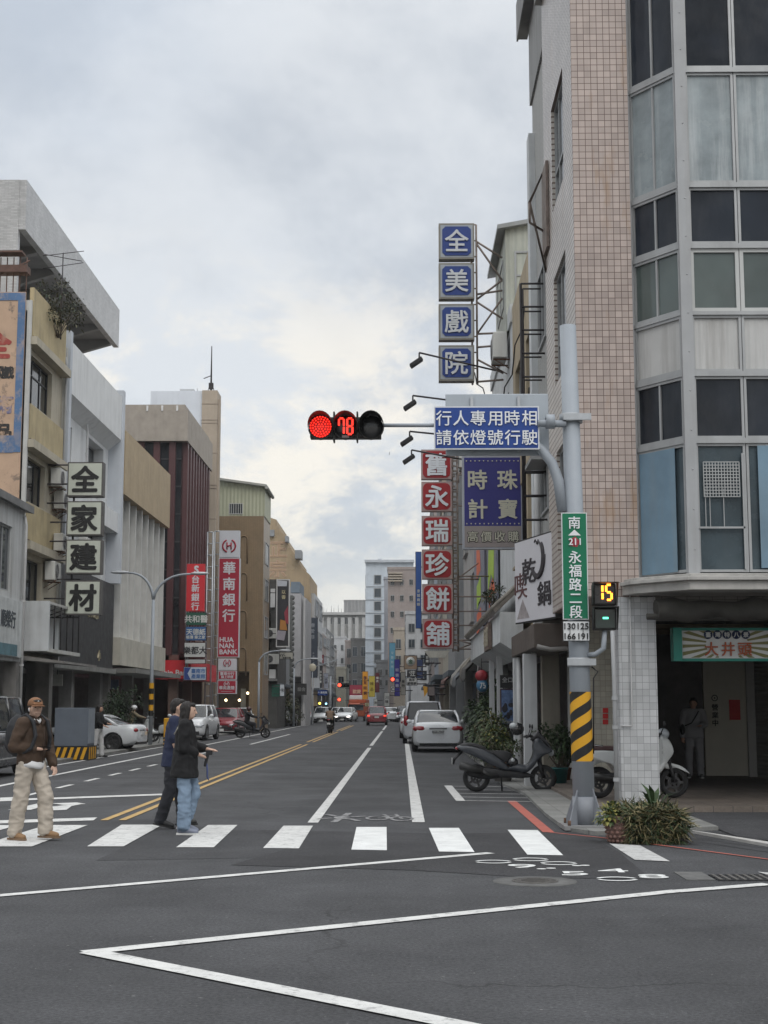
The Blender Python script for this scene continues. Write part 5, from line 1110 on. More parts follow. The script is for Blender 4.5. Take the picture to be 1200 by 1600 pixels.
for yy in (78.9, 84, 88.4): b = MB(); b.box(XL-.55, XL-.05, yy, yy+.5, .05, 4.4); b.build('column', M('brown_column', (.13, .085, .07), .6, .2), O1b)
RED = M('bank_red', (.56, .03, .04), .45, .08)
rb = MB(); rb.box(XL-1.2, XL+.75, 78.3, 89.2, hz(1061, 79), hz(1032, 79)); rbo = rb.build('red_canopy', RED, None, 'bright red bank fascia wrapping the corner above the dark entrance', 'canopy')
letters([('Taishin Bank', 0, 0, .42)], V(hx(266, 78.3), 78.295, hz(1051, 78.3)), X_, Z_, 'lettering', WHITE, rbo)
# --- tan tower
TT = thing('tan_tower', 'tall tan and white tower with rooftop mast behind the maroon office', 'building', (-13, 91, 0))
TNT = M('tower_tan', (.39, .33, .265), .8, .1, 1.2, streak=.2)
zt6 = hz(609, 91)
b = MB(); b.box(hx(313, 91, 780), hx(337, 91, 780), 91, 92.9, 0, zt6); b.box(hx(331, 91, 780), hx(340, 91, 780), 91.4, 92, 0, zt6-.5); b.build('tan_shaft', TNT, TT)
b = MB()
for py in (630, 655, 660, 707, 757, 762, 810): z = hz(py, 91); b.box(hx(312.5, 91, 780), hx(337.3, 91, 780), 90.98, 92.92, z-.03, z)
b.build('string_course', M('tower_groove', (.22, .18, .15)), TT)
b = MB(); b.box(hx(231, 91, 780), hx(313, 91, 780)-.003, 91.2, 96, 0, zt6); b.build('white_shaft', M('tower_white', (.62, .66, .72), .7, .06, streak=.15), TT)
b = MB(); x = hx(327, 92, 780); b.tube(V(x, 92, zt6), V(x, 92, hz(546, 93)), .07, .03); b.path([V(x-.25, 92, zt6), V(x, 92, zt6+.9), V(x+.25, 92, zt6)], .03); b.tube(V(x, 92, zt6+1.2), V(x-.5, 92, zt6+1.0), .03); b.box(x-.15, x+.15, 91.9, 92.1, zt6+.3, zt6+.7); b.build('mast', IRON, TT)
b = MB(); x = hx(286, 92, 780); b.box(x-.4, x+.5, 92.5, 93.3, zt6+.1, zt6+.42); b.tube(V(x+.8, 92, zt6), V(x+.8, 92, zt6+.35), .03); b.path([V(x-.4, 92.5, zt6), V(x-.4, 92.5, zt6+.42)], .03); b.build('rooftop_unit', M('unit_grey', (.4, .41, .42)), TT)
# --- brown arched building with green metal roof room
BR = TILE('brown_mosaic', (.235, .165, .095), (.17, .12, .07), .12, .06, .008, var=.06); GRN = RIB('sage_ribs', (.40, .41, .295), .25, .5, .2, .02)
Yb = 96.0
AB = thing('brown_arch_building', 'brown mosaic building with raised arches and a sage green rooftop room', 'building', (-10.5, Yb, 0))
xl_, xr_ = hx(335, Yb, 920), hx(411, Yb, 920); zt7 = hz(806, Yb); xe_ = xr_
b = MB(); b.box(xl_, xr_, Yb, 100.6, 3.9, zt7); b.box(hx(391, Yb, 920), xr_, Yb, 100.6, 0, 3.9); b.build('wall', BR, AB)
b = MB(); zr, ze2 = hz(749, Yb), hz(760, Yb); b.prism([V(xl_, Yb, zt7), V(xr_+.05, Yb, zt7), V(xr_+.05, Yb, ze2), V(xl_, Yb, zr)], (0, 4.5, 0)); b.build('rooftop_room', GRN, AB)
b = MB(); b.prism([V(xl_-.3, Yb-.4, zr), V(xr_+.2, Yb-.4, ze2-.05), V(xr_+.2, Yb-.4, ze2+.1), V(xl_-.3, Yb-.4, zr+.15)], (0, 5, 0)); b.tube(V(xr_+.2, Yb-.4, ze2-.1), V(xr_+.2, Yb+4.4, ze2-.1), .12); b.build('roof', M('roof_zinc', (.33, .33, .30), .6), AB)
window(AB, V(hx(356, Yb, 920), Yb, 0), X_, -Y_, (0, hx(378, Yb, 920)-hx(356, Yb, 920), hz(803, Yb), hz(786, Yb)), -.02, 6, 1, M('grille_white', (.5, .5, .48)), GLG, .04)
for pz in (835, 893, 952, 1010):
    b = MB(); x0, x1 = hx(374, Yb, 920), hx(386, Yb, 920); r_ = (x1-x0)/2; zc = hz(pz+8, Yb)
    pts = [V(x0, Yb-.03, zc-1.6)]+[V(x0+r_-r_*math.cos(a), Yb-.03, zc+r_*math.sin(a)) for a in [math.pi*i/8 for i in range(9)]]+[V(x1, Yb-.03, zc-1.6)]
    b.path(pts, .05, 5); b.build('arch', M('arch_brown', (.20, .14, .085)), AB)
    window(AB, V(xr_, Yb, 0), Y_, X_, (1.2, 3.6, zc-1.5, zc), -.02, 2, 1, ALU, GL, .06)
b = MB(); b.box(xl_, hx(391, Yb, 920), 99, 99.1, 0, 3.9); b.build('shop_front', M('warm_shop', (.10, .08, .06), .6, .5, 1.5), AB)
b = MB(); b.box(hx(371, Yb, 920), hx(379, Yb, 920), 98.9, 98.98, .9, 2.8); b.build('shop_poster', M('poster_pale', (.40, .42, .42)), AB)
for px, py in ((353, 1094), (374, 1094), (387, 1083)): b = MB(); b.ell(ay(px, py, 98), .09, 10, 6); b.build('ceiling_lamp', EMIT('shop_lamp', (1, .75, .4), 5), AB)
# bank signs
YH = 90.0; HR = M('crimson_sign', (.36, .022, .045), .45, .06); HW = M('bank_white', (.58, .60, .64), .45, .05); HS = M('bank_silver', (.62, .63, .66), .4, .05)
hn = thing('bank_tower_sign', 'tall crimson bank sign with white top emblem and silver characters', 'sign', (hx(357, YH), YH, 1.6))
def part(px0, py0, px1, py1, Y, face, items, lm, name='sign_panel', parent=hn, t=.5, bold=.02, border=.04, case=None):
    c, w_, h_ = pspan(px0, py0, px1, py1, Y); return panel(name, parent, c, X_, w_, h_, t, case or HW, face, [(i[0], i[1]*w_/2, i[2]*h_/2, i[3]*w_, *i[4:]) for i in items], lm, border, bold)
p = part(343, 829, 374, 871, YH, HW, [], None)
def emblem(c, r, mat, parent, Y):
    b = MB()
    for s in (1, -1):
        pts = [V(c.x+s*r*math.cos(a), Y, c.z+r*math.sin(a)) for a in [(-1.25+.2*i) for i in range(13)]]
        b.path(pts, r*.13, 5)
        b.tube(V(c.x+s*r*.32, Y, c.z-r*.55), V(c.x+s*r*.32, Y, c.z+r*.55), r*.12, r*.12, 5)
    b.tube(V(c.x-r*.32, Y, c.z-.1*r), V(c.x+r*.32, Y, c.z+.15*r), r*.12, r*.12, 5)
    b.build('emblem', mat, parent)
emblem(ay(358, 853, YH), .40, M('crimson_sign'), p, YH-.02)
p = part(342, 872, 373, 1027, YH, HR, [('華南銀行', 0, .32, .62, 'v', 1.2)], HS, bold=.022)
letters([('HUA', -.12, .38, .42), ('NAN', -.12, 0, .42), ('BANK', .0, -.38, .42)], ay(357, 1009, YH)-Y_*.006, X_, Z_, 'lettering', HS, p, bold=.03)
p = part(341, 1029, 369, 1047, YH, HW, [], None); emblem(ay(355, 1036, YH), .22, HR, p, YH-.02)
part(341, 1048, 369, 1062, YH, HR, [('臺南分行', 0, .35, .2), ('線上申請', 0, -.4, .17)], HS)
p = part(340, 1063, 369, 1084, YH, HR, [('華南產險', 0, -.1, .21), ('══════', 0, -.65, .1)], HS); emblem(ay(354, 1069, YH), .16, HS, p, YH-.02)
ladder('support_frame', STEEL, hn, hx(331, YH), hx(339.5, YH), YH+.2, .1, hz(829, YH), .72, .05)
ladder('sign_scaffold', STEEL, None, hx(320, 86), hx(328.5, 86), 86, .1, hz(831, 86), .7, .05, label='tall grey steel ladder frame left of the crimson bank sign', cat='sign frame')
YS = 77.5
ts = thing('red_bank_sign', 'bright red vertical bank sign above a stack of small shop signs', 'sign', (hx(306, YS), YS, 6))
p = part(292, 881, 319, 955, YS, RED, [('台新銀行', 0, -.22, .46, 'v', 1.08)], HS, parent=ts, t=.3, bold=.02, case=RED)
letters([('S', 0, 0, .55)], ay(307, 890, YS)-Y_*.006, X_, Z_, 'lettering', HS, p, bold=.05)
fr = MB()
for x in (hx(288.5, YS), hx(291.5, YS)): fr.tube(V(x, YS+.1, 3.4), V(x, YS+.1, hz(881, YS)), .03)
for i in range(14): zz = 3.4+i*.45; fr.tube(V(hx(288.5, YS), YS+.1, zz), V(hx(291.5, YS), YS+.1, zz), .022)
fr.build('support_frame', STEEL, ts)
def st(px0, py0, px1, py1, Y, face, items, lm, label):
    c, w_, h_ = pspan(px0, py0, px1, py1, Y); o = panel('shop_sign', None, c, X_, w_, h_, .2, IRON, face, [(i[0], i[1]*w_/2, i[2]*h_/2, i[3]*h_) for i in items], lm, .02, .02, label=label, cat='sign'); return o
st(291, 957, 322, 977, YS, M('clinic_green', (.02, .09, .06), .5), [('共和醫', 0, 0, .62)], OFFW, 'dark green sign with white characters below the red bank sign')
st(290, 979, 322, 1001, YS, M('paper_blue', (.03, .10, .26), .5), [('天德紙', 0, .25, .46), ('帳簿 筆之家', 0, -.5, .26)], OFFW, 'blue sign with two rows of white characters under the green sign')
st(288, 1004, 321, 1027, YS, M('sign_greywhite', (.50, .51, .50), .5), [('樂都大', 0, -.05, .55)], INK, 'grey white sign with heavy black characters under the blue sign')
st(289, 1030, 321, 1037, YS, M('sign_greywhite2', (.42, .43, .43), .5), [], None, 'thin blank grey sign strip in the stack of shop signs')
o = st(287, 1042, 322, 1063, YS, M('hotel_pale', (.48, .53, .60), .5), [('臺南市', .3, .4, .36), ('產業館', .3, -.4, .36)], M('hotel_blue', (.06, .15, .36)), 'pale blue sign with a navy arrow at the bottom of the stack')
c, w_, h_ = pspan(288, 1043, 298, 1062, YS-.02); b = MB(); b.prism([c+V(-w_/2, 0, h_/2), c+V(-w_/2, 0, -h_/2), c+V(w_/2, 0, -h_/2), c+V(0, 0, 0), c+V(w_/2, 0, h_/2)], (0, .01, 0)); b.build('arrow', M('arrow_navy', (.03, .06, .22)), o)
# --- beyond the arches: black narrow house, banner, ochre wall, grey scalloped house, dark tall sign
nb = thing('narrow_black_house', 'narrow dark house cluttered with air conditioners beyond the brown arches', 'building', (hx(428, 106), 106, 0))
b = MB(); b.box(hx(416, 106), hx(433, 106), 106, 114, 0, hz(905, 106)); b.build('wall', M('sooty_wall', (.06, .058, .055), .8, .5, 1.2), nb)
b = MB(); b.box(hx(421, 105.9), hx(428, 105.9), 105.8, 106, hz(949, 106), hz(920, 106)); b.box(hx(420, 105.9), hx(430, 105.9), 105.8, 106, hz(1060, 106), hz(1046, 106)); b.build('white_box', M('pale_grey2', (.5, .5, .5)), nb)
b = MB(); b.box(hx(415, 105.9), hx(433, 105.9), 105.4, 106, hz(1064, 106), hz(1061, 106)); b.build('eave', M('eave_grey'), nb)
for py, lab in ((990, 'grey air conditioner high on the narrow dark house'), (1030, 'grey air conditioner low on the narrow dark house')): ac_unit('air_conditioner', lab, ay(425, py, 106), -Y_, sc=1.3)
bn = small(432, 905, 452, 1011, 104, M('banner_black', (.03, .03, .035), .5), [('以香', .1, .55, .32, 'v', 1.2)], M('banner_gold', (.45, .40, .25)), 'black vertical banner picturing a huge lipstick on the left side', case=M('pale_grey2'), border=.08)
b = MB(); Q = lambda px, py: ay(px, py, 103.97)
b.prism([Q(444, 957), Q(450, 946), Q(451, 975), Q(446, 974)], (0, -.02, 0)); b.build('lipstick_bullet', M('lip_red', (.26, .04, .06), .4), bn)
b = MB(); b.prism([Q(438, 968), Q(446, 970), Q(449, 985), Q(437, 984)], (0, -.024, 0)); b.build('lipstick_collar', M('lip_gold', (.38, .17, .04), .4), bn)
b = MB(); b.prism([Q(434, 985), Q(447, 986), Q(444, 1001), Q(431, 999)], (0, -.024, 0)); b.build('lipstick_base', M('lip_grey', (.30, .28, .32), .4), bn)
b = MB(); b.prism([Q(433, 907), Q(449, 908), Q(448, 916), Q(434, 916)], (0, -.02, 0)); b.build('banner_logo', M('banner_silver', (.45, .47, .52)), bn)
small(430, 1019, 458, 1030, 108, M('tag_beige', (.42, .41, .36), .6), [('γγL', -.2, .2, .55, 'h'), ('美髮沙龍', .3, -.6, .3, 'h')], INK, 'small beige sign with thin black script below the lipstick banner')
small(424, 1069, 445, 1089, 106, M('starb_green', (.02, .11, .075), .5), [], None, 'dark green box sign with a white panel by the street lamp')
small(437, 1069, 444.5, 1088, 105.6, M('pale_panel', (.48, .52, .56), .5), [('卡', 0, 0, .9)], INK, 'white panel with dark mark beside the green box sign')
small(463, 1068, 479, 1086, 118, M('sign_black2', (.03, .03, .03)), [('貓舍', 0, 0, .4)], M('grey_mark', (.2, .2, .2)), 'square black sign with faint grey marks on the left side')
small(480.5, 965, 496, 1059, 128, M('slate_sign', (.05, .062, .085), .5), [('戀愛菲', 0, .55, .42, 'v', 1.35), ('台南分店', .2, -.35, .2, 'v', 1.6)], M('slate_letters', (.30, .32, .35)), 'tall slate blue vertical sign in front of the far grey offices')
ow = thing('ochre_gable_house', 'ochre building with stepped gable wall and outlined old characters', 'building', (hx(450, 134), 134, 0))
prof = [(414, 1103), (414, 806), (432, 812), (433, 822), (446, 838), (447, 845), (458, 862), (466, 872), (466, 880), (478, 893), (484, 898), (484, 912), (485, 940), (484, 1103)]
b = MB(); b.prism([ay(*q, 134)*1.0 for q in prof], (0, 12, 0)); b.build('wall', M('ochre_gable', (.36, .275, .175), .85, .2, .7, streak=.5, scol=(.12, .1, .08)), ow)
for ch, px, py in (('正', 435, 858), ('宗', 434, 889)): 
    letters([(ch, 0, 0, 1.7)], ay(px, py, 133.99), X_, Z_, 'outlined_character', M('char_pink', (.48, .32, .25)), ow, bold=.03); letters([(ch, 0, 0, 1.7)], ay(px, py, 133.97), X_, Z_, 'outlined_character', M('char_fill', (.36, .25, .15)), ow, bold=-.015)
b = MB(); b.box(hx(417, 133.9), hx(426, 133.9), 133.7, 134, hz(838, 134), hz(828, 134)); b.box(hx(444, 133.9), hx(449, 133.9), 133, 134.5, hz(848, 134), hz(839, 134)); b.box(hx(460, 133.9), hx(470, 133.9), 133, 135, hz(874, 134), hz(861, 134)); b.build('rooftop_tank', M('tank_grey', (.25, .26, .27)), ow)
gh = thing('scalloped_grey_house', 'grey brick facade with a dark scalloped edge beside the lipstick banner', 'building', (hx(465, 118), 118, 0))
b = MB(); b.box(hx(452, 118), hx(469, 118), 118, 126, 4, hz(927, 118)); b.box(hx(469, 118), hx(476, 118), 119, 126, 0, hz(933, 118)); b.box(hx(452, 118), hx(469, 118), 121, 126, 0, 4); b.build('wall', M('grey_brick', (.36, .36, .37), .75, .15), gh)
b = MB(); z_ = hz(930, 118)
for i in range(22): b.lathe([(.001, .02), (.2, .02), (.2, 0)], V(hx(455.5, 118), 118, z_-.2-.42*i), -Y_, 10)
b.box(hx(452, 118), hx(455.5, 118), 117.97, 118, 4, z_); b.build('scalloped_edge', M('edge_dark', (.10, .105, .10)), gh)
b = MB(); b.box(hx(472, 118), hx(474.5, 118), 118.7, 119, 1, hz(935, 118)); b.build('pale_strip', M('pale_grey2'), gh)
b = MB(); b.box(hx(452, 118), hx(466, 118), 118.5, 124, hz(925, 118), hz(908, 118)); b.build('rooftop_room', M('roof_blue', (.16, .2, .24)), gh)
b = MB(); b.box(hx(452, 119.5), hx(476, 119.5), 119.5, 119.6, 0, 3.6); b.build('shop_front', M('dark_shop'), gh)

# weathering hardware on the left facades: rain pipes, meters, extra air conditioners, arcade boards
def rainpipe(x, y, z0, z1, lab, m=None):
    b = MB(); b.path([V(x, y, z1), V(x+.06, y, z1-.3), V(x+.06, y, z0)], .05, 7)
    for k in range(int((z1-z0)/2)): b.lathe([(.065, -.03), (.065, .03)], V(x+.06, y, z0+.8+2*k), Z_, 8)
    b.build('rain_pipe', m or M('pipe_grey', (.36, .37, .38)), None, lab, 'pipe')
rainpipe(-12.2, 51.0, 3.4, 14.2, 'grey rain pipe at the far edge of the beige house')
rainpipe(-12.7, 57.0, 6.9, 13.0, 'pale rain pipe between the windows of the white house', M('pipe_white'))
rainpipe(-11.95, 45.2, .1, 7.6, 'rain pipe on the corner of the white corrugated shop', M('pipe_white'))
for lab, x, y, z in (('air conditioner beneath the far upper windows of the white house', -12.85, 59.6, 9.55), ('air conditioner low on the dark office side above the red canopy', -11.9, 83.0, 5.6), ('air conditioner on the beige house beside the empty sign box', -12.2, 50.2, 7.3)):
    ac_unit('air_conditioner', lab, V(x, y, z), X_, sc=1.1)
for i, (y, z, c_, lab) in enumerate(((48.5, 2.65, (.30, .05, .04), 'dull red shop board hanging in the arcade under the beige house'), (55.0, 2.6, (.35, .35, .32), 'pale shop board hanging in the arcade under the white house'), (66.0, 2.6, (.07, .10, .18), 'blue grey shop board hanging in the arcade under the bladed house'))):
    b = MB(); b.box(-13.9, -12.9, y, y+.12, z-.22, z+.22); b.k = 1; b.tube(V(-13.6, y+.06, z+.22), V(-13.6, y+.06, 3.1), .015); b.tube(V(-13.1, y+.06, z+.22), V(-13.1, y+.06, 3.1), .015); b.build('shop_board', [M('arcade_board%d' % i, c_, .6, .3, 4), IRON], None, lab, 'sign')
# ================================================================== far street: blocks with windows, both sides and closing the view
def block(name, label, px0, px1, pyt, Y, dep, mat, front=(0, 0), side=(0, 0), gm=None, z0=0, roof=None, fz=4.0, wr=(.55, .6), fm=None):
    x0, x1, zt = hx(px0, Y, (pyt+1103)/2), hx(px1, Y, (pyt+1103)/2), hz(pyt, Y); xm = (x0+x1)/2
    r = thing(name, label, 'building', (xm, Y, 0)); b = MB(); b.box(x0, x1, Y, Y+dep, z0, zt); b.build('wall', mat, r)
    gm = gm or random.choice((GL, GLB, GLG))
    def grid(O, u, n, W, nx, nz):
        if not nx: return
        cw, chh = W/nx, (zt-fz-.6)/nz
        for j in range(nz):
            for i in range(nx):
                a = cw*(i+.5-wr[0]/2); z = fz+chh*(j+.5-wr[1]/2)
                f = MB(); c = V(O.x, O.y, 0)+u*(a+cw*wr[0]/2)+Z_*(z+chh*wr[1]/2); f.obox(c+n*.02, u*cw*wr[0]/2, Z_*chh*wr[1]/2, n*.05); w_ = f.build('window', fm or ALU, r)
                g = MB()
                for s in (-1, 1): g.obox(c+n*.075+u*s*cw*wr[0]*.235, u*cw*wr[0]*.21, Z_*(chh*wr[1]/2-.07), n*.01)
                g.build('pane', gm, w_)
    grid(V(x0, Y, 0), X_, -Y_, x1-x0, *front)
    if side[0]:
        if xm < -3: grid(V(x1, Y, 0), Y_, X_, dep, *side)
        else: grid(V(x0, Y, 0), Y_, -X_, dep, *side)
    p = MB(); p.box(x0-.08, x1+.08, Y-.08, Y+dep+.08, zt, zt+.35); p.build('parapet', roof or mat, r)
    return r
C = lambda n, c, **k: M(n, c, .8, .14, 1.0, streak=k.get('s', .4), scol=(.12, .115, .11))
g1 = C('gov_grey', (.36, .36, .35)); g2 = C('far_white', (.45, .46, .47)); g3 = C('far_beige', (.38, .33, .27)); g4 = C('far_pink', (.29, .25, .235)); g5 = C('far_grey', (.28, .29, .30)); g6 = C('far_bluegrey', (.30, .33, .38)); g7 = C('far_dark', (.14, .135, .13)); g8 = C('far_cream', (.45, .43, .36)); g9 = C('tile_white_blue', (.50, .55, .60), s=.2)
# far end of the street
gv = block('government_office', 'wide grey office block with tall windows closing the far end of the street', 496, 574, 961, 400, 30, g1, (6, 1), gm=GLG, fz=24, wr=(.5, .88))
b = MB()
for i in range(9): x = hx(480+11*i, 399); b.box(x-.5, x+.5, 399, 400.2, 18, hz(965, 400))
b.box(hx(494, 398.5), hx(576, 398.5), 398.5, 430, hz(961, 400), hz(957, 400)); b.build('pier', C('gov_pier', (.42, .42, .41)), gv)
block('government_wing', 'ribbed grey upper wing standing behind the wide office block', 537, 600, 939, 440, 30, RIB('gov_ribs', (.30, .30, .30), 2.2, .8, .2, .4))
b = MB()
for px, h in ((505, 946), (509, 950), (517, 944), (521, 948), (528, 943), (533, 949)): x = hx(px, 405); b.tube(V(x, 405, hz(960, 400)), V(x, 405, hz(h, 400)), .12, .05, 5)
b.build('rooftop_aerials', M('aerial', (.3, .3, .3)), None, 'cluster of thin aerials on the roof of the far office block', 'antenna')
block('white_stepped_house', 'white rendered house with small dark windows at the far end, left of the dark house', 507, 540, 997, 285, 20, g2, (3, 4), wr=(.4, .45))
block('white_low_house', 'lower white house stepping out at the far left end', 498, 520, 1014, 262, 16, C('far_white2', (.60, .61, .61)), (2, 3), (2, 3), wr=(.35, .4))
block('cream_gable_house', 'small cream house with sloping roof below the white houses', 525, 541, 1045, 240, 12, g8, (1, 1))
block('beige_narrow_house', 'narrow pinkish house left of the dark far house', 539, 551, 1003, 270, 14, g4, (1, 3))
block('dark_far_house', 'dark grey house with sheet roof next to the glass tower', 548, 574, 1000, 262, 14, g7, (2, 3), gm=GLB)
gt = block('glass_tower', 'tall pale tiled tower with blue glass bays at the bend of the street', 571, 646, 879, 228, 30, g9, (1, 1), fz=60, wr=(.01, .01))
Yt = 228
for i in range(9):
    zz = hz(898+20.6*i, Yt); zl = zz-1.55
    window(gt, V(0, Yt, 0), X_, -Y_, (hx(584, Yt), hx(596, Yt), zl, zz), -.06, 1, 1, ALU, GLB, .1)
    b = MB(); b.box(hx(570.8, Yt), hx(600, Yt), Yt-.12, Yt, zl-.34, zl-.2); b.build('floor_band', M('tower_band', (.44, .47, .5)), gt)
    window(gt, V(hx(571, Yt), Yt, 0), Y_, -X_, (1, 8, zl, zz), -.06, 2, 1, ALU, GLB, .1); window(gt, V(hx(571, Yt), Yt, 0), Y_, -X_, (11, 18, zl, zz), -.06, 2, 1, ALU, GLB, .1)
b = MB(); b.box(hx(569.5, Yt), hx(648, Yt), Yt-.5, Yt+.3, hz(879, Yt), hz(875, Yt)); b.box(hx(590, Yt), hx(596, Yt), Yt+2, Yt+4, hz(875, Yt), hz(871, Yt)); b.build('cornice', M('tower_band'), gt)
block('grey_slab_tower', 'plain grey side wall of a tower right of the glass tower', 600, 614, 905, 205, 18, C('slab_grey_far', (.31, .32, .35)), (0, 0))
block('pink_slab_tower', 'pinkish beige tower with ribbed crown behind the cake shop sign', 606, 650, 890, 185, 16, g4, (3, 7), wr=(.4, .4))
b = MB()
for i in range(4): b.box(hx(606.5, 184.5), hx(629, 184.5), 184.4, 185, hz(897+4*i, 185), hz(895+4*i, 185))
b.build('crown_ribs', g3, bpy.data.objects['pink_slab_tower'])
def rblock(label, y0, y1, h, mat, xf=2.6, win=(2, 3), name='shophouse', dep=12):
    r = thing(name, label, 'building', (xf, y0, 0)); b = MB(); b.box(xf, xf+dep, y0, y1, 3.2, h); b.box(xf+2.6, xf+dep, y0+.01, y1-.01, 0, 3.2); b.build('wall', mat, r)
    for yy in (y0+.03, y1-.43): c_ = MB(); c_.box(xf+.05, xf+.45, yy, yy+.4, 0, 3.2); c_.build('column', mat, r)
    nx, nz = win
    for j in range(nz):
        for i in range(nx):
            L = (y1-y0)/nx; hh = (h-3.6)/nz; window(r, V(xf, y0, 0), Y_, -X_, (L*(i+.15), L*(i+.85), 3.6+hh*(j+.3), 3.6+hh*(j+.85)), -.05, 2, 1, ALU, random.choice((GL, GLB, GLG)), .07)
    b = MB(); b.box(xf-random.uniform(.3, .8), xf, y0+.2, y1-.2, 3.1, 3.35); b.build('awning', M('far_awning%d' % random.randint(0, 2), random.choice(((.2, .19, .18), (.10, .12, .14), (.22, .1, .08)))), r)
    return r
rblock('grey shophouse with dark awning behind the red sign tower, third from the pent roof', 70, 80, 15.5, g5)
rblock('cream shophouse with tall facade beyond the red sign tower', 80, 90, 13.5, g8)
rblock('brownish shophouse beside the deep blue vertical sign', 90, 101, 17.0, g3)
rblock('blue grey shophouse behind the stacked square signs', 101, 113, 14, g6)
rblock('pinkish shophouse next to the far red signal', 113, 126, 19, g4)
rblock('dark shophouse at the far crossing on the right', 126, 138, 16, g7)
block('shophouse', 'white shophouse just past the far crossing on the right', 634, 690, 960, 150, 14, g2, (3, 4), (2, 4))
block('shophouse', 'beige shophouse past the far crossing, behind the orange sign', 615, 660, 985, 168, 14, g3, (3, 3), (2, 3))
block('shophouse', 'grey shophouse at the bend below the glass tower', 588, 622, 1035, 195, 14, g5, (3, 2), (2, 2))
def lblock(label, y0, y1, h, mat, xf=-11, win=(2, 3)):
    r = thing('shophouse', label, 'building', (xf, y0, 0)); b = MB(); b.box(xf-12, xf, y0, y1, 3.2, h); b.box(xf-12, xf-2.6, y0+.01, y1-.01, 0, 3.2); b.build('wall', mat, r)
    for yy in (y0+.03, y1-.43): c_ = MB(); c_.box(xf-.45, xf-.05, yy, yy+.4, 0, 3.2); c_.build('column', mat, r)
    nx, nz = win
    for j in range(nz):
        for i in range(nx):
            L = (y1-y0)/nx; hh = (h-3.6)/nz; window(r, V(xf, y0, 0), Y_, X_, (L*(i+.15), L*(i+.85), 3.6+hh*(j+.3), 3.6+hh*(j+.85)), -.05, 2, 1, ALU, random.choice((GL, GLB, GLG)), .07)
    b = MB(); b.box(xf, xf+random.uniform(.4, .9), y0+.2, y1-.2, 3.1, 3.3); b.build('awning', M('far_awning_l%d' % random.randint(0, 2), random.choice(((.2, .19, .18), (.10, .12, .14), (.22, .1, .08)))), r)
    f = MB(); f.box(xf-9, xf-.05, y0-.0, y0+.02, 3.2, h); 
    return r
lblock('pinkish tan shophouse under the black lipstick banner', 106, 117, 8.5, g4, -9.6)
lblock('grey shophouse behind the small black square sign', 126, 133, 12, g5, -9.0)
lblock('pale shophouse with sloped roof behind the slate blue sign', 136, 150, 12.2, g2, -8.2)
lblock('pinkish shophouse under the slate blue sign', 150, 166, 9.5, g4, -8.6)
lblock('white shophouse left of the far signals', 170, 190, 10.5, g2, -9.4)
lblock('grey shophouse at the far left of the bend', 192, 215, 12, g5, -10)
lblock('cream shophouse at the far left near the white house', 218, 240, 10, g8, -11.2)
small(497, 1023, 506, 1037, 150, M('sign_maroon2', (.22, .04, .05)), [('黑輪', 0, 0, .35)], OFFW, 'small maroon sign beside the slate blue sign')
small(497, 1040, 504, 1075, 146, INK, [('咖啡專賣', 0, 0, .6, 'v', 1.2)], OFFW, 'thin black vertical sign with white writing on the left')
small(506, 1052, 513, 1076, 160, M('sign_greyblue', (.28, .30, .36)), [('大明', 0, 0, .6, 'v', 1.2)], INK, 'grey blue vertical sign near the far traffic signs')
small(496, 1078, 512, 1087, 132, TB, [('↑ 海安路', 0, .1, .4, 'h')], TW, 'far blue direction sign on the left side')
# far traffic signals
def farsig(px, py, Y, label, lit=(1, .06, .03), st_=4, n=3, dirn=1, x2=None, pole_px=None, k=0, rs=1.0):
    c = ay(px, py, Y); r = thing('traffic_light', label, 'traffic light', c)
    b = MB(); w_ = .36; x0 = c.x-w_/2; b.box(x0, x0+dirn*w_*n+(0 if dirn > 0 else w_), Y, Y+.2, c.z-.2, c.z+.2); b.build('housing', M('signal_black'), r, bev=.03)
    for i in range(n):
        cv = V(c.x+dirn*w_*i, Y, c.z); q = MB(); q.lathe([(.001, .03), (.14*rs, .02), (.15*rs, 0)], cv, -Y_, 16); q.build('lens', EMIT('far_led_%d' % int(lit[2]*100+lit[1]), lit, st_) if i == k else GLASS('dark_lens'), r)
        q = MB()
        q.lathe([(.17, 0), (.165, .22)], cv, -Y_, 14); q.build('visor', M('signal_black'), r)
    if pole_px is not None:
        b = MB(); xp = hx(pole_px, Y); b.tube(V(xp, Y+.2, 0), V(xp, Y+.2, c.z+.8), .12, .09, 10); b.path([V(xp, Y+.2, c.z+.2), V((xp+c.x)/2, Y+.2, c.z+.08), V(c.x, Y+.2, c.z)], .05, 6); b.build('pole', GREYP, r)
    return r
farsig(613.5, 1061.5, 128, 'far traffic light with glowing red lens on the right side', pole_px=640)
farsig(530.5, 1070.5, 131, 'far traffic light with red lens over the road on the left', pole_px=516)
farsig(530, 1093, 150, 'small low red signal below the far left traffic light', n=1)
farsig(499.5, 1099, 126, 'small yellow signal at the left kerb of the far crossing', lit=(1, .75, .1), n=1, rs=.7, st_=3)
farsig(509.5, 1099.5, 128, 'small bluish signal beside the yellow one at the far crossing', lit=(.35, .75, 1), n=1, rs=.6, st_=2.5)
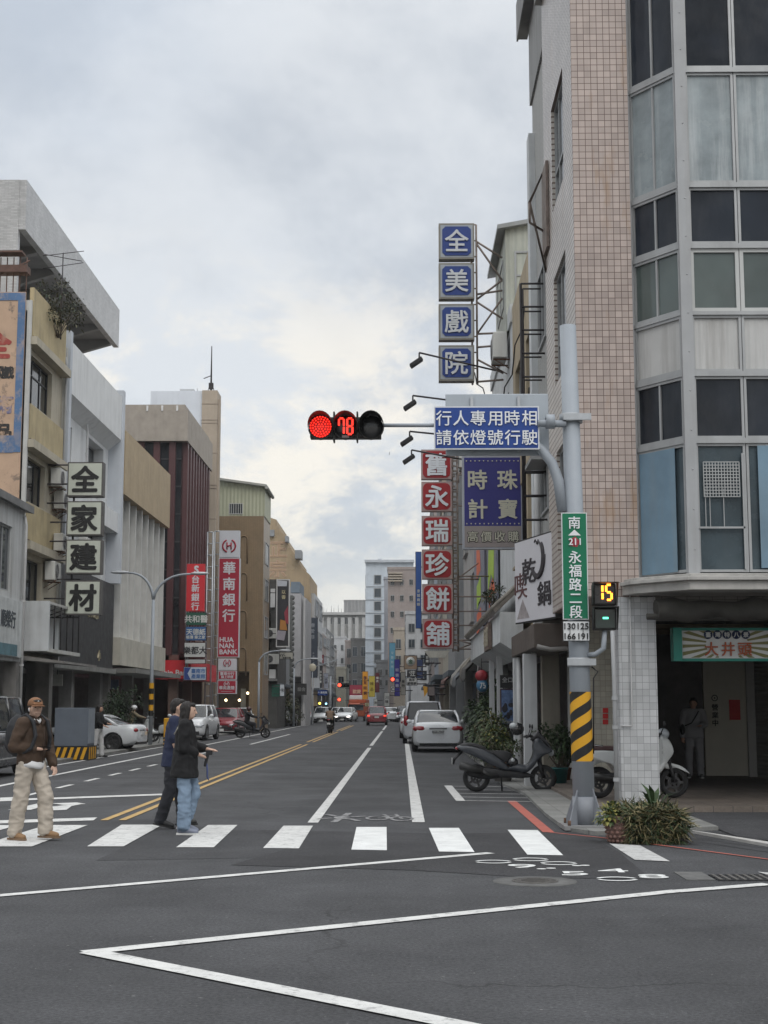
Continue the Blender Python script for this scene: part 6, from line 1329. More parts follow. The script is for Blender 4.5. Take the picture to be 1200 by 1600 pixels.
# street lamps
def lamp(name, label, base, h, arms, mat=GREYP, stripes=False, r0=.085):
    r = thing(name, label, 'street lamp', base, 'street lamps along the left pavement'); b = MB(); b.tube(base, base+Z_*(h-1.3), r0, r0*.75, 10)
    b.build('pole', mat, r)
    for s, L, rise in arms:
        a = MB(); pts = [base+V(0, 0, h-1.3)]+[base+V(s*L*(t**1.5), 0, h-1.3+rise*(1-(1-t)**2.2)) for t in [i/8 for i in range(1, 9)]]
        a.path(pts, [r0*.7-.02*i/8 for i in range(9)], 8); a.build('arm', mat, r)
        e = pts[-1]; q = MB(); q.ell(e+V(s*.32, 0, .02), (.40, .13, .07), 12, 7); q.build('lamp_head', M('lamp_grey', (.42, .44, .46), .5), r)
    if stripes:
        for i in range(6): q = MB(); q.k = 0; q.tube(base+Z_*(1.15+.22*i), base+Z_*(1.15+.22*(i+1)), r0+.012, r0+.012, 10, False); q.build('stripe_band', YEL if i % 2 else M('hazard_black'), r)
    return r
lb = V(hx(236, 58.5), 58.5, .08)
lamp('street_lamp', 'grey double-armed street lamp with yellow and black bands before the bank', lb, hz(890, 58.5), [(-1, 1.05, 1.1), (1, 1.55, 1.05)], stripes=True)
lb = V(hx(404, 92), 92, .08); lamp('street_lamp', 'single-arm grey street lamp in front of the brown arch building', lb, hz(1004, 92), [(1, 1.3, .7)])
lb = V(hx(459, 112), 112, .08); lamp('street_lamp', 'single-arm grey street lamp beside the scalloped grey facade', lb, hz(1019, 112), [(1, 1.2, .7)])
mr = thing('convex_mirror', 'round convex traffic mirror on a grey post in front of the slate sign', 'mirror', (hx(488, 124), 124, 0)); c = ay(488, 1043, 124)
b = MB(); b.lathe([(.001, .05), (.2, .035), (.31, 0), (.34, -.02), (.3, -.05)], c, -Y_, 20); b.build('mirror', M('mirror_cream', (.50, .46, .36), .3, .1, spec=.6), mr)
b = MB(); b.tube(V(c.x, 124.1, 0), V(c.x, 124.1, c.z), .05); b.tube(V(c.x, 124.1, c.z), V(c.x+2.2, 124.1, c.z+.7), .04); b.build('post', GREYP, mr)
# thin overhead lines
def wire(a, b_, sag, label):
    q = MB(); q.path([a.lerp(b_, i/16)-Z_*sag*4*(i/16)*(1-i/16) for i in range(17)], .02, 4); return q.build('overhead_cable', BLACK, None, label, 'cable')
wire(ay(500, 1056, 150), ay(596, 1062, 150), .3, 'thin cable sagging across the far street below the white houses')
wire(ay(480, 1036, 190), ay(600, 1031, 190), .4, 'thin cable across the far street in front of the white house')
# utility cabinet at the left kerb
kb = gz(88, 1185); cb = thing('utility_box', 'grey steel utility cabinet on a black and yellow striped base at the left kerb', 'utility box', (-10.1, 44.6, 0))
x0, x1 = hx(86, 44), hx(137, 44); x2 = hx(150, 45.2)
b = MB(); b.box(x0, x1+.02, 44.0, 45.0, .42, hz(1106, 44)); b.build('cabinet', M('cabinet_blue_grey', (.115, .135, .165), .55, .1, 2, streak=.2), cb, bev=.015)
b = MB(); b.box(x0-.05, x1+.08, 43.9, 45.1, 0, .42); b.build('base', M('hazard_black'), cb)
b = MB()
for i in range(8):
    a = x0+.02+.2*i*1.0
    if a+.22 > x1+.08: break
    b.prism([V(a, 43.895, .03), V(a+.1, 43.895, .03), V(a+.22, 43.895, .39), V(a+.12, 43.895, .39)], (0, -.006, 0))
b.build('front_stripes', YEL, cb); b = MB()
for i in range(4):
    a = 43.95+.28*i; b.prism([V(x1+.082, a, .03), V(x1+.082, a+.12, .03), V(x1+.082, a+.18, .39), V(x1+.082, a+.06, .39)], (.006, 0, 0))
b.build('side_stripes', YEL, cb)
b = MB(); b.box(x1+.02, x1+.03, 44.05, 44.95, .5, hz(1108, 44)); b.build('side_door', M('cabinet_light', (.24, .27, .31), .5), cb)
b = MB(); p_ = gz(268, 1168); b.box(p_.x-.3, p_.x+.3, p_.y-.2, p_.y+.2, 0, 1.15); o = b.build('barrier', YEL, None, 'yellow and black concrete barrier post behind the walking couple', 'barrier', bev=.03)
for i in range(3): q = MB(); q.prism([p_+V(-.3, -.205, .05+.14*i), p_+V(.3, -.205, .2+.14*i), p_+V(.3, -.205, .27+.14*i), p_+V(-.3, -.205, .12+.14*i)], (0, -.006, 0)); q.build('black_stripe', M('hazard_black'), o)

# air
hzb = MB(); hzb.box(-260, 260, -30, 560, -1.0, 62); hzo = hzb.build('haze', bpy.data.materials.new('haze'), None, None, None, None, None)
hzo['kind'] = 'stuff'; hm_ = hzo.data.materials[0]; hm_.use_nodes = True; hn_ = hm_.node_tree; hn_.nodes.clear()
pv_ = hn_.nodes.new('ShaderNodeVolumePrincipled'); pv_.inputs['Color'].default_value = (.80, .83, .86, 1); pv_.inputs['Density'].default_value = .00032; pv_.inputs['Anisotropy'].default_value = .2
ho_ = hn_.nodes.new('ShaderNodeOutputMaterial'); hn_.links.new(pv_.outputs[0], ho_.inputs['Volume'])
hzo['label'] = 'thin pale air over the whole street'; hzo['category'] = 'haze'
# ================================================================== vehicles
def cr(xs, ys, t):
    """smooth interpolation through control stations"""
    for i in range(len(xs)-1):
        if t <= xs[i+1] or i == len(xs)-2:
            h = xs[i+1]-xs[i]; u = min(max((t-xs[i])/h, 0), 1)
            m0 = (ys[i+1]-ys[max(i-1, 0)])/max(xs[i+1]-xs[max(i-1, 0)], 1e-6)*h; m1 = (ys[min(i+2, len(xs)-1)]-ys[i])/max(xs[min(i+2, len(xs)-1)]-xs[i], 1e-6)*h
            return (2*u**3-3*u**2+1)*ys[i]+(u**3-2*u**2+u)*m0+(-2*u**3+3*u**2)*ys[i+1]+(u**3-u**2)*m1
TYRE = M('tyre_rubber', (.02, .02, .021), .8, .2, 8); RIM = M('alloy_rim', (.30, .31, .32), .35, .1, metal=.7); RIMD = M('dark_rim', (.06, .06, .062), .4, .1, metal=.5)
CGL = GLASS('car_glass', (.018, .022, .026), .04, .4, .0); TLR = M('tail_lamp_red', (.26, .012, .02), .18, .1, coat=.6); HLG = M('head_lamp', (.42, .45, .48), .12, .2, coat=.6); CHR = M('chrome', (.55, .56, .57), .15, .1, metal=.9); PLT = M('number_plate', (.62, .63, .62), .45, .08)
def wheel(parent, c, r, w_, side, rim=RIM, name='wheel'):
    a = X_*side; b = MB(); b.lathe([(r*.66, -w_*.45), (r*.9, -w_*.5), (r*.985, -w_*.36), (r, -w_*.15), (r, w_*.15), (r*.985, w_*.36), (r*.9, w_*.5), (r*.68, w_*.46), (r*.66, w_*.2)], c, a, 28)
    t = b.build(name, TYRE, parent)
    b = MB(); b.lathe([(r*.68, w_*.44), (r*.63, w_*.46), (r*.6, w_*.25), (r*.2, w_*.2), (r*.18, w_*.34), (.001, w_*.35)], c, a, 24)
    for k in range(5):
        an = 2*math.pi*k/5; d = Y_*math.cos(an)+Z_*math.sin(an); b.obox(c+a*w_*.33+d*r*.38, d*r*.26, d.cross(a)*r*.075, a*w_*.07)
    b.build('rim', rim, t); b = MB(); b.lathe([(r*.6, w_*.22), (.001, w_*.2)], c, a, 20); b.build('brake_shade', BLACK, t)
    return t
def paint(name, col): 
    if name in MC: return MC[name]
    m = M(name, col, .32, .05, 1.5, coat=.9, spec=.5); return m
def car(name, label, cat, mat, L=4.7, W=1.8, deck=(), gh=(), H=1.47, wr=.33, wb=(1.42, -1.4), rim=RIM, tail='wide', group='cars along the street', taillit=False, clr=.20, headlit=False, roofm=None, belt=.93, rack=False, grille='slats'):
    """deck: (y, top height, half width factor); gh: y of windscreen base, roof front, roof rear, rear glass base. Front is +y"""
    r = thing(name, label, cat, (0, 0, 0), group); hw = W/2
    ys = [d[0] for d in deck]; zs = [d[1] for d in deck]; ws = [d[2] for d in deck]; rings = []; N = 36
    for i in range(N+1):
        t = i/N; y = ys[0]+(ys[-1]-ys[0])*(.5-.5*math.cos(math.pi*t))
        zt = cr(ys, zs, y); w_ = hw*cr(ys, ws, y); e = min(abs(y-ys[0]), abs(y-ys[-1])); zb = clr+.10*max(0, 1-e/.45)**2; h = zt-zb
        half = [(.0, zb), (.78*w_, zb), (.94*w_, zb+.07), (w_*.985, zb+.22*h), (w_, zb+.5*h), (w_*.985, zb+.72*h), (.955*w_, zb+.86*h), (.90*w_, zt-.03), (.80*w_, zt), (.4*w_, zt+.02), (0, zt+.025)]
        rings.append([V(x, y, z) for x, z in half]+[V(-x, y, z) for x, z in half[-2:0:-1]])
    b = MB(); b.loft(rings)
    cut = MB()
    for wy in wb:
        for s in (-1, 1): cut.lathe([(.001, -.12), (wr*1.16, -.12), (wr*1.16, .3), (.001, .3)], V(s*(hw-.14), wy, wr), X_*s, 26)
    nb_ = temp_eval(b, [('BOOLEAN', dict(operation='DIFFERENCE', solver='EXACT', object=cut))])
    body = nb_.build('body', mat, r); 
    for p in body.data.polygons: p.use_smooth = True
    body.data.set_sharp_from_angle(angle=rad(38))
    y1, y2, y3, y4 = gh; zr = H-.03
    zb1 = cr(ys, zs, y1)-.01; zb4 = cr(ys, zs, y4)-.01
    ym = (y2+y3)/2; bl = lambda y: cr(ys, zs, y)-.015
    wd = lambda y: hw*cr(ys, ws, y)
    bot = [(.72*wd(y1), y1), (.86*wd(y1), y1-.16), (.895*wd(ym), ym), (.86*wd(y4), y4+.16), (.74*wd(y4), y4)]
    top = [(.60*hw, y2), (.70*hw, y2-.12), (.735*hw, ym), (.70*hw, y3+.1), (.62*hw, y3)]
    B = [V(x, y, bl(y)) for x, y in bot]+[V(-x, y, bl(y)) for x, y in bot[::-1]]; T = [V(x, y, zr) for x, y in top]+[V(-x, y, zr) for x, y in top[::-1]]
    Mi = [p.lerp(q, .5)+V(math.copysign(.025, p.x), 0, .015) for p, q in zip(B, T)]
    b = MB(); b.sm = True; b.loft([B, Mi, T]); g = b.build('windows', CGL, r); g.data.set_sharp_from_angle(angle=rad(30))
    b = MB(); b.sm = True; ins = [V(p.x*.86, p.y*.86+ym*.14, zr+.045) for p in T]; ou = [V(p.x*1.03, (p.y-ym)*1.02+ym, zr-.02) for p in T]; b.loft([ou, [V(p.x*1.0, (p.y-ym)*.99+ym, zr+.02) for p in T], ins]); b.build('roof', roofm or mat, r)
    b = MB()
    for k, rr in ((1, .036), (2, .036), (3, .05)):
        for kk in (k, 9-k): b.path([B[kk]*1.0-Z_*.03, Mi[kk], T[kk]], [rr*1.3, rr, rr], 6)
    b.path([B[i] for i in (0, 1, 2, 3, 4)], .022, 5); b.path([B[i] for i in (5, 6, 7, 8, 9)], .022, 5)
    b.build('pillar', roofm or mat, r)
    for s in (-1, 1):
        for wy in wb: wheel(r, V(s*(hw-.115), wy, wr), wr, .21, s, rim)
    yr, yf = ys[0], ys[-1]; zt_r = zs[0]; zt_f = zs[-1]
    wrr, wf = hw*cr(ys, ws, yr+.12), hw*cr(ys, ws, yf-.2)
    zl = cr(ys, zs, yr+.15)
    em = EMIT('brake_lamp', (1, .06, .03), 1.2) if taillit else TLR; hm = EMIT('head_lamp_lit', (1, .93, .85), 2.2) if headlit else HLG
    for s in (-1, 1):
        b = MB()
        if tail == 'wide': b.ell(V(s*wrr*.72, yr+.075, zl-.20), (wrr*.34, .09, .11), 14, 8); b.ell(V(s*wrr*.955, yr+.20, zl-.18), (.05, .22, .09), 10, 8)
        elif tail == 'tall': b.ell(V(s*wrr*.86, yr+.06, zl-.06), (.11, .10, .26), 12, 8)
        else: b.ell(V(s*wrr*.78, yr+.08, zl-.19), (wrr*.2, .1, .1), 12, 8)
        b.build('tail_light', em, r)
        b = MB(); b.ell(V(s*wf*.74, yf-.11, zt_f-.08), (wf*.24, .15, .085), 14, 8); b.ell(V(s*wf*.92, yf-.30, zt_f-.03), (.09, .24, .07), 10, 8); b.build('headlight', hm, r)
        b = MB(); yy = y1-.28; b.ell(V(s*(hw+.09), yy, bl(yy)+.10), (.10, .07, .075), 12, 8); b.tube(V(s*(hw-.1), yy, bl(yy)+.03), V(s*(hw+.04), yy, bl(yy)+.08), .025); b.build('mirror', mat, r)
        b = MB(); ymid = (wb[0]+wb[1])/2
        for q in (-.25, .75): b.obox(V(s*(hw*.975), q, bl(q)-.13), X_*.015, Y_*.09, Z_*.014)
        b.build('door_handle', CHR, r)
    def bumpz(y_, z_, w_, h_, nm, m, dy): b = MB(); b.box(-w_, w_, y_-dy, y_+dy, z_-h_, z_+h_); b.build(nm, m, r, bev=.01)
    bumpz(yr-.005, zl-.30, .19, .075, 'number_plate', PLT, .012); bumpz(yr+.05, clr+.09, hw*.72, .05, 'rear_valance', BLACK, .05)
    b = MB(); b.box(-hw*.34, hw*.34, yr-.012, yr+.03, zl-.215, zl-.17); b.build('trim_strip', M('trim_grey', (.13, .13, .14), .3), r)
    bumpz(yf-.02, zt_f-.20, hw*.46, .11, 'grille', BLACK, .03); bumpz(yf-.03, clr+.16, hw*.74, .085, 'lower_intake', BLACK, .05); bumpz(yf+.012, zt_f-.36, .19, .075, 'number_plate', PLT, .012)
    b = MB()
    for i in range(3): b.box(-hw*.44, hw*.44, yf+.008, yf+.016, zt_f-.27+.055*i, zt_f-.255+.055*i)
    b.lathe([(.06, .012), (.045, .02), (.001, .02)], V(0, yf+.01, zt_f-.19), Y_, 16); b.build('grille_bar', CHR, r)
    return r
def put(o, x, y, deg, z=0): o.location = (x, y, z); o.rotation_euler = (0, 0, rad(deg)); return o
SED = [(-2.4, .86, .84), (-2.28, 1.02, .93), (-1.75, 1.03, .98), (-1.0, .98, 1.0), (0, .95, 1.0), (1.15, .96, .99), (1.75, .87, .95), (2.2, .75, .86), (2.38, .62, .72)]
HAT = [(-2.05, .86, .84), (-1.95, .98, .93), (-1.3, 1.0, 1.0), (0, .96, 1.0), (1.05, .98, .99), (1.6, .92, .95), (1.98, .80, .86), (2.12, .66, .72)]
SUV = [(-2.25, .95, .86), (-2.15, 1.08, .95), (-1.3, 1.1, 1.0), (0, 1.06, 1.0), (1.1, 1.09, .99), (1.8, 1.03, .96), (2.15, .93, .88), (2.28, .76, .76)]
VAN = [(-2.4, .90, .90), (-2.34, 1.02, .96), (-1.3, 1.06, 1.0), (0, 1.04, 1.0), (1.4, 1.08, .99), (2.0, .98, .94), (2.3, .86, .86), (2.42, .68, .74)]
COU = [(-2.05, .80, .78), (-1.95, .93, .90), (-1.5, .95, .98), (0, .88, 1.0), (.8, .87, 1.0), (1.5, .78, .95), (1.9, .66, .84), (2.05, .54, .66)]
PWH, PSI, PRE, PDR, PBK, PGR, PSG = paint('car_white', (.66, .68, .70)), paint('car_silver', (.42, .44, .47)), paint('car_red', (.22, .015, .025)), paint('car_dark_red', (.12, .015, .02)), paint('car_black', (.014, .016, .02)), paint('car_grey', (.10, .11, .12)), paint('car_silver_light', (.56, .58, .60))
GS, GHh, GU, GV, GC = (1.15, .35, -1.0, -1.85), (1.1, .45, -1.35, -1.9), (1.2, .5, -1.55, -2.08), (1.75, .95, -2.05, -2.3), (.62, -.1, -.75, -1.5)
P = gz(683, 1173); ws_ = car('parked_car', 'white four-door sedan seen from behind, parked at the right kerb', 'car', PWH, 4.8, 1.84, SED, GS); letters([('BGZ-7507', 0, 0, .10)], V(0, -2.42, cr([d[0] for d in SED], [d[1] for d in SED], -2.25)-.30), X_, Z_, 'plate_lettering', M('plate_grey', (.08, .08, .09), .6), ws_, bold=.02); put(ws_, 1.30, 53.8, 0)
put(car('parked_van', 'silver minivan parked right in front of the white sedan on the right', 'van', PSI, 4.8, 1.86, VAN, GV, 1.82, .33, (1.5, -1.5), tail='tall'), .98, 65.2, 0)
put(car('parked_car', 'white car mostly hidden beyond the silver minivan at the right kerb', 'car', PWH, 4.2, 1.76, HAT, GHh, 1.5, tail='small'), .78, 75.5, 0)
put(car('parked_car', 'black car far along the right kerb beyond the minivan', 'car', PBK, 4.5, 1.8, SED, GS, tail='small'), .9, 104, 0)
put(car('red_suv', 'dark red hatchback driving away with brake lights on in the right lane', 'car', PRE, 4.2, 1.78, HAT, GHh, 1.58, .32, (1.3, -1.3), taillit=True, tail='small'), hx(588, 120), 124, 0)
put(car('black_minivan', 'black minivan parked at the left edge facing the crossing', 'van', PBK, 4.8, 1.86, VAN, GV, 1.85, .34, (1.5, -1.5)), -9.95, 33.4, 181)
put(car('silver_coupe', 'silver white two-door coupe turned sideways behind the utility cabinet', 'car', PSG, 4.1, 1.78, COU, GC, 1.30, .32, (1.22, -1.2), rim=RIMD, tail='small'), -11.55, 53.6, 84)
put(car('white_suv', 'white sport utility car facing the camera on the left, behind the couple', 'car', PWH, 4.6, 1.86, SUV, GU, 1.68, .36, (1.4, -1.4)), -10.05, 70.5, 177)
put(car('red_saloon', 'red car facing the camera behind the white sport utility car', 'car', PRE, 4.6, 1.82, SED, GS, 1.5), -10.25, 85.5, 178)
put(car('parked_car', 'white car tucked behind the red one on the left', 'car', PWH, 4.4, 1.8, SED, GS, 1.5), -10.6, 95, 178)
put(car('dark_red_hatchback', 'dark red hatchback facing the camera under the single-arm street lamp', 'car', PDR, 4.2, 1.8, HAT, GHh, 1.52), -10.1, 110, 178)
put(car('parked_car', 'grey car behind the dark red hatchback on the left', 'car', PGR, 4.4, 1.8, SED, GS, 1.46), -9.5, 120, 178)
put(car('parked_car', 'grey green car farthest in the left-hand row before the crossing', 'car', PSI, 4.3, 1.8, SUV, GU, 1.62), -9.0, 129, 178)
put(car('far_car', 'pale car with lit headlights at the far crossing, left of the orange truck', 'car', PWH, 4.5, 1.8, SED, GS, 1.48, headlit=True), hx(541, 150), 150, 172)
put(car('far_car', 'pale pink car with lit headlights second at the far crossing', 'car', PSG, 4.5, 1.8, SED, GS, 1.48, headlit=True), hx(530, 156), 156, 175)
put(car('far_car', 'white car right of the red one at the far crossing', 'car', PWH, 4.4, 1.8, SED, GS, 1.48, taillit=True), hx(607, 150), 150, 10)
put(car('far_car', 'silver car at the far crossing next to the white one', 'car', PSG, 4.4, 1.8, HAT, GHh, 1.48, taillit=True), hx(618, 156), 157, 12)
put(car('far_car', 'black car at the far crossing nearest the right kerb', 'car', PBK, 4.4, 1.8, SUV, GU, 1.62), hx(632, 146), 147, 4)
put(car('far_car', 'white car at the left side of the far crossing', 'car', PWH, 4.4, 1.8, SED, GS, 1.5), hx(505, 140), 140, 178)
tk = thing('orange_truck', 'orange box truck with white cab top at the far crossing', 'truck', (0, 0, 0))
b = MB(); b.box(-.95, .95, -2.6, 1.0, .7, 2.3); b.build('cargo_box', M('truck_orange', (.38, .09, .04), .5, .2), tk, bev=.05)
b = MB(); b.box(-.9, .9, 1.05, 2.5, .5, 1.9); b.build('cab', M('truck_orange'), tk, bev=.12)
b = MB(); b.box(-.8, .8, 2.505, 2.52, 1.15, 1.8); b.build('windscreen', CGL, tk)
b = MB(); b.box(-.9, .9, -1.0, .9, 2.32, 2.75); b.build('roof_load', WHITE, tk, bev=.05)
for s in (-1, 1):
    for wy in (1.7, -1.6): wheel(tk, V(s*.82, wy, .36), .36, .22, s)
put(tk, hx(560, 158), 158, 176)
# ------------------------------------------------------------------ scooters
def pillow(mb, prof, hw, cxo=0, sh=.9):
    """rounded slab: side outline (y, z) swelled to half width hw"""
    cy_ = sum(p[0] for p in prof)/len(prof); cz_ = sum(p[1] for p in prof)/len(prof); rings = []
    # densify outline
    P = []
    n = len(prof)
    for i in range(n):
        p0, p1, p2, p3 = prof[i-1], prof[i], prof[(i+1) % n], prof[(i+2) % n]
        for k in range(4):
            t = k/4; P.append(tuple(.5*((2*p1[j])+(-p0[j]+p2[j])*t+(2*p0[j]-5*p1[j]+4*p2[j]-p3[j])*t*t+(-p0[j]+3*p1[j]-3*p2[j]+p3[j])*t**3) for j in (0, 1)))
    for x, s in ((-1, .62), (-.94, .84), (-.75, .96), (-.4, 1), (.4, 1), (.75, .96), (.94, .84), (1, .62)):
        f = sh+(1-sh)*s if False else s
        rings.append([V(cxo+x*hw, cy_+(y-cy_)*(.5+.5*f), cz_+(z-cz_)*(.4+.6*f)) for y, z in P])
    o = mb.sm; mb.sm = True; mb.loft(rings); mb.sm = o
    return mb
def swheel(parent, c, r, w_, rim, name='wheel'):
    b = MB(); b.lathe([(r*.7, -w_*.4), (r*.88, -w_*.5), (r*.97, -w_*.3), (r, 0), (r*.97, w_*.3), (r*.88, w_*.5), (r*.7, w_*.4)], c, X_, 26); t = b.build(name, TYRE, parent)
    b = MB(); b.lathe([(r*.71, -w_*.35), (r*.74, 0), (r*.71, w_*.35), (r*.64, w_*.3), (r*.62, 0), (r*.64, -w_*.3), (r*.71, -w_*.35)], c, X_, 24); b.lathe([(.05, -w_*.4), (.05, w_*.4)], c, X_, 12)
    for k in range(5): a = 2*math.pi*k/5; d = Y_*math.cos(a)+Z_*math.sin(a); b.obox(c+d*r*.36, d*r*.3, d.cross(X_)*.022, X_*w_*.2)
    b.lathe([(.11, w_*.30), (.07, w_*.32)], c, X_, 18); b.build('rim', rim, t); return t
def scooter(name, label, body, seatm, accent=None, style='sport', group='scooters', helmet=True):
    r = thing(name, label, 'scooter', (0, 0, 0), group); k = accent or body
    R_ = .262; swheel(r, V(0, -.60, R_), R_, .12, RIMD); swheel(r, V(0, .68, R_*.98), R_*.98, .11, RIMD)
    dk = M('scooter_black', (.022, .022, .024), .5, .15)
    if style == 'sport':
        b = MB(); pillow(b, [(-.98, .86), (-.72, .88), (-.35, .76), (-.02, .52), (.02, .40), (-.12, .42), (-.34, .52), (-.62, .66), (-.86, .76)], .165); b.build('rear_cowl', body, r)
        b = MB(); pillow(b, [(-.90, .90), (-.70, .93), (-.45, .86), (-.36, .78), (-.05, .775), (.09, .70), (.06, .60), (-.05, .56), (-.3, .70), (-.55, .82), (-.85, .86)], .14); b.build('seat', seatm, r)
        b = MB(); pillow(b, [(-.02, .42), (.15, .38), (.34, .36), (.48, .46), (.60, .62), (.75, .72), (.86, .78), (.72, .90), (.60, 1.02), (.50, .96), (.50, .76), (.42, .56), (.32, .47), (.12, .49)], .185); b.build('front_shield', body, r)
        b = MB(); pillow(b, [(.44, .98), (.56, 1.12), (.62, 1.14), (.86, .82), (.80, .78), (.58, .96)], .09); b.build('windscreen', M('smoke_screen', (.015, .015, .018), .2, .1), r)
        b = MB(); b.ell(V(0, .84, .74), (.12, .06, .07), 12, 8); b.build('headlight', HLG, r)
        b = MB(); b.ell(V(0, -.97, .82), (.11, .04, .035), 12, 8); b.build('tail_light', TLR, r)
        b = MB(); pillow(b, [(-.80, .44), (-.42, .46), (-.05, .42), (.3, .38), (.5, .30), (.3, .26), (-.1, .27), (-.4, .24), (-.75, .30)], .12); b.build('engine_cover', dk, r)
        b = MB(); b.path([V(.13, -.2, .30), V(.16, -.40, .33), V(.17, -.52, .40)], [.03, .035, .055], 8); b.path([V(.17, -.50, .39), V(.175, -.90, .50), V(.175, -.93, .51)], [.075, .085, .05], 12); b.build('exhaust', M('exhaust_black', (.03, .03, .03), .45, .2), r)
        b = MB(); b.path([V(0, -.86, .78), V(0, -1.02, .62), V(0, -1.05, .52)], .03, 6); b.build('plate_bracket', dk, r); b = MB(); b.obox(V(0, -1.065, .58), X_*.10, Y_*.004, Z_*.06); b.build('number_plate', PLT, r)
    else:
        b = MB(); pillow(b, [(-.92, .66), (-.84, .78), (-.5, .80), (-.1, .74), (-.02, .56), (-.06, .40), (-.3, .42), (-.42, .56), (-.62, .60), (-.8, .54)], .19); b.build('rear_cowl', body, r)
        b = MB(); pillow(b, [(-.80, .80), (-.7, .86), (-.35, .86), (0, .80), (.02, .76), (-.2, .75), (-.6, .77)], .15); b.build('seat', seatm, r)
        b = MB(); pillow(b, [(-.05, .40), (.2, .36), (.40, .40), (.56, .62), (.66, .78), (.58, .98), (.46, 1.02), (.47, .86), (.44, .60), (.32, .46), (.1, .46)], .20); b.build('front_shield', body, r)
        b = MB(); pillow(b, [(.46, .56), (.62, .58), (.82, .52), (.95, .40), (.86, .44), (.70, .50), (.55, .48)], .09); b.build('front_fender', k, r)
        b = MB(); b.ell(V(0, .52, 1.06), (.10, .11, .10), 14, 9); b.build('headlight', HLG, r)
        b = MB(); b.ell(V(0, -.90, .68), (.12, .04, .05), 12, 8); b.build('tail_light', TLR, r)
        b = MB(); pillow(b, [(-.72, .40), (-.3, .42), (.1, .40), (.25, .34), (-.1, .26), (-.6, .28)], .11); b.build('engine_cover', dk, r)
        b = MB(); b.path([V(.14, -.3, .32), V(.17, -.80, .38)], [.05, .07], 10); b.build('exhaust', M('exhaust_black', (.03, .03, .03)), r)
        b = MB(); b.path([V(-.13, -.55, .86), V(-.13, -.95, .92), V(.13, -.95, .92), V(.13, -.55, .86)], .016, 6); b.build('grab_rail', CHR, r)
        b = MB(); b.obox(V(0, -.93, .52), X_*.11, Y_*.006, Z_*.07); b.build('plate_bracket', PLT, r)
    b = MB(); b.path([V(0, .70, R_), V(0, .52, .95), V(0, .46, 1.06)], .035, 8)
    for s in (-1, 1): b.path([V(s*.085, .68, R_), V(s*.085, .59, .60)], .028, 8)
    b.build('fork', dk, r)
    b = MB(); b.path([V(-.33, .36, 1.04), V(-.14, .45, 1.07), V(.14, .45, 1.07), V(.33, .36, 1.04)], .018, 6)
    for s in (-1, 1): b.tube(V(s*.22, .40, 1.055), V(s*.35, .35, 1.035), .024)
    b.build('handlebar', dk, r)
    for s in (-1, 1):
        b = MB(); b.path([V(s*.2, .42, 1.06), V(s*.26, .46, 1.18), V(s*.30, .46, 1.22)], .009, 5); b.ell(V(s*.32, .46, 1.24), (.06, .02, .045), 12, 8); b.build('mirror', dk, r)
    b = MB(); pillow(b, [(.0, .46), (.1, .40), (.34, .40), (.40, .46), (.2, .47)], .15); b.build('footboard', dk, r)
    b = MB(); b.path([V(-.1, -.12, .34), V(-.22, -.10, .02), V(-.26, -.09, .0)], .016, 6); b.build('side_stand', dk, r)
    return r
SB1 = M('scooter_slate', (.040, .045, .054), .4, .08, coat=.25); SW1 = M('scooter_white', (.52, .54, .54), .3, .06, coat=.5); SEATB = M('seat_black', (.02, .02, .022), .65, .2, 10, bump=.1); SEATR = M('seat_maroon', (.07, .035, .035), .6, .2)
s = scooter('motor_scooter', 'dark slate sport scooter parked sideways across the marked bay', SB1, SEATB); put(s, 2.04, 28.1, -91)
s = scooter('motor_scooter', 'white retro scooter parked behind the tiled column in the arcade', SW1, SEATR, style='retro'); put(s, 3.90, 24.6, -84, .1)
b = MB(); hc = ay(808, 1139, 28.0); b.ell(hc, (.135, .12, .125), 18, 12); b.k = 1; b.ell(hc+V(-.05, -.0, .05), (.105, .105, .075), 14, 8)
hl = b.build('helmet', [M('helmet_black', (.018, .018, .02), .2, .1, coat=.6), M('helmet_visor', (.30, .32, .33), .1, .2, coat=.8)], None, 'glossy black helmet with clear visor hung on the slate scooter mirror', 'helmet')
b = MB(); hc = ay(801, 1191, 28.0); b.ell(hc, (.11, .12, .10), 16, 10); b.k = 1; b.ell(hc+V(0, -.07, .03), (.05, .05, .05), 10, 6)
b.build('helmet', [M('helmet_black'), M('helmet_visor')], None, 'small black helmet lying on the footboard of the slate scooter', 'helmet')
sb = M('scooter_far_black', (.02, .022, .026), .35, .1, coat=.5)
put(scooter('motor_scooter', 'black scooter with its rider turning across the left lane', sb, SEATB), hx(396, 75), 74.5, -80)
put(scooter('motor_scooter', 'dark scooter ridden away from the camera along the yellow line', M('scooter_far_green', (.02, .035, .03), .4), SEATB), hx(515, 87), 88, -3)
put(scooter('motor_scooter', 'dark scooter parked by the pavement under the khaki rider', sb, SEATB, style='retro'), hx(216, 63), 63, -75, .08)
put(scooter('motor_scooter', 'white scooter parked at the kerb next to the striped barrier', SW1, SEATB, style='retro'), hx(250, 61.5), 61.5, 70, .08)
put(scooter('motor_scooter', 'black scooter in the row of parked cars near the grey car', sb, SEATB), hx(462, 117), 116, 175)
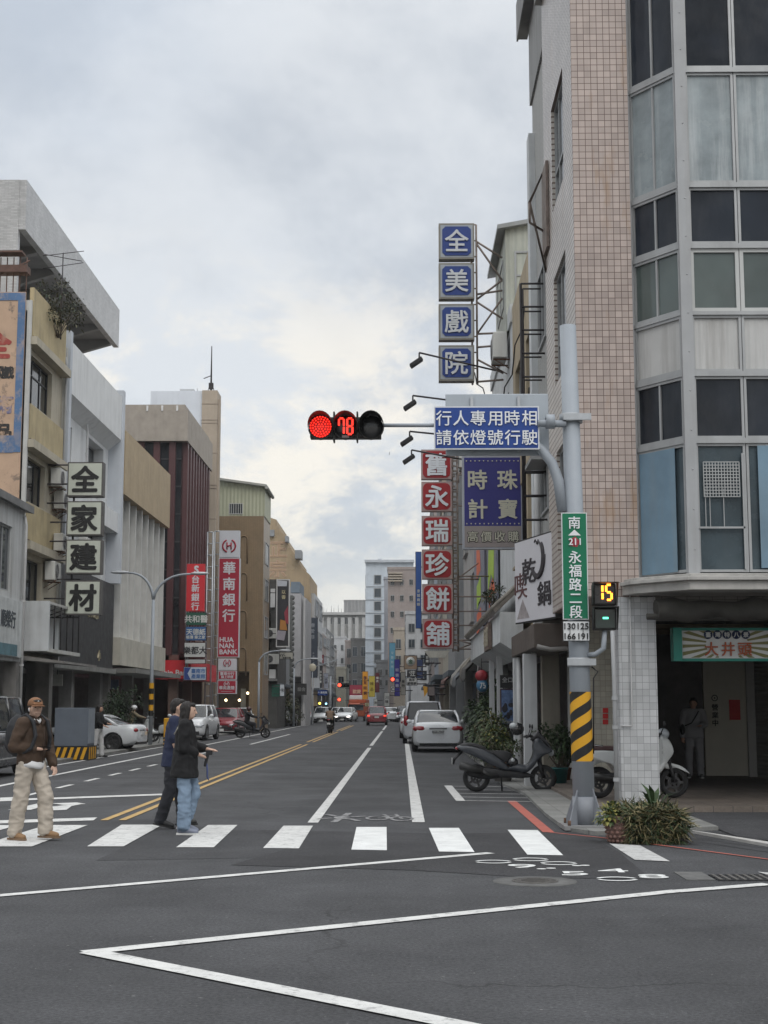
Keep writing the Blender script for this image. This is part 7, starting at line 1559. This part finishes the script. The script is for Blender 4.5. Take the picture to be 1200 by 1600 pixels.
# ================================================================== people
SK = M('skin_tone', (.42, .25, .18), .55, .06, 6, spec=.35); SK2 = M('skin_light', (.50, .33, .25), .55, .06, 6)
def person(label, loc, rot, H=1.72, skinm=SK, pose=None, top=None, bottom=None, shoes=None, hair=None, hat=None, detail=2, female=False, group=None, seat=None):
    """faces +y before rotation; angles in degrees. pose: legs (thigh forward, knee bend), arms (forward, outward, elbow, inward)"""
    p = dict(lt=0, lk=0, rt=0, rk=0, la=(0, 8, 8, 0), ra=(0, 8, 8, 0), lean=0, hy=0, hp=0, lab=4, rab=4); p.update(pose or {})
    s = H/1.72; D = rad; vox = {2: .0075, 1: .014, 0: .022}[detail]
    lean = D(p['lean']); up = V(0, math.sin(lean), math.cos(lean)); hipw = .088*s; shw = (.165 if female else .185)*s
    J = {}
    def leg(side, a, k, ab):
        a, k, ab = D(a), D(k), D(ab); h = V(side*hipw, 0, 0)
        kn = h+V(side*math.sin(ab)*.43*s, math.sin(a)*.43*s*math.cos(ab), -math.cos(a)*.43*s*math.cos(ab)); an = kn+V(0, math.sin(a-k), -math.cos(a-k))*.41*s
        f = max(-.9, min(.5, (a-k)*.7)) if abs(a-k) > .2 else 0
        toe = an+V(side*.02, math.cos(f)*.17, -.055+math.sin(f)*.17)*s; heel = an+V(0, -.05*math.cos(f), -.055-.05*math.sin(f))*s
        return h, kn, an, toe, heel
    L, Rr = leg(-1, p['lt'], p['lk'], p['lab']), leg(1, p['rt'], p['rk'], p['rab'])
    base = min(min(q.z for q in L[3:]), min(q.z for q in Rr[3:]))-.035*s
    off = V(0, 0, -base) if seat is None else V(0, 0, seat)
    L, Rr = [q+off for q in L], [q+off for q in Rr]; pel = off.copy()
    chest = pel+up*.34*s; sho = pel+up*.475*s; neck = pel+up*.52*s; hc = neck+up*.135*s+V(0, .025*s, 0)
    def arm(side, a):
        f, ab, e, inw = (D(q) for q in a); S_ = sho+V(side*shw, 0, -.01*s); f += lean*.5
        el = S_+V(side*math.sin(ab), math.sin(f)*math.cos(ab), -math.cos(f)*math.cos(ab))*.285*s
        d = V(-side*math.sin(inw), math.sin(f+e)*math.cos(inw), -math.cos(f+e)*math.cos(inw)); wr = el+d*.245*s
        return S_, el, wr, d
    LA, RA = arm(-1, p['la']), arm(1, p['ra'])
    r = thing('person', label, 'person', loc, group); r.location = (0, 0, 0)
    b = MB()
    for lg in (L, Rr): b.cap(lg[0], lg[1], .075*s, .052*s); b.cap(lg[1], lg[2], .054*s, .036*s); b.cap(lg[4].lerp(lg[2], .4), lg[4].lerp(lg[3], .55)+Z_*.02, .026*s, .022*s)
    b.ell(pel+up*.04*s, (.145*s, .10*s, .13*s)); b.cap(pel+up*.1*s, chest, .105*s, .12*s); b.ell(chest+up*.04, (.155*s, .105*s, .16*s)); b.cap(sho-X_*shw*.8, sho+X_*shw*.8, .055*s); b.cap(sho, neck+up*.07*s, .058*s, .05*s)
    hr = Matrix.Rotation(D(p['hy']), 3, 'Z') @ Matrix.Rotation(D(p['hp']), 3, 'X'); hv = lambda x, y, z: hc+hr @ V(x*s, y*s, z*s)
    b.ell(hc, (.075*s, .094*s, .108*s), 18, 14, hr); b.ell(hv(0, .022, -.055), (.056*s, .066*s, .058*s), 14, 10, hr); b.cap(hv(0, .088, .018), hv(0, .106, -.022), .009*s, .014*s); b.cap(hv(-.022, .086, -.054), hv(.022, .086, -.054), .009*s); b.cap(hv(-.03, .083, .030), hv(.03, .083, .030), .010*s)
    for sd in (-1, 1): b.ell(hv(sd*.075, -.008, -.004), (.012*s, .020*s, .032*s), 10, 8, hr)
    for sd, A in ((-1, LA), (1, RA)):
        S_, el, wr, d = A; b.cap(S_, el, .048*s, .037*s); b.cap(el, wr, .038*s, .025*s)
        side = X_*sd; nrm = d.cross(V(-sd, 0, 0)); nrm = nrm.normalized() if nrm.length > .1 else Y_; lat = nrm.cross(d).normalized()
        pm = wr+d*.05*s
        b.cap(wr+lat*.012*s, pm+d*.035*s+lat*.014*s, .022*s, .02*s); b.cap(wr-lat*.012*s, pm+d*.035*s-lat*.014*s, .022*s, .019*s)
        if detail >= 1:
            for i, (o_, ln_) in enumerate(((.028, .07), (.010, .08), (-.009, .075), (-.027, .058))):
                q0 = pm+d*.035*s+lat*o_*s; q1 = q0+(d*.9-side*.45).normalized()*ln_*.5*s; q2 = q1+(d*.55-side*.9).normalized()*ln_*.5*s
                b.cap(q0, q1, .0095*s, .009*s, 8); b.cap(q1, q2, .009*s, .008*s, 8)
            t0 = wr+d*.025*s+lat*.022*s; t1 = t0+(d*.6+lat*.6-side*.3).normalized()*.035*s; b.cap(t0, t1, .012*s, .010*s, 8); b.cap(t1, t1+(d-side*.3).normalized()*.03*s, .010*s, .009*s, 8)
    skin(b, vox, 3).build('body', skinm, r)
    if detail >= 1:
        for sd in (-1, 1): q = MB(); q.ell(hv(sd*.031, .083, .012), (.012*s, .006*s, .007*s), 10, 6, hr); q.build('eye', M('eye_dark', (.03, .022, .02), .3), r)
    # trousers
    m, rad_k, rad_h, hem, fold, short = bottom
    b = MB()
    for lg in (L, Rr):
        an = lg[2]+(lg[1]-lg[2])*hem; b.cap(lg[0], lg[1], (.105 if not female else .102)*s, rad_k*s); b.cap(lg[1], an, rad_k*s, rad_h*s)
        b.path([lg[1], an-(lg[1]-lg[2]).normalized()*rad_h*s*.55], [rad_k*s, rad_h*s*1.02], 14)
    b.ell(pel+up*.05*s, (.158*s, .110*s, .13*s)); b.cap(pel, pel+up*.10*s, .13*s, .125*s)
    skin(b, max(vox*1.3, .011), 5, fold, 5.5, (1, 1, 1.6)).build('trousers', m, r)
    # top
    m, loose, sl, hemz, fold = top[:5]
    b = MB(); hemp = pel+up*hemz*s
    b.ell(chest+up*.02*s, (.162*s+loose, .108*s+loose, .17*s)); b.cap(sho-X_*shw*.82+up*.0, sho+X_*shw*.82, .068*s+loose*.4)
    rg = []
    for t in [i/6 for i in range(7)]:
        c = hemp.lerp(chest, t); ex_ = max(0, -hemz-.05)*.22*(1-t); a_ = (.172*s+loose*1.15)*(1-.06*t)+ex_; d_ = (.114*s+loose*1.0)*(1-.05*t)+ex_*1.3; rg.append([c+V(a_*math.cos(q), d_*math.sin(q), 0) for q in [2*math.pi*k/22 for k in range(22)]])
    b.loft(rg); b.path([sho, neck+up*.02*s], [.09*s, .072*s], 14)
    for A in (LA, RA):
        S_, el, wr, d = A; b.cap(S_, S_.lerp(el, min(sl, 1.0)), .070*s+loose*.5, .056*s+loose*.6)
        if sl > 1: b.cap(el, el.lerp(wr, sl-1), .055*s+loose*.55, .044*s+loose*.5)
        else: b.path([S_, S_.lerp(el, sl)], [.070*s, .062*s+loose*.8], 14)
    skin(b, max(vox*1.3, .011), 4, fold, 6.5, (1, 1, 1)).build(top[5] if len(top) > 5 else 'shirt', m, r)
    # shoes
    for lg in (L, Rr):
        ax_ = (lg[3]-lg[4]).normalized(); u_ = X_.cross(ax_).normalized(); b = MB(); h_, t_ = lg[4], lg[3]
        b.cap(h_+u_*.028*s, h_.lerp(t_, .5)+u_*.022*s, .040*s, .042*s); b.cap(h_.lerp(t_, .5)+u_*.02*s, t_-ax_*.01+u_*.006*s, .042*s, .034*s); b.cap(h_+u_*.05*s, lg[2]+Z_*.0, .040*s, .042*s)
        o = skin(b, max(vox, .009), 2).build('shoe', shoes[0], r)
        q = MB(); P0 = [h_-ax_*.045*s, t_+ax_*.035*s]; w_ = X_*.042*s
        ring_ = [P0[0]-w_*.7, P0[0]+w_*.7, h_.lerp(t_, .5)+w_, t_+w_*.95, P0[1]+w_*.4, P0[1]-w_*.4, t_-w_*.95, h_.lerp(t_, .5)-w_]
        q.loft([[a-u_*.032*s for a in ring_], [a-u_*.008*s for a in ring_]]); q.build('sole', shoes[1], o)
    J.update(hv=hv, hc=hc, hr=hr, L=L, R=Rr, LA=LA, RA=RA, sho=sho, chest=chest, pel=pel, up=up, s=s, neck=neck)
    if hair:
        m, kind = hair; b = MB()
        b.ell(hv(0, -.026, .026), (.082*s, .090*s, .098*s), 18, 12, hr)
        if kind == 'short': b.ell(hv(0, -.05, -.01), (.076*s, .062*s, .085*s), 14, 10, hr); b.ell(hv(0, .040, .078), (.064*s, .046*s, .032*s), 12, 8, hr)
        if kind == 'long':
            b.ell(hv(0, -.050, -.05), (.085*s, .060*s, .13*s), 14, 10, hr); b.ell(hv(0, -.060, -.14), (.085*s, .052*s, .10*s), 14, 10, hr); b.ell(hv(0, .040, .078), (.064*s, .046*s, .032*s), 12, 8, hr)
            for sd in (-1, 1): b.cap(hv(sd*.070, .01, .04), hv(sd*.074, -.015, -.15), .022*s, .026*s)
        skin(b, max(vox, .009), 2, .006, 22, (1, 1, .35)).build('hair', m, r)
    r['_'] = 0; del r['_']
    return r, J
def place(rj, x, y, deg, z=0): rj[0].location = (x, y, z); rj[0].rotation_euler = (0, 0, rad(deg)); return rj[0]
HB = M('black_hair', (.014, .011, .010), .6, .4, 20, spec=.4, bump=.5, bs=120)
# man in the brown jacket
JK = M('jacket_brown', (.058, .036, .023), .85, .18, 5, bump=.15, bs=90); KH = M('trousers_khaki', (.42, .37, .31), .85, .14, 5, bump=.1, bs=120); SHT = M('shoe_tan', (.24, .145, .075), .7, .15, 10); GUM = M('sole_gum', (.20, .13, .08), .7)
rj = person('man in a brown jacket, tan cap and wide beige trousers stepping along the crosswalk', (0, 0, 0), 0, 1.74, SK2, dict(lt=20, lk=18, rt=-5, rk=6, la=(8, 10, 18, 5), ra=(-12, 16, 92, 52), hy=-28, lean=2), (JK, .022, 1.93, -.02, .010, 'jacket'), (KH, .090, .080, .02, .013, 0), (SHT, GUM), (HB, 'short'))
r, J = rj; s = J['s']; hv, hr = J['hv'], J['hr']
CAPM = M('cap_tan', (.19, .095, .048), .85, .1, 8)
b = MB(); b.ell(hv(0, -.012, .048), (.094*s, .108*s, .088*s), 20, 12, hr); b.cap(hv(-.045, .085, .048), hv(.045, .085, .048), .014, .014); cp = MB()
for zz in (0,): pass
capm = skin(b, .009, 2)
for i, q in enumerate(capm.v):
    l = hr.inverted() @ (q-J['hc'])
    if l.z < .028*s: capm.v[i] = J['hc']+hr @ V(l.x, l.y, .028*s)
cap_o = capm.build('cap', CAPM, r)
b = MB(); P0 = [hv(.085*math.sin(a), .062+.034*math.cos(a), .036) for a in [-1.25+.25*i for i in range(11)]]; P1 = [hv(.080*math.sin(a), .075+.115*math.cos(a)*.98, .022+.010*math.cos(a)) for a in [-1.25+.25*i for i in range(11)]]
for i in range(10): b.quad(P0[i], P0[i+1], P1[i+1], P1[i]); b.quad(P1[i]-Z_*.008, P1[i+1]-Z_*.008, P0[i+1]-Z_*.008, P0[i]-Z_*.008); b.quad(P1[i], P1[i+1], P1[i+1]-Z_*.008, P1[i]-Z_*.008)
b.sf = [True]*len(b.f); b.build('cap_brim', CAPM, cap_o)
b = MB(); b.ell(hv(0, .096, .085), (.011, .005, .006), 10, 6, hr); b.build('cap_mark', WHITE, cap_o)
b = MB(); b.ell(hv(.084, .004, -.008), (.008, .010, .010), 8, 6); b.cap(hv(.086, .006, -.01), hv(.084, .012, -.035), .005); b.build('earbud', WHITE, r)
b = MB(); nk = J['neck']
for sd in (-1, 1): b.prism([nk+V(sd*.015, .125, -.075), nk+V(sd*.095, .10, -.03), nk+V(sd*.085, -.02, .035), nk+V(sd*.07, -.02, .055), nk+V(sd*.05, .075, .025)], V(sd*.014, .012, .012))
b.build('collar', M('jacket_brown_dark', (.045, .027, .018), .85), r, bev=.006)
b = MB(); b.path([J['neck']+V(-.06, .06, .0), J['neck']+V(0, .095, -.03), J['neck']+V(.06, .06, 0)], .022, 8); b.build('shirt_collar', WHITE, r)
b = MB(); rg = []
for dz, k in ((-.062, 1.0), (-.03, 1.0), (.02, .96)):
    c = J['pel']+V(0, 0, dz); rg.append([c+V(.195*k*math.cos(q), .152*k*math.sin(q), .016*math.sin(3*q)) for q in [2*math.pi*i/24 for i in range(24)]])
b.sm = True; b.loft(rg); b.build('shirt_hem', M('shirt_white', (.62, .62, .62), .8, .06), r)
b = MB()
b.path([J['sho']+V(0, .185, -.04), J['chest']+V(.0, .20, -.05), J['pel']+V(.0, .20, .15), J['pel']+V(0, .195, 0)], .008, 5); b.build('zip', M('jacket_brown_dark'), r)
b = MB()
for sd in (-1, 1): b.path([J['sho']+V(sd*.11, -.12, .05), J['sho']+V(sd*.12, .0, .105), J['sho']+V(sd*.125, .12, .02), J['chest']+V(sd*.13, .17, -.02), J['chest']+V(sd*.16, .13, -.17), J['chest']+V(sd*.19, .02, -.22)], [.028]*6, 6)
bpm = skin(b, .012, 2); bag = MB(); bag.ell(J['chest']+V(0, -.24, -.02), (.17, .12, .26), 16, 12); bag.ell(J['chest']+V(0, -.31, -.10), (.13, .07, .15), 14, 10)
r_loc = thing('backpack', 'black backpack with straps worn by the man in the brown jacket', 'backpack', (0, 0, 0))
skin(bag, .012, 3, .006, 9).build('pack', M('bag_black', (.020, .021, .024), .75, .2, 6), r_loc); bpm.build('strap', M('bag_black'), r_loc)
d = J['RA'][3]; ph = J['RA'][2]+d*.10
pm_ = thing('phone', 'dark phone held in front of his chest by the man in the cap', 'phone', (0, 0, 0)); b = MB(); b.obox(ph+V(-.01, .035, .03), X_*.037, Y_*.073, Z_*.004); b.build('phone_body', M('phone_black', (.015, .015, .018), .2), pm_, bev=.003)
X0, Y0 = gz(58, 1308).x, 17.95
for o in (r, r_loc, pm_): o.location = (X0, Y0, .008); o.rotation_euler = (0, 0, rad(-118))
# couple
NV = M('shirt_navy', (.018, .024, .055), .85, .15, 6, bump=.1); TRB = M('trousers_black', (.020, .021, .026), .85, .2, 6); SHB = M('shoe_black', (.02, .02, .02), .5); JN = M('jeans_blue', (.19, .26, .35), .85, .22, 7, bump=.1, bs=150); BKS = M('shirt_black', (.011, .011, .012), .9, .2, 6)
rj = person('man in a navy short-sleeved shirt and black trousers walking behind the woman in jeans', (0, 0, 0), 0, 1.73, SK2, dict(lt=10, lk=3, rt=-3, rk=14, la=(10, 8, 12, 0), ra=(2, 10, 16, 2), lean=3), (NV, .018, .85, -.13, .007), (TRB, .078, .070, -.03, .010, 0), (SHB, SHB), (HB, 'short'))
place(rj, gz(276, 1290).x, 19.75, -88)
rj = person('woman with shoulder-length black hair in a loose black top and blue jeans crossing the street', (0, 0, 0), 0, 1.70, SK2, dict(rt=2, rk=2, lt=16, lk=34, la=(14, 5, 66, 24), ra=(-2, 5, 66, 32), hp=-4, lean=1), (BKS, .022, 1.7, -.20, .010), (JN, .080, .080, .06, .012, 0), (M('shoe_blue', (.20, .22, .28), .7), M('sole_white', (.6, .6, .58))), (HB, 'long'), female=True)
r, J = rj; place(rj, gz(298, 1297).x, 18.8, -88)
lo = r.location; 
gi = thing('camera_gimbal', 'small black camera grip with a blue strap held by the woman in jeans', 'camera', (0, 0, 0)); w_ = J['RA'][2]+J['RA'][3]*.1
b = MB(); b.cap(w_+V(0, 0, -.10), w_+V(0, .03, .03), .02, .022); b.obox(w_+V(0, .05, .06), X_*.03, Y_*.04, Z_*.03); b.build('grip', BLACK, gi)
b = MB(); b.path([w_+V(0, .02, -.08), w_+V(.01, .03, -.17), w_+V(.0, .03, -.25), w_+V(.01, .05, -.29)], [.009, .012, .011, .007], 6); b.build('strap', M('strap_blue', (.05, .07, .17), .7), gi)
gi.location = lo; gi.rotation_euler = r.rotation_euler
bg_ = thing('shoulder_strap', 'thin pale bag strap across the black top of the woman in jeans', 'bag', (0, 0, 0)); b = MB(); b.path([J['sho']+V(.10, -.14, -.12), J['sho']+V(.13, -.08, -.02), J['sho']+V(.12, .02, .075)], .008, 5); b.build('strap', M('strap_pale', (.4, .38, .34), .7), bg_); bg_.location = lo; bg_.rotation_euler = r.rotation_euler
# others
LG = M('clothes_pale_grey', (.30, .30, .32), .85, .1, 5)
rj = person('person in pale grey clothes with a dark crossbody bag standing in the dark arcade', (0, 0, 0), 0, 1.72, SK, dict(lt=4, lk=2, rt=-3, rk=2, la=(28, 10, 55, 25), ra=(-4, 12, 14, 0), hy=-12), (LG, .025, 1.9, -.08, .006), (LG, .085, .07, 0, .007, 0), (M('shoe_grey', (.2, .2, .2)), WHITE), (HB, 'short'), detail=1)
r, J = rj; place(rj, hx(1083, 31.4), 31.4, 172, .10)
bgx = thing('crossbody_bag', 'small dark crossbody bag worn by the person in the arcade', 'bag', (0, 0, 0)); b = MB(); b.path([J['sho']+V(-.13, .02, .06), J['sho']+V(-.06, .15, -.06), J['chest']+V(.05, .165, -.1), J['pel']+V(.19, .1, .18)], .014, 6); b.build('strap', BLACK, bgx)
b = MB(); b.ell(J['pel']+V(.24, .05, .1), (.06, .11, .12), 14, 10); b.build('pouch', BLACK, bgx); bgx.location = r.location; bgx.rotation_euler = r.rotation_euler
rj = person('person in a dark top and white trousers between the utility box and the silver coupe', (0, 0, 0), 0, 1.66, SK, dict(lt=8, lk=4, rt=-8, rk=6, la=(20, 6, 60, 20), ra=(14, 8, 50, 20)), (BKS, .02, 1.5, .0, .006), (M('trousers_white', (.50, .50, .50), .85), .08, .075, 0, .007, 0), (SHB, SHB), (HB, 'long'), detail=1, female=True)
place(rj, hx(155, 46.2), 46.2, -100)
OLV = M('jacket_olive', (.20, .165, .11), .85, .12, 5); HELW = M('helmet_white', (.62, .63, .63), .3, .05, coat=.4)
def rider(label, top, bottom, helm, x, y, deg, hl_label, z=0, seat=.80, hair=None):
    rj = person(label, (0, 0, 0), 0, 1.70, SK, dict(lt=78, lk=86, rt=78, rk=86, la=(52, 12, 22, 8), ra=(52, 12, 22, 8), lean=8, lab=10, rab=10), (top, .025, 1.95, -.04, .006), (bottom, .085, .07, .02, .006, 0), (SHB, SHB), hair, detail=0, seat=seat)
    r, J = rj; hv = J['hv']; h = thing('helmet', hl_label, 'helmet', (0, 0, 0)); b = MB(); b.ell(hv(0, -.01, .035), (.118, .138, .115), 18, 12); b.build('shell', helm, h); b = MB(); b.ell(hv(0, .085, .01), (.095, .055, .06), 14, 8); b.build('visor', M('helmet_visor_dark', (.03, .03, .035), .1, .1, coat=.6), h)
    for o in (r, h):
        o.rotation_euler = (0, 0, rad(deg)); d = Matrix.Rotation(rad(deg), 3, 'Z') @ V(0, -.28, 0); o.location = (x+d.x, y+d.y, z)
rider('scooter rider in dark clothes turning across the left lane', BKS, TRB, M('helmet_maroon', (.05, .02, .02), .3), hx(396, 75), 74.5, -80, 'dark maroon helmet worn by the rider turning across the left lane')
rider('scooter rider in a tan jacket riding away along the yellow line', M('jacket_sand', (.24, .17, .12), .85), TRB, M('helmet_black'), hx(515, 87), 88, -3, 'black helmet worn by the rider in the tan jacket')
rider('rider in an olive khaki jacket sitting on a scooter by the left pavement', OLV, TRB, HELW, hx(216, 63), 63, -75, 'white helmet worn by the rider in the khaki jacket', .08)
# ================================================================== plants
def leafmat(name, col, var=.35): return M(name, col, .6, var, 9, spec=.35)
LV = [leafmat('leaf_dark', (.018, .034, .014)), leafmat('leaf_mid', (.034, .060, .021)), leafmat('leaf_light', (.065, .092, .032)), leafmat('leaf_olive', (.075, .072, .035)), leafmat('leaf_straw', (.20, .17, .085)), leafmat('leaf_yellow', (.20, .19, .05))]
def leaf(mb, p, d, L, w_, up=Z_, droop=.3):
    s_ = d.cross(up); s_ = s_.normalized() if s_.length > .05 else X_; m = p+d*L*.5+up*L*.06; e = p+d*L-up*L*droop
    mb.add([p, m-s_*w_/2, m+s_*w_/2+up*w_*.1, e], [(0, 1, 2), (1, 3, 2)])
def rdir(lo=-.2, hi=1.0): a = random.uniform(0, 2*math.pi); z = random.uniform(lo, hi); q = math.sqrt(max(0, 1-z*z)); return V(q*math.cos(a), q*math.sin(a), z)
def bush(name, label, c, rx, ry, h, n, L=.12, mats=(0, 1, 1, 2), pot=None, group=None, clumps=9, stem=True, cat='shrub'):
    r = thing(name, label, cat, c, group); c = Vector(c); f = MB(); zb = pot[1] if pot else 0
    cl_ = [(c+V(random.uniform(-.75, .75)*rx, random.uniform(-.75, .75)*ry, zb+h*random.uniform(.25, .85)), random.uniform(.25, .5)) for _ in range(clumps)]
    for i in range(n):
        cc, q = random.choice(cl_); d = rdir(-.6, 1); p = cc+V(d.x*rx*q, d.y*ry*q, d.z*h*q*.6)*random.uniform(.5, 1.1)
        if p.z < zb+.02: p.z = zb+.02
        f.k = random.choice(range(len(mats))); leaf(f, p, (d+rdir(-.5, .6)*.7).normalized(), L*random.uniform(.6, 1.3), L*random.uniform(.3, .5))
    f.build('foliage', [LV[i] for i in mats], r)
    if stem:
        b = MB()
        for cc, q in cl_: b.path([c+V(random.uniform(-.1, .1)*rx, 0, zb), c.lerp(cc, .5)+V(0, 0, .05), cc], [.016, .012, .006], 5)
        b.build('stems', M('stem_brown', (.09, .07, .05), .8), r)
    if pot:
        b = MB(); pr_, ph_ = pot[0], pot[1]; b.lathe([(.001, .0), (pr_*.72, 0), (pr_*.95, ph_*.92), (pr_, ph_*.92), (pr_, ph_), (pr_*.88, ph_), (pr_*.85, ph_*.85), (.001, ph_*.85)], c, Z_, 20); b.build('pot', pot[2], r)
    return r
TERR = M('terracotta', (.22, .10, .06), .8, .2, 6); GPOT = M('green_pot', (.02, .11, .11), .5, .2); CPOT = M('cement_pot', (.20, .19, .18), .85, .3, 4)
bush('garden_shrub', 'dark leafy shrub right behind the white sedan', V(2.85, 47.5, .05), .66, 2.2, 2.15, 2400, .26, (0, 0, 1, 1), clumps=16)
bush('garden_shrub', 'tall dark shrub beneath the blue lantern', V(2.7, 43.5, .05), .55, 1.3, 2.0, 1500, .24, (0, 1, 1, 2), clumps=10)
bush('potted_plant', 'olive leafy plant by the far white post behind the scooter seat', V(2.25, 36.4, .05), .45, .6, 1.0, 700, .17, (3, 1, 2, 3), (.24, .32, CPOT))
bush('potted_plant', 'yellowish leafy plant behind the scooter helmet', V(2.30, 33.4, .05), .42, .5, 1.05, 700, .15, (5, 3, 2, 1), (.22, .3, TERR))
bush('potted_plant', 'mid green plant behind the footboard of the slate scooter', V(2.15, 31.0, .05), .5, .5, .75, 700, .13, (1, 2, 3), (.24, .28, CPOT))
bush('potted_plant', 'dark plant in a teal green pot by the grey pipe', V(hx(872, 29.2), 29.3, .05), .40, .35, .85, 800, .13, (0, 1, 1), (.20, .36, GPOT))
bush('potted_plant', 'small green plant in front of the arcade end wall', V(hx(880, 30.5), 30.6, .05), .3, .3, .6, 400, .12, (0, 1), (.17, .3, TERR))
bush('roof_shrub', 'wild twiggy shrub growing on the beige house parapet', V(hx(74, 49.5), 49.4, 14.5), .8, 1.4, 1.9, 900, .16, (3, 0, 3), clumps=14)
bush('climbing_plant', 'straggly plant growing over the old pent roof', V(2.5, 39.5, 4.2), .3, .9, .7, 260, .15, (0, 3, 1), clumps=8)
bush('kerb_plant', 'green bush at the foot of the lamp in front of the bank', V(hx(192, 61), 61, .08), .9, .9, 2.2, 1300, .22, (0, 0, 1), clumps=12)
bush('kerb_plant', 'olive bush behind the dark red hatchback', V(hx(447, 114), 114, .08), 1.3, 1, 2.4, 1000, .26, (3, 1, 3), clumps=10)
# spiky planter at the pole
pl_ = thing('spiky_planter', 'low pineapple-pattern planter overflowing with spiky dry grass beside the pole', 'planter', (2.9, 17.9, .0)); x0, x1 = hx(950, 17.9), hx(1070, 17.9)
b = MB(); b.box(x0+.08, x1-.05, 17.65, 18.25, .0, .27); b.build('trough', M('trough_dark', (.07, .065, .06), .85, .3), pl_, bev=.02)
f = MB(); LVs = [3, 4, 3, 0, 4, 1]
for i in range(3600):
    c = V(random.uniform(x0+.12, x1-.16), random.uniform(17.58, 18.3), random.uniform(.20, .38)); d = rdir(-.45, 1.0); d = V(d.x*1.0, d.y*.9, d.z*.75); f.k = random.choice(range(6)); up2 = rdir(0, 1)
    if random.random() < .35: c = V(random.uniform(x0+.2, x1-.14), 17.6, random.uniform(.05, .35)); d = V(random.uniform(-.8, .8), -random.uniform(.3, .8), random.uniform(-.6, .7)).normalized()
    leaf(f, c, d, random.uniform(.14, .30), random.uniform(.012, .024), up2, random.uniform(.0, .4))
f.build('spiky_foliage', [LV[i] for i in LVs], pl_)
pj = thing('pineapple_pot', 'pinkish scaly pot with yellow green leaves left of the spiky planter', 'planter', (hx(958, 17.75), 17.75, 0)); c = V(hx(961, 17.75), 17.7, 0)
b = MB(); b.lathe([(.001, 0), (.10, 0), (.135, .10), (.145, .2), (.12, .30), (.1, .32), (.001, .32)], c, Z_, 22)
b.build('pot', M('pot_pink', (.17, .10, .085), .8, .3, 14), pj)
b = MB()
for j in range(6):
    for i in range(14):
        a = 2*math.pi*(i+.5*(j % 2))/14; rr = .105+.040*math.sin(math.pi*(j+.6)/6.4); b.ell(c+V(math.cos(a)*rr, math.sin(a)*rr, .03+.05*j), (.023, .023, .021), 7, 5)
b.build('scales', M('pot_scale', (.20, .115, .095), .8, .3, 10), pj)
f = MB()
for i in range(260):
    d = rdir(-.4, 1); f.k = random.choice((0, 1, 2, 2)); leaf(f, c+V(-.08, 0, .30)+d*random.uniform(.02, .16), d, .09, .045)
f.build('foliage', [LV[1], LV[2], LV[5]], pj)
ag = MB(); c = V(hx(1020, 18.1), 18.15, .3)
for i in range(26): d = rdir(.1, 1.0); leaf(ag, c, d, random.uniform(.35, .6), .07, Z_, .25)
ag.build('agave', LV[1], None, 'broad-leaved green rosette rising out of the spiky planter', 'plant')
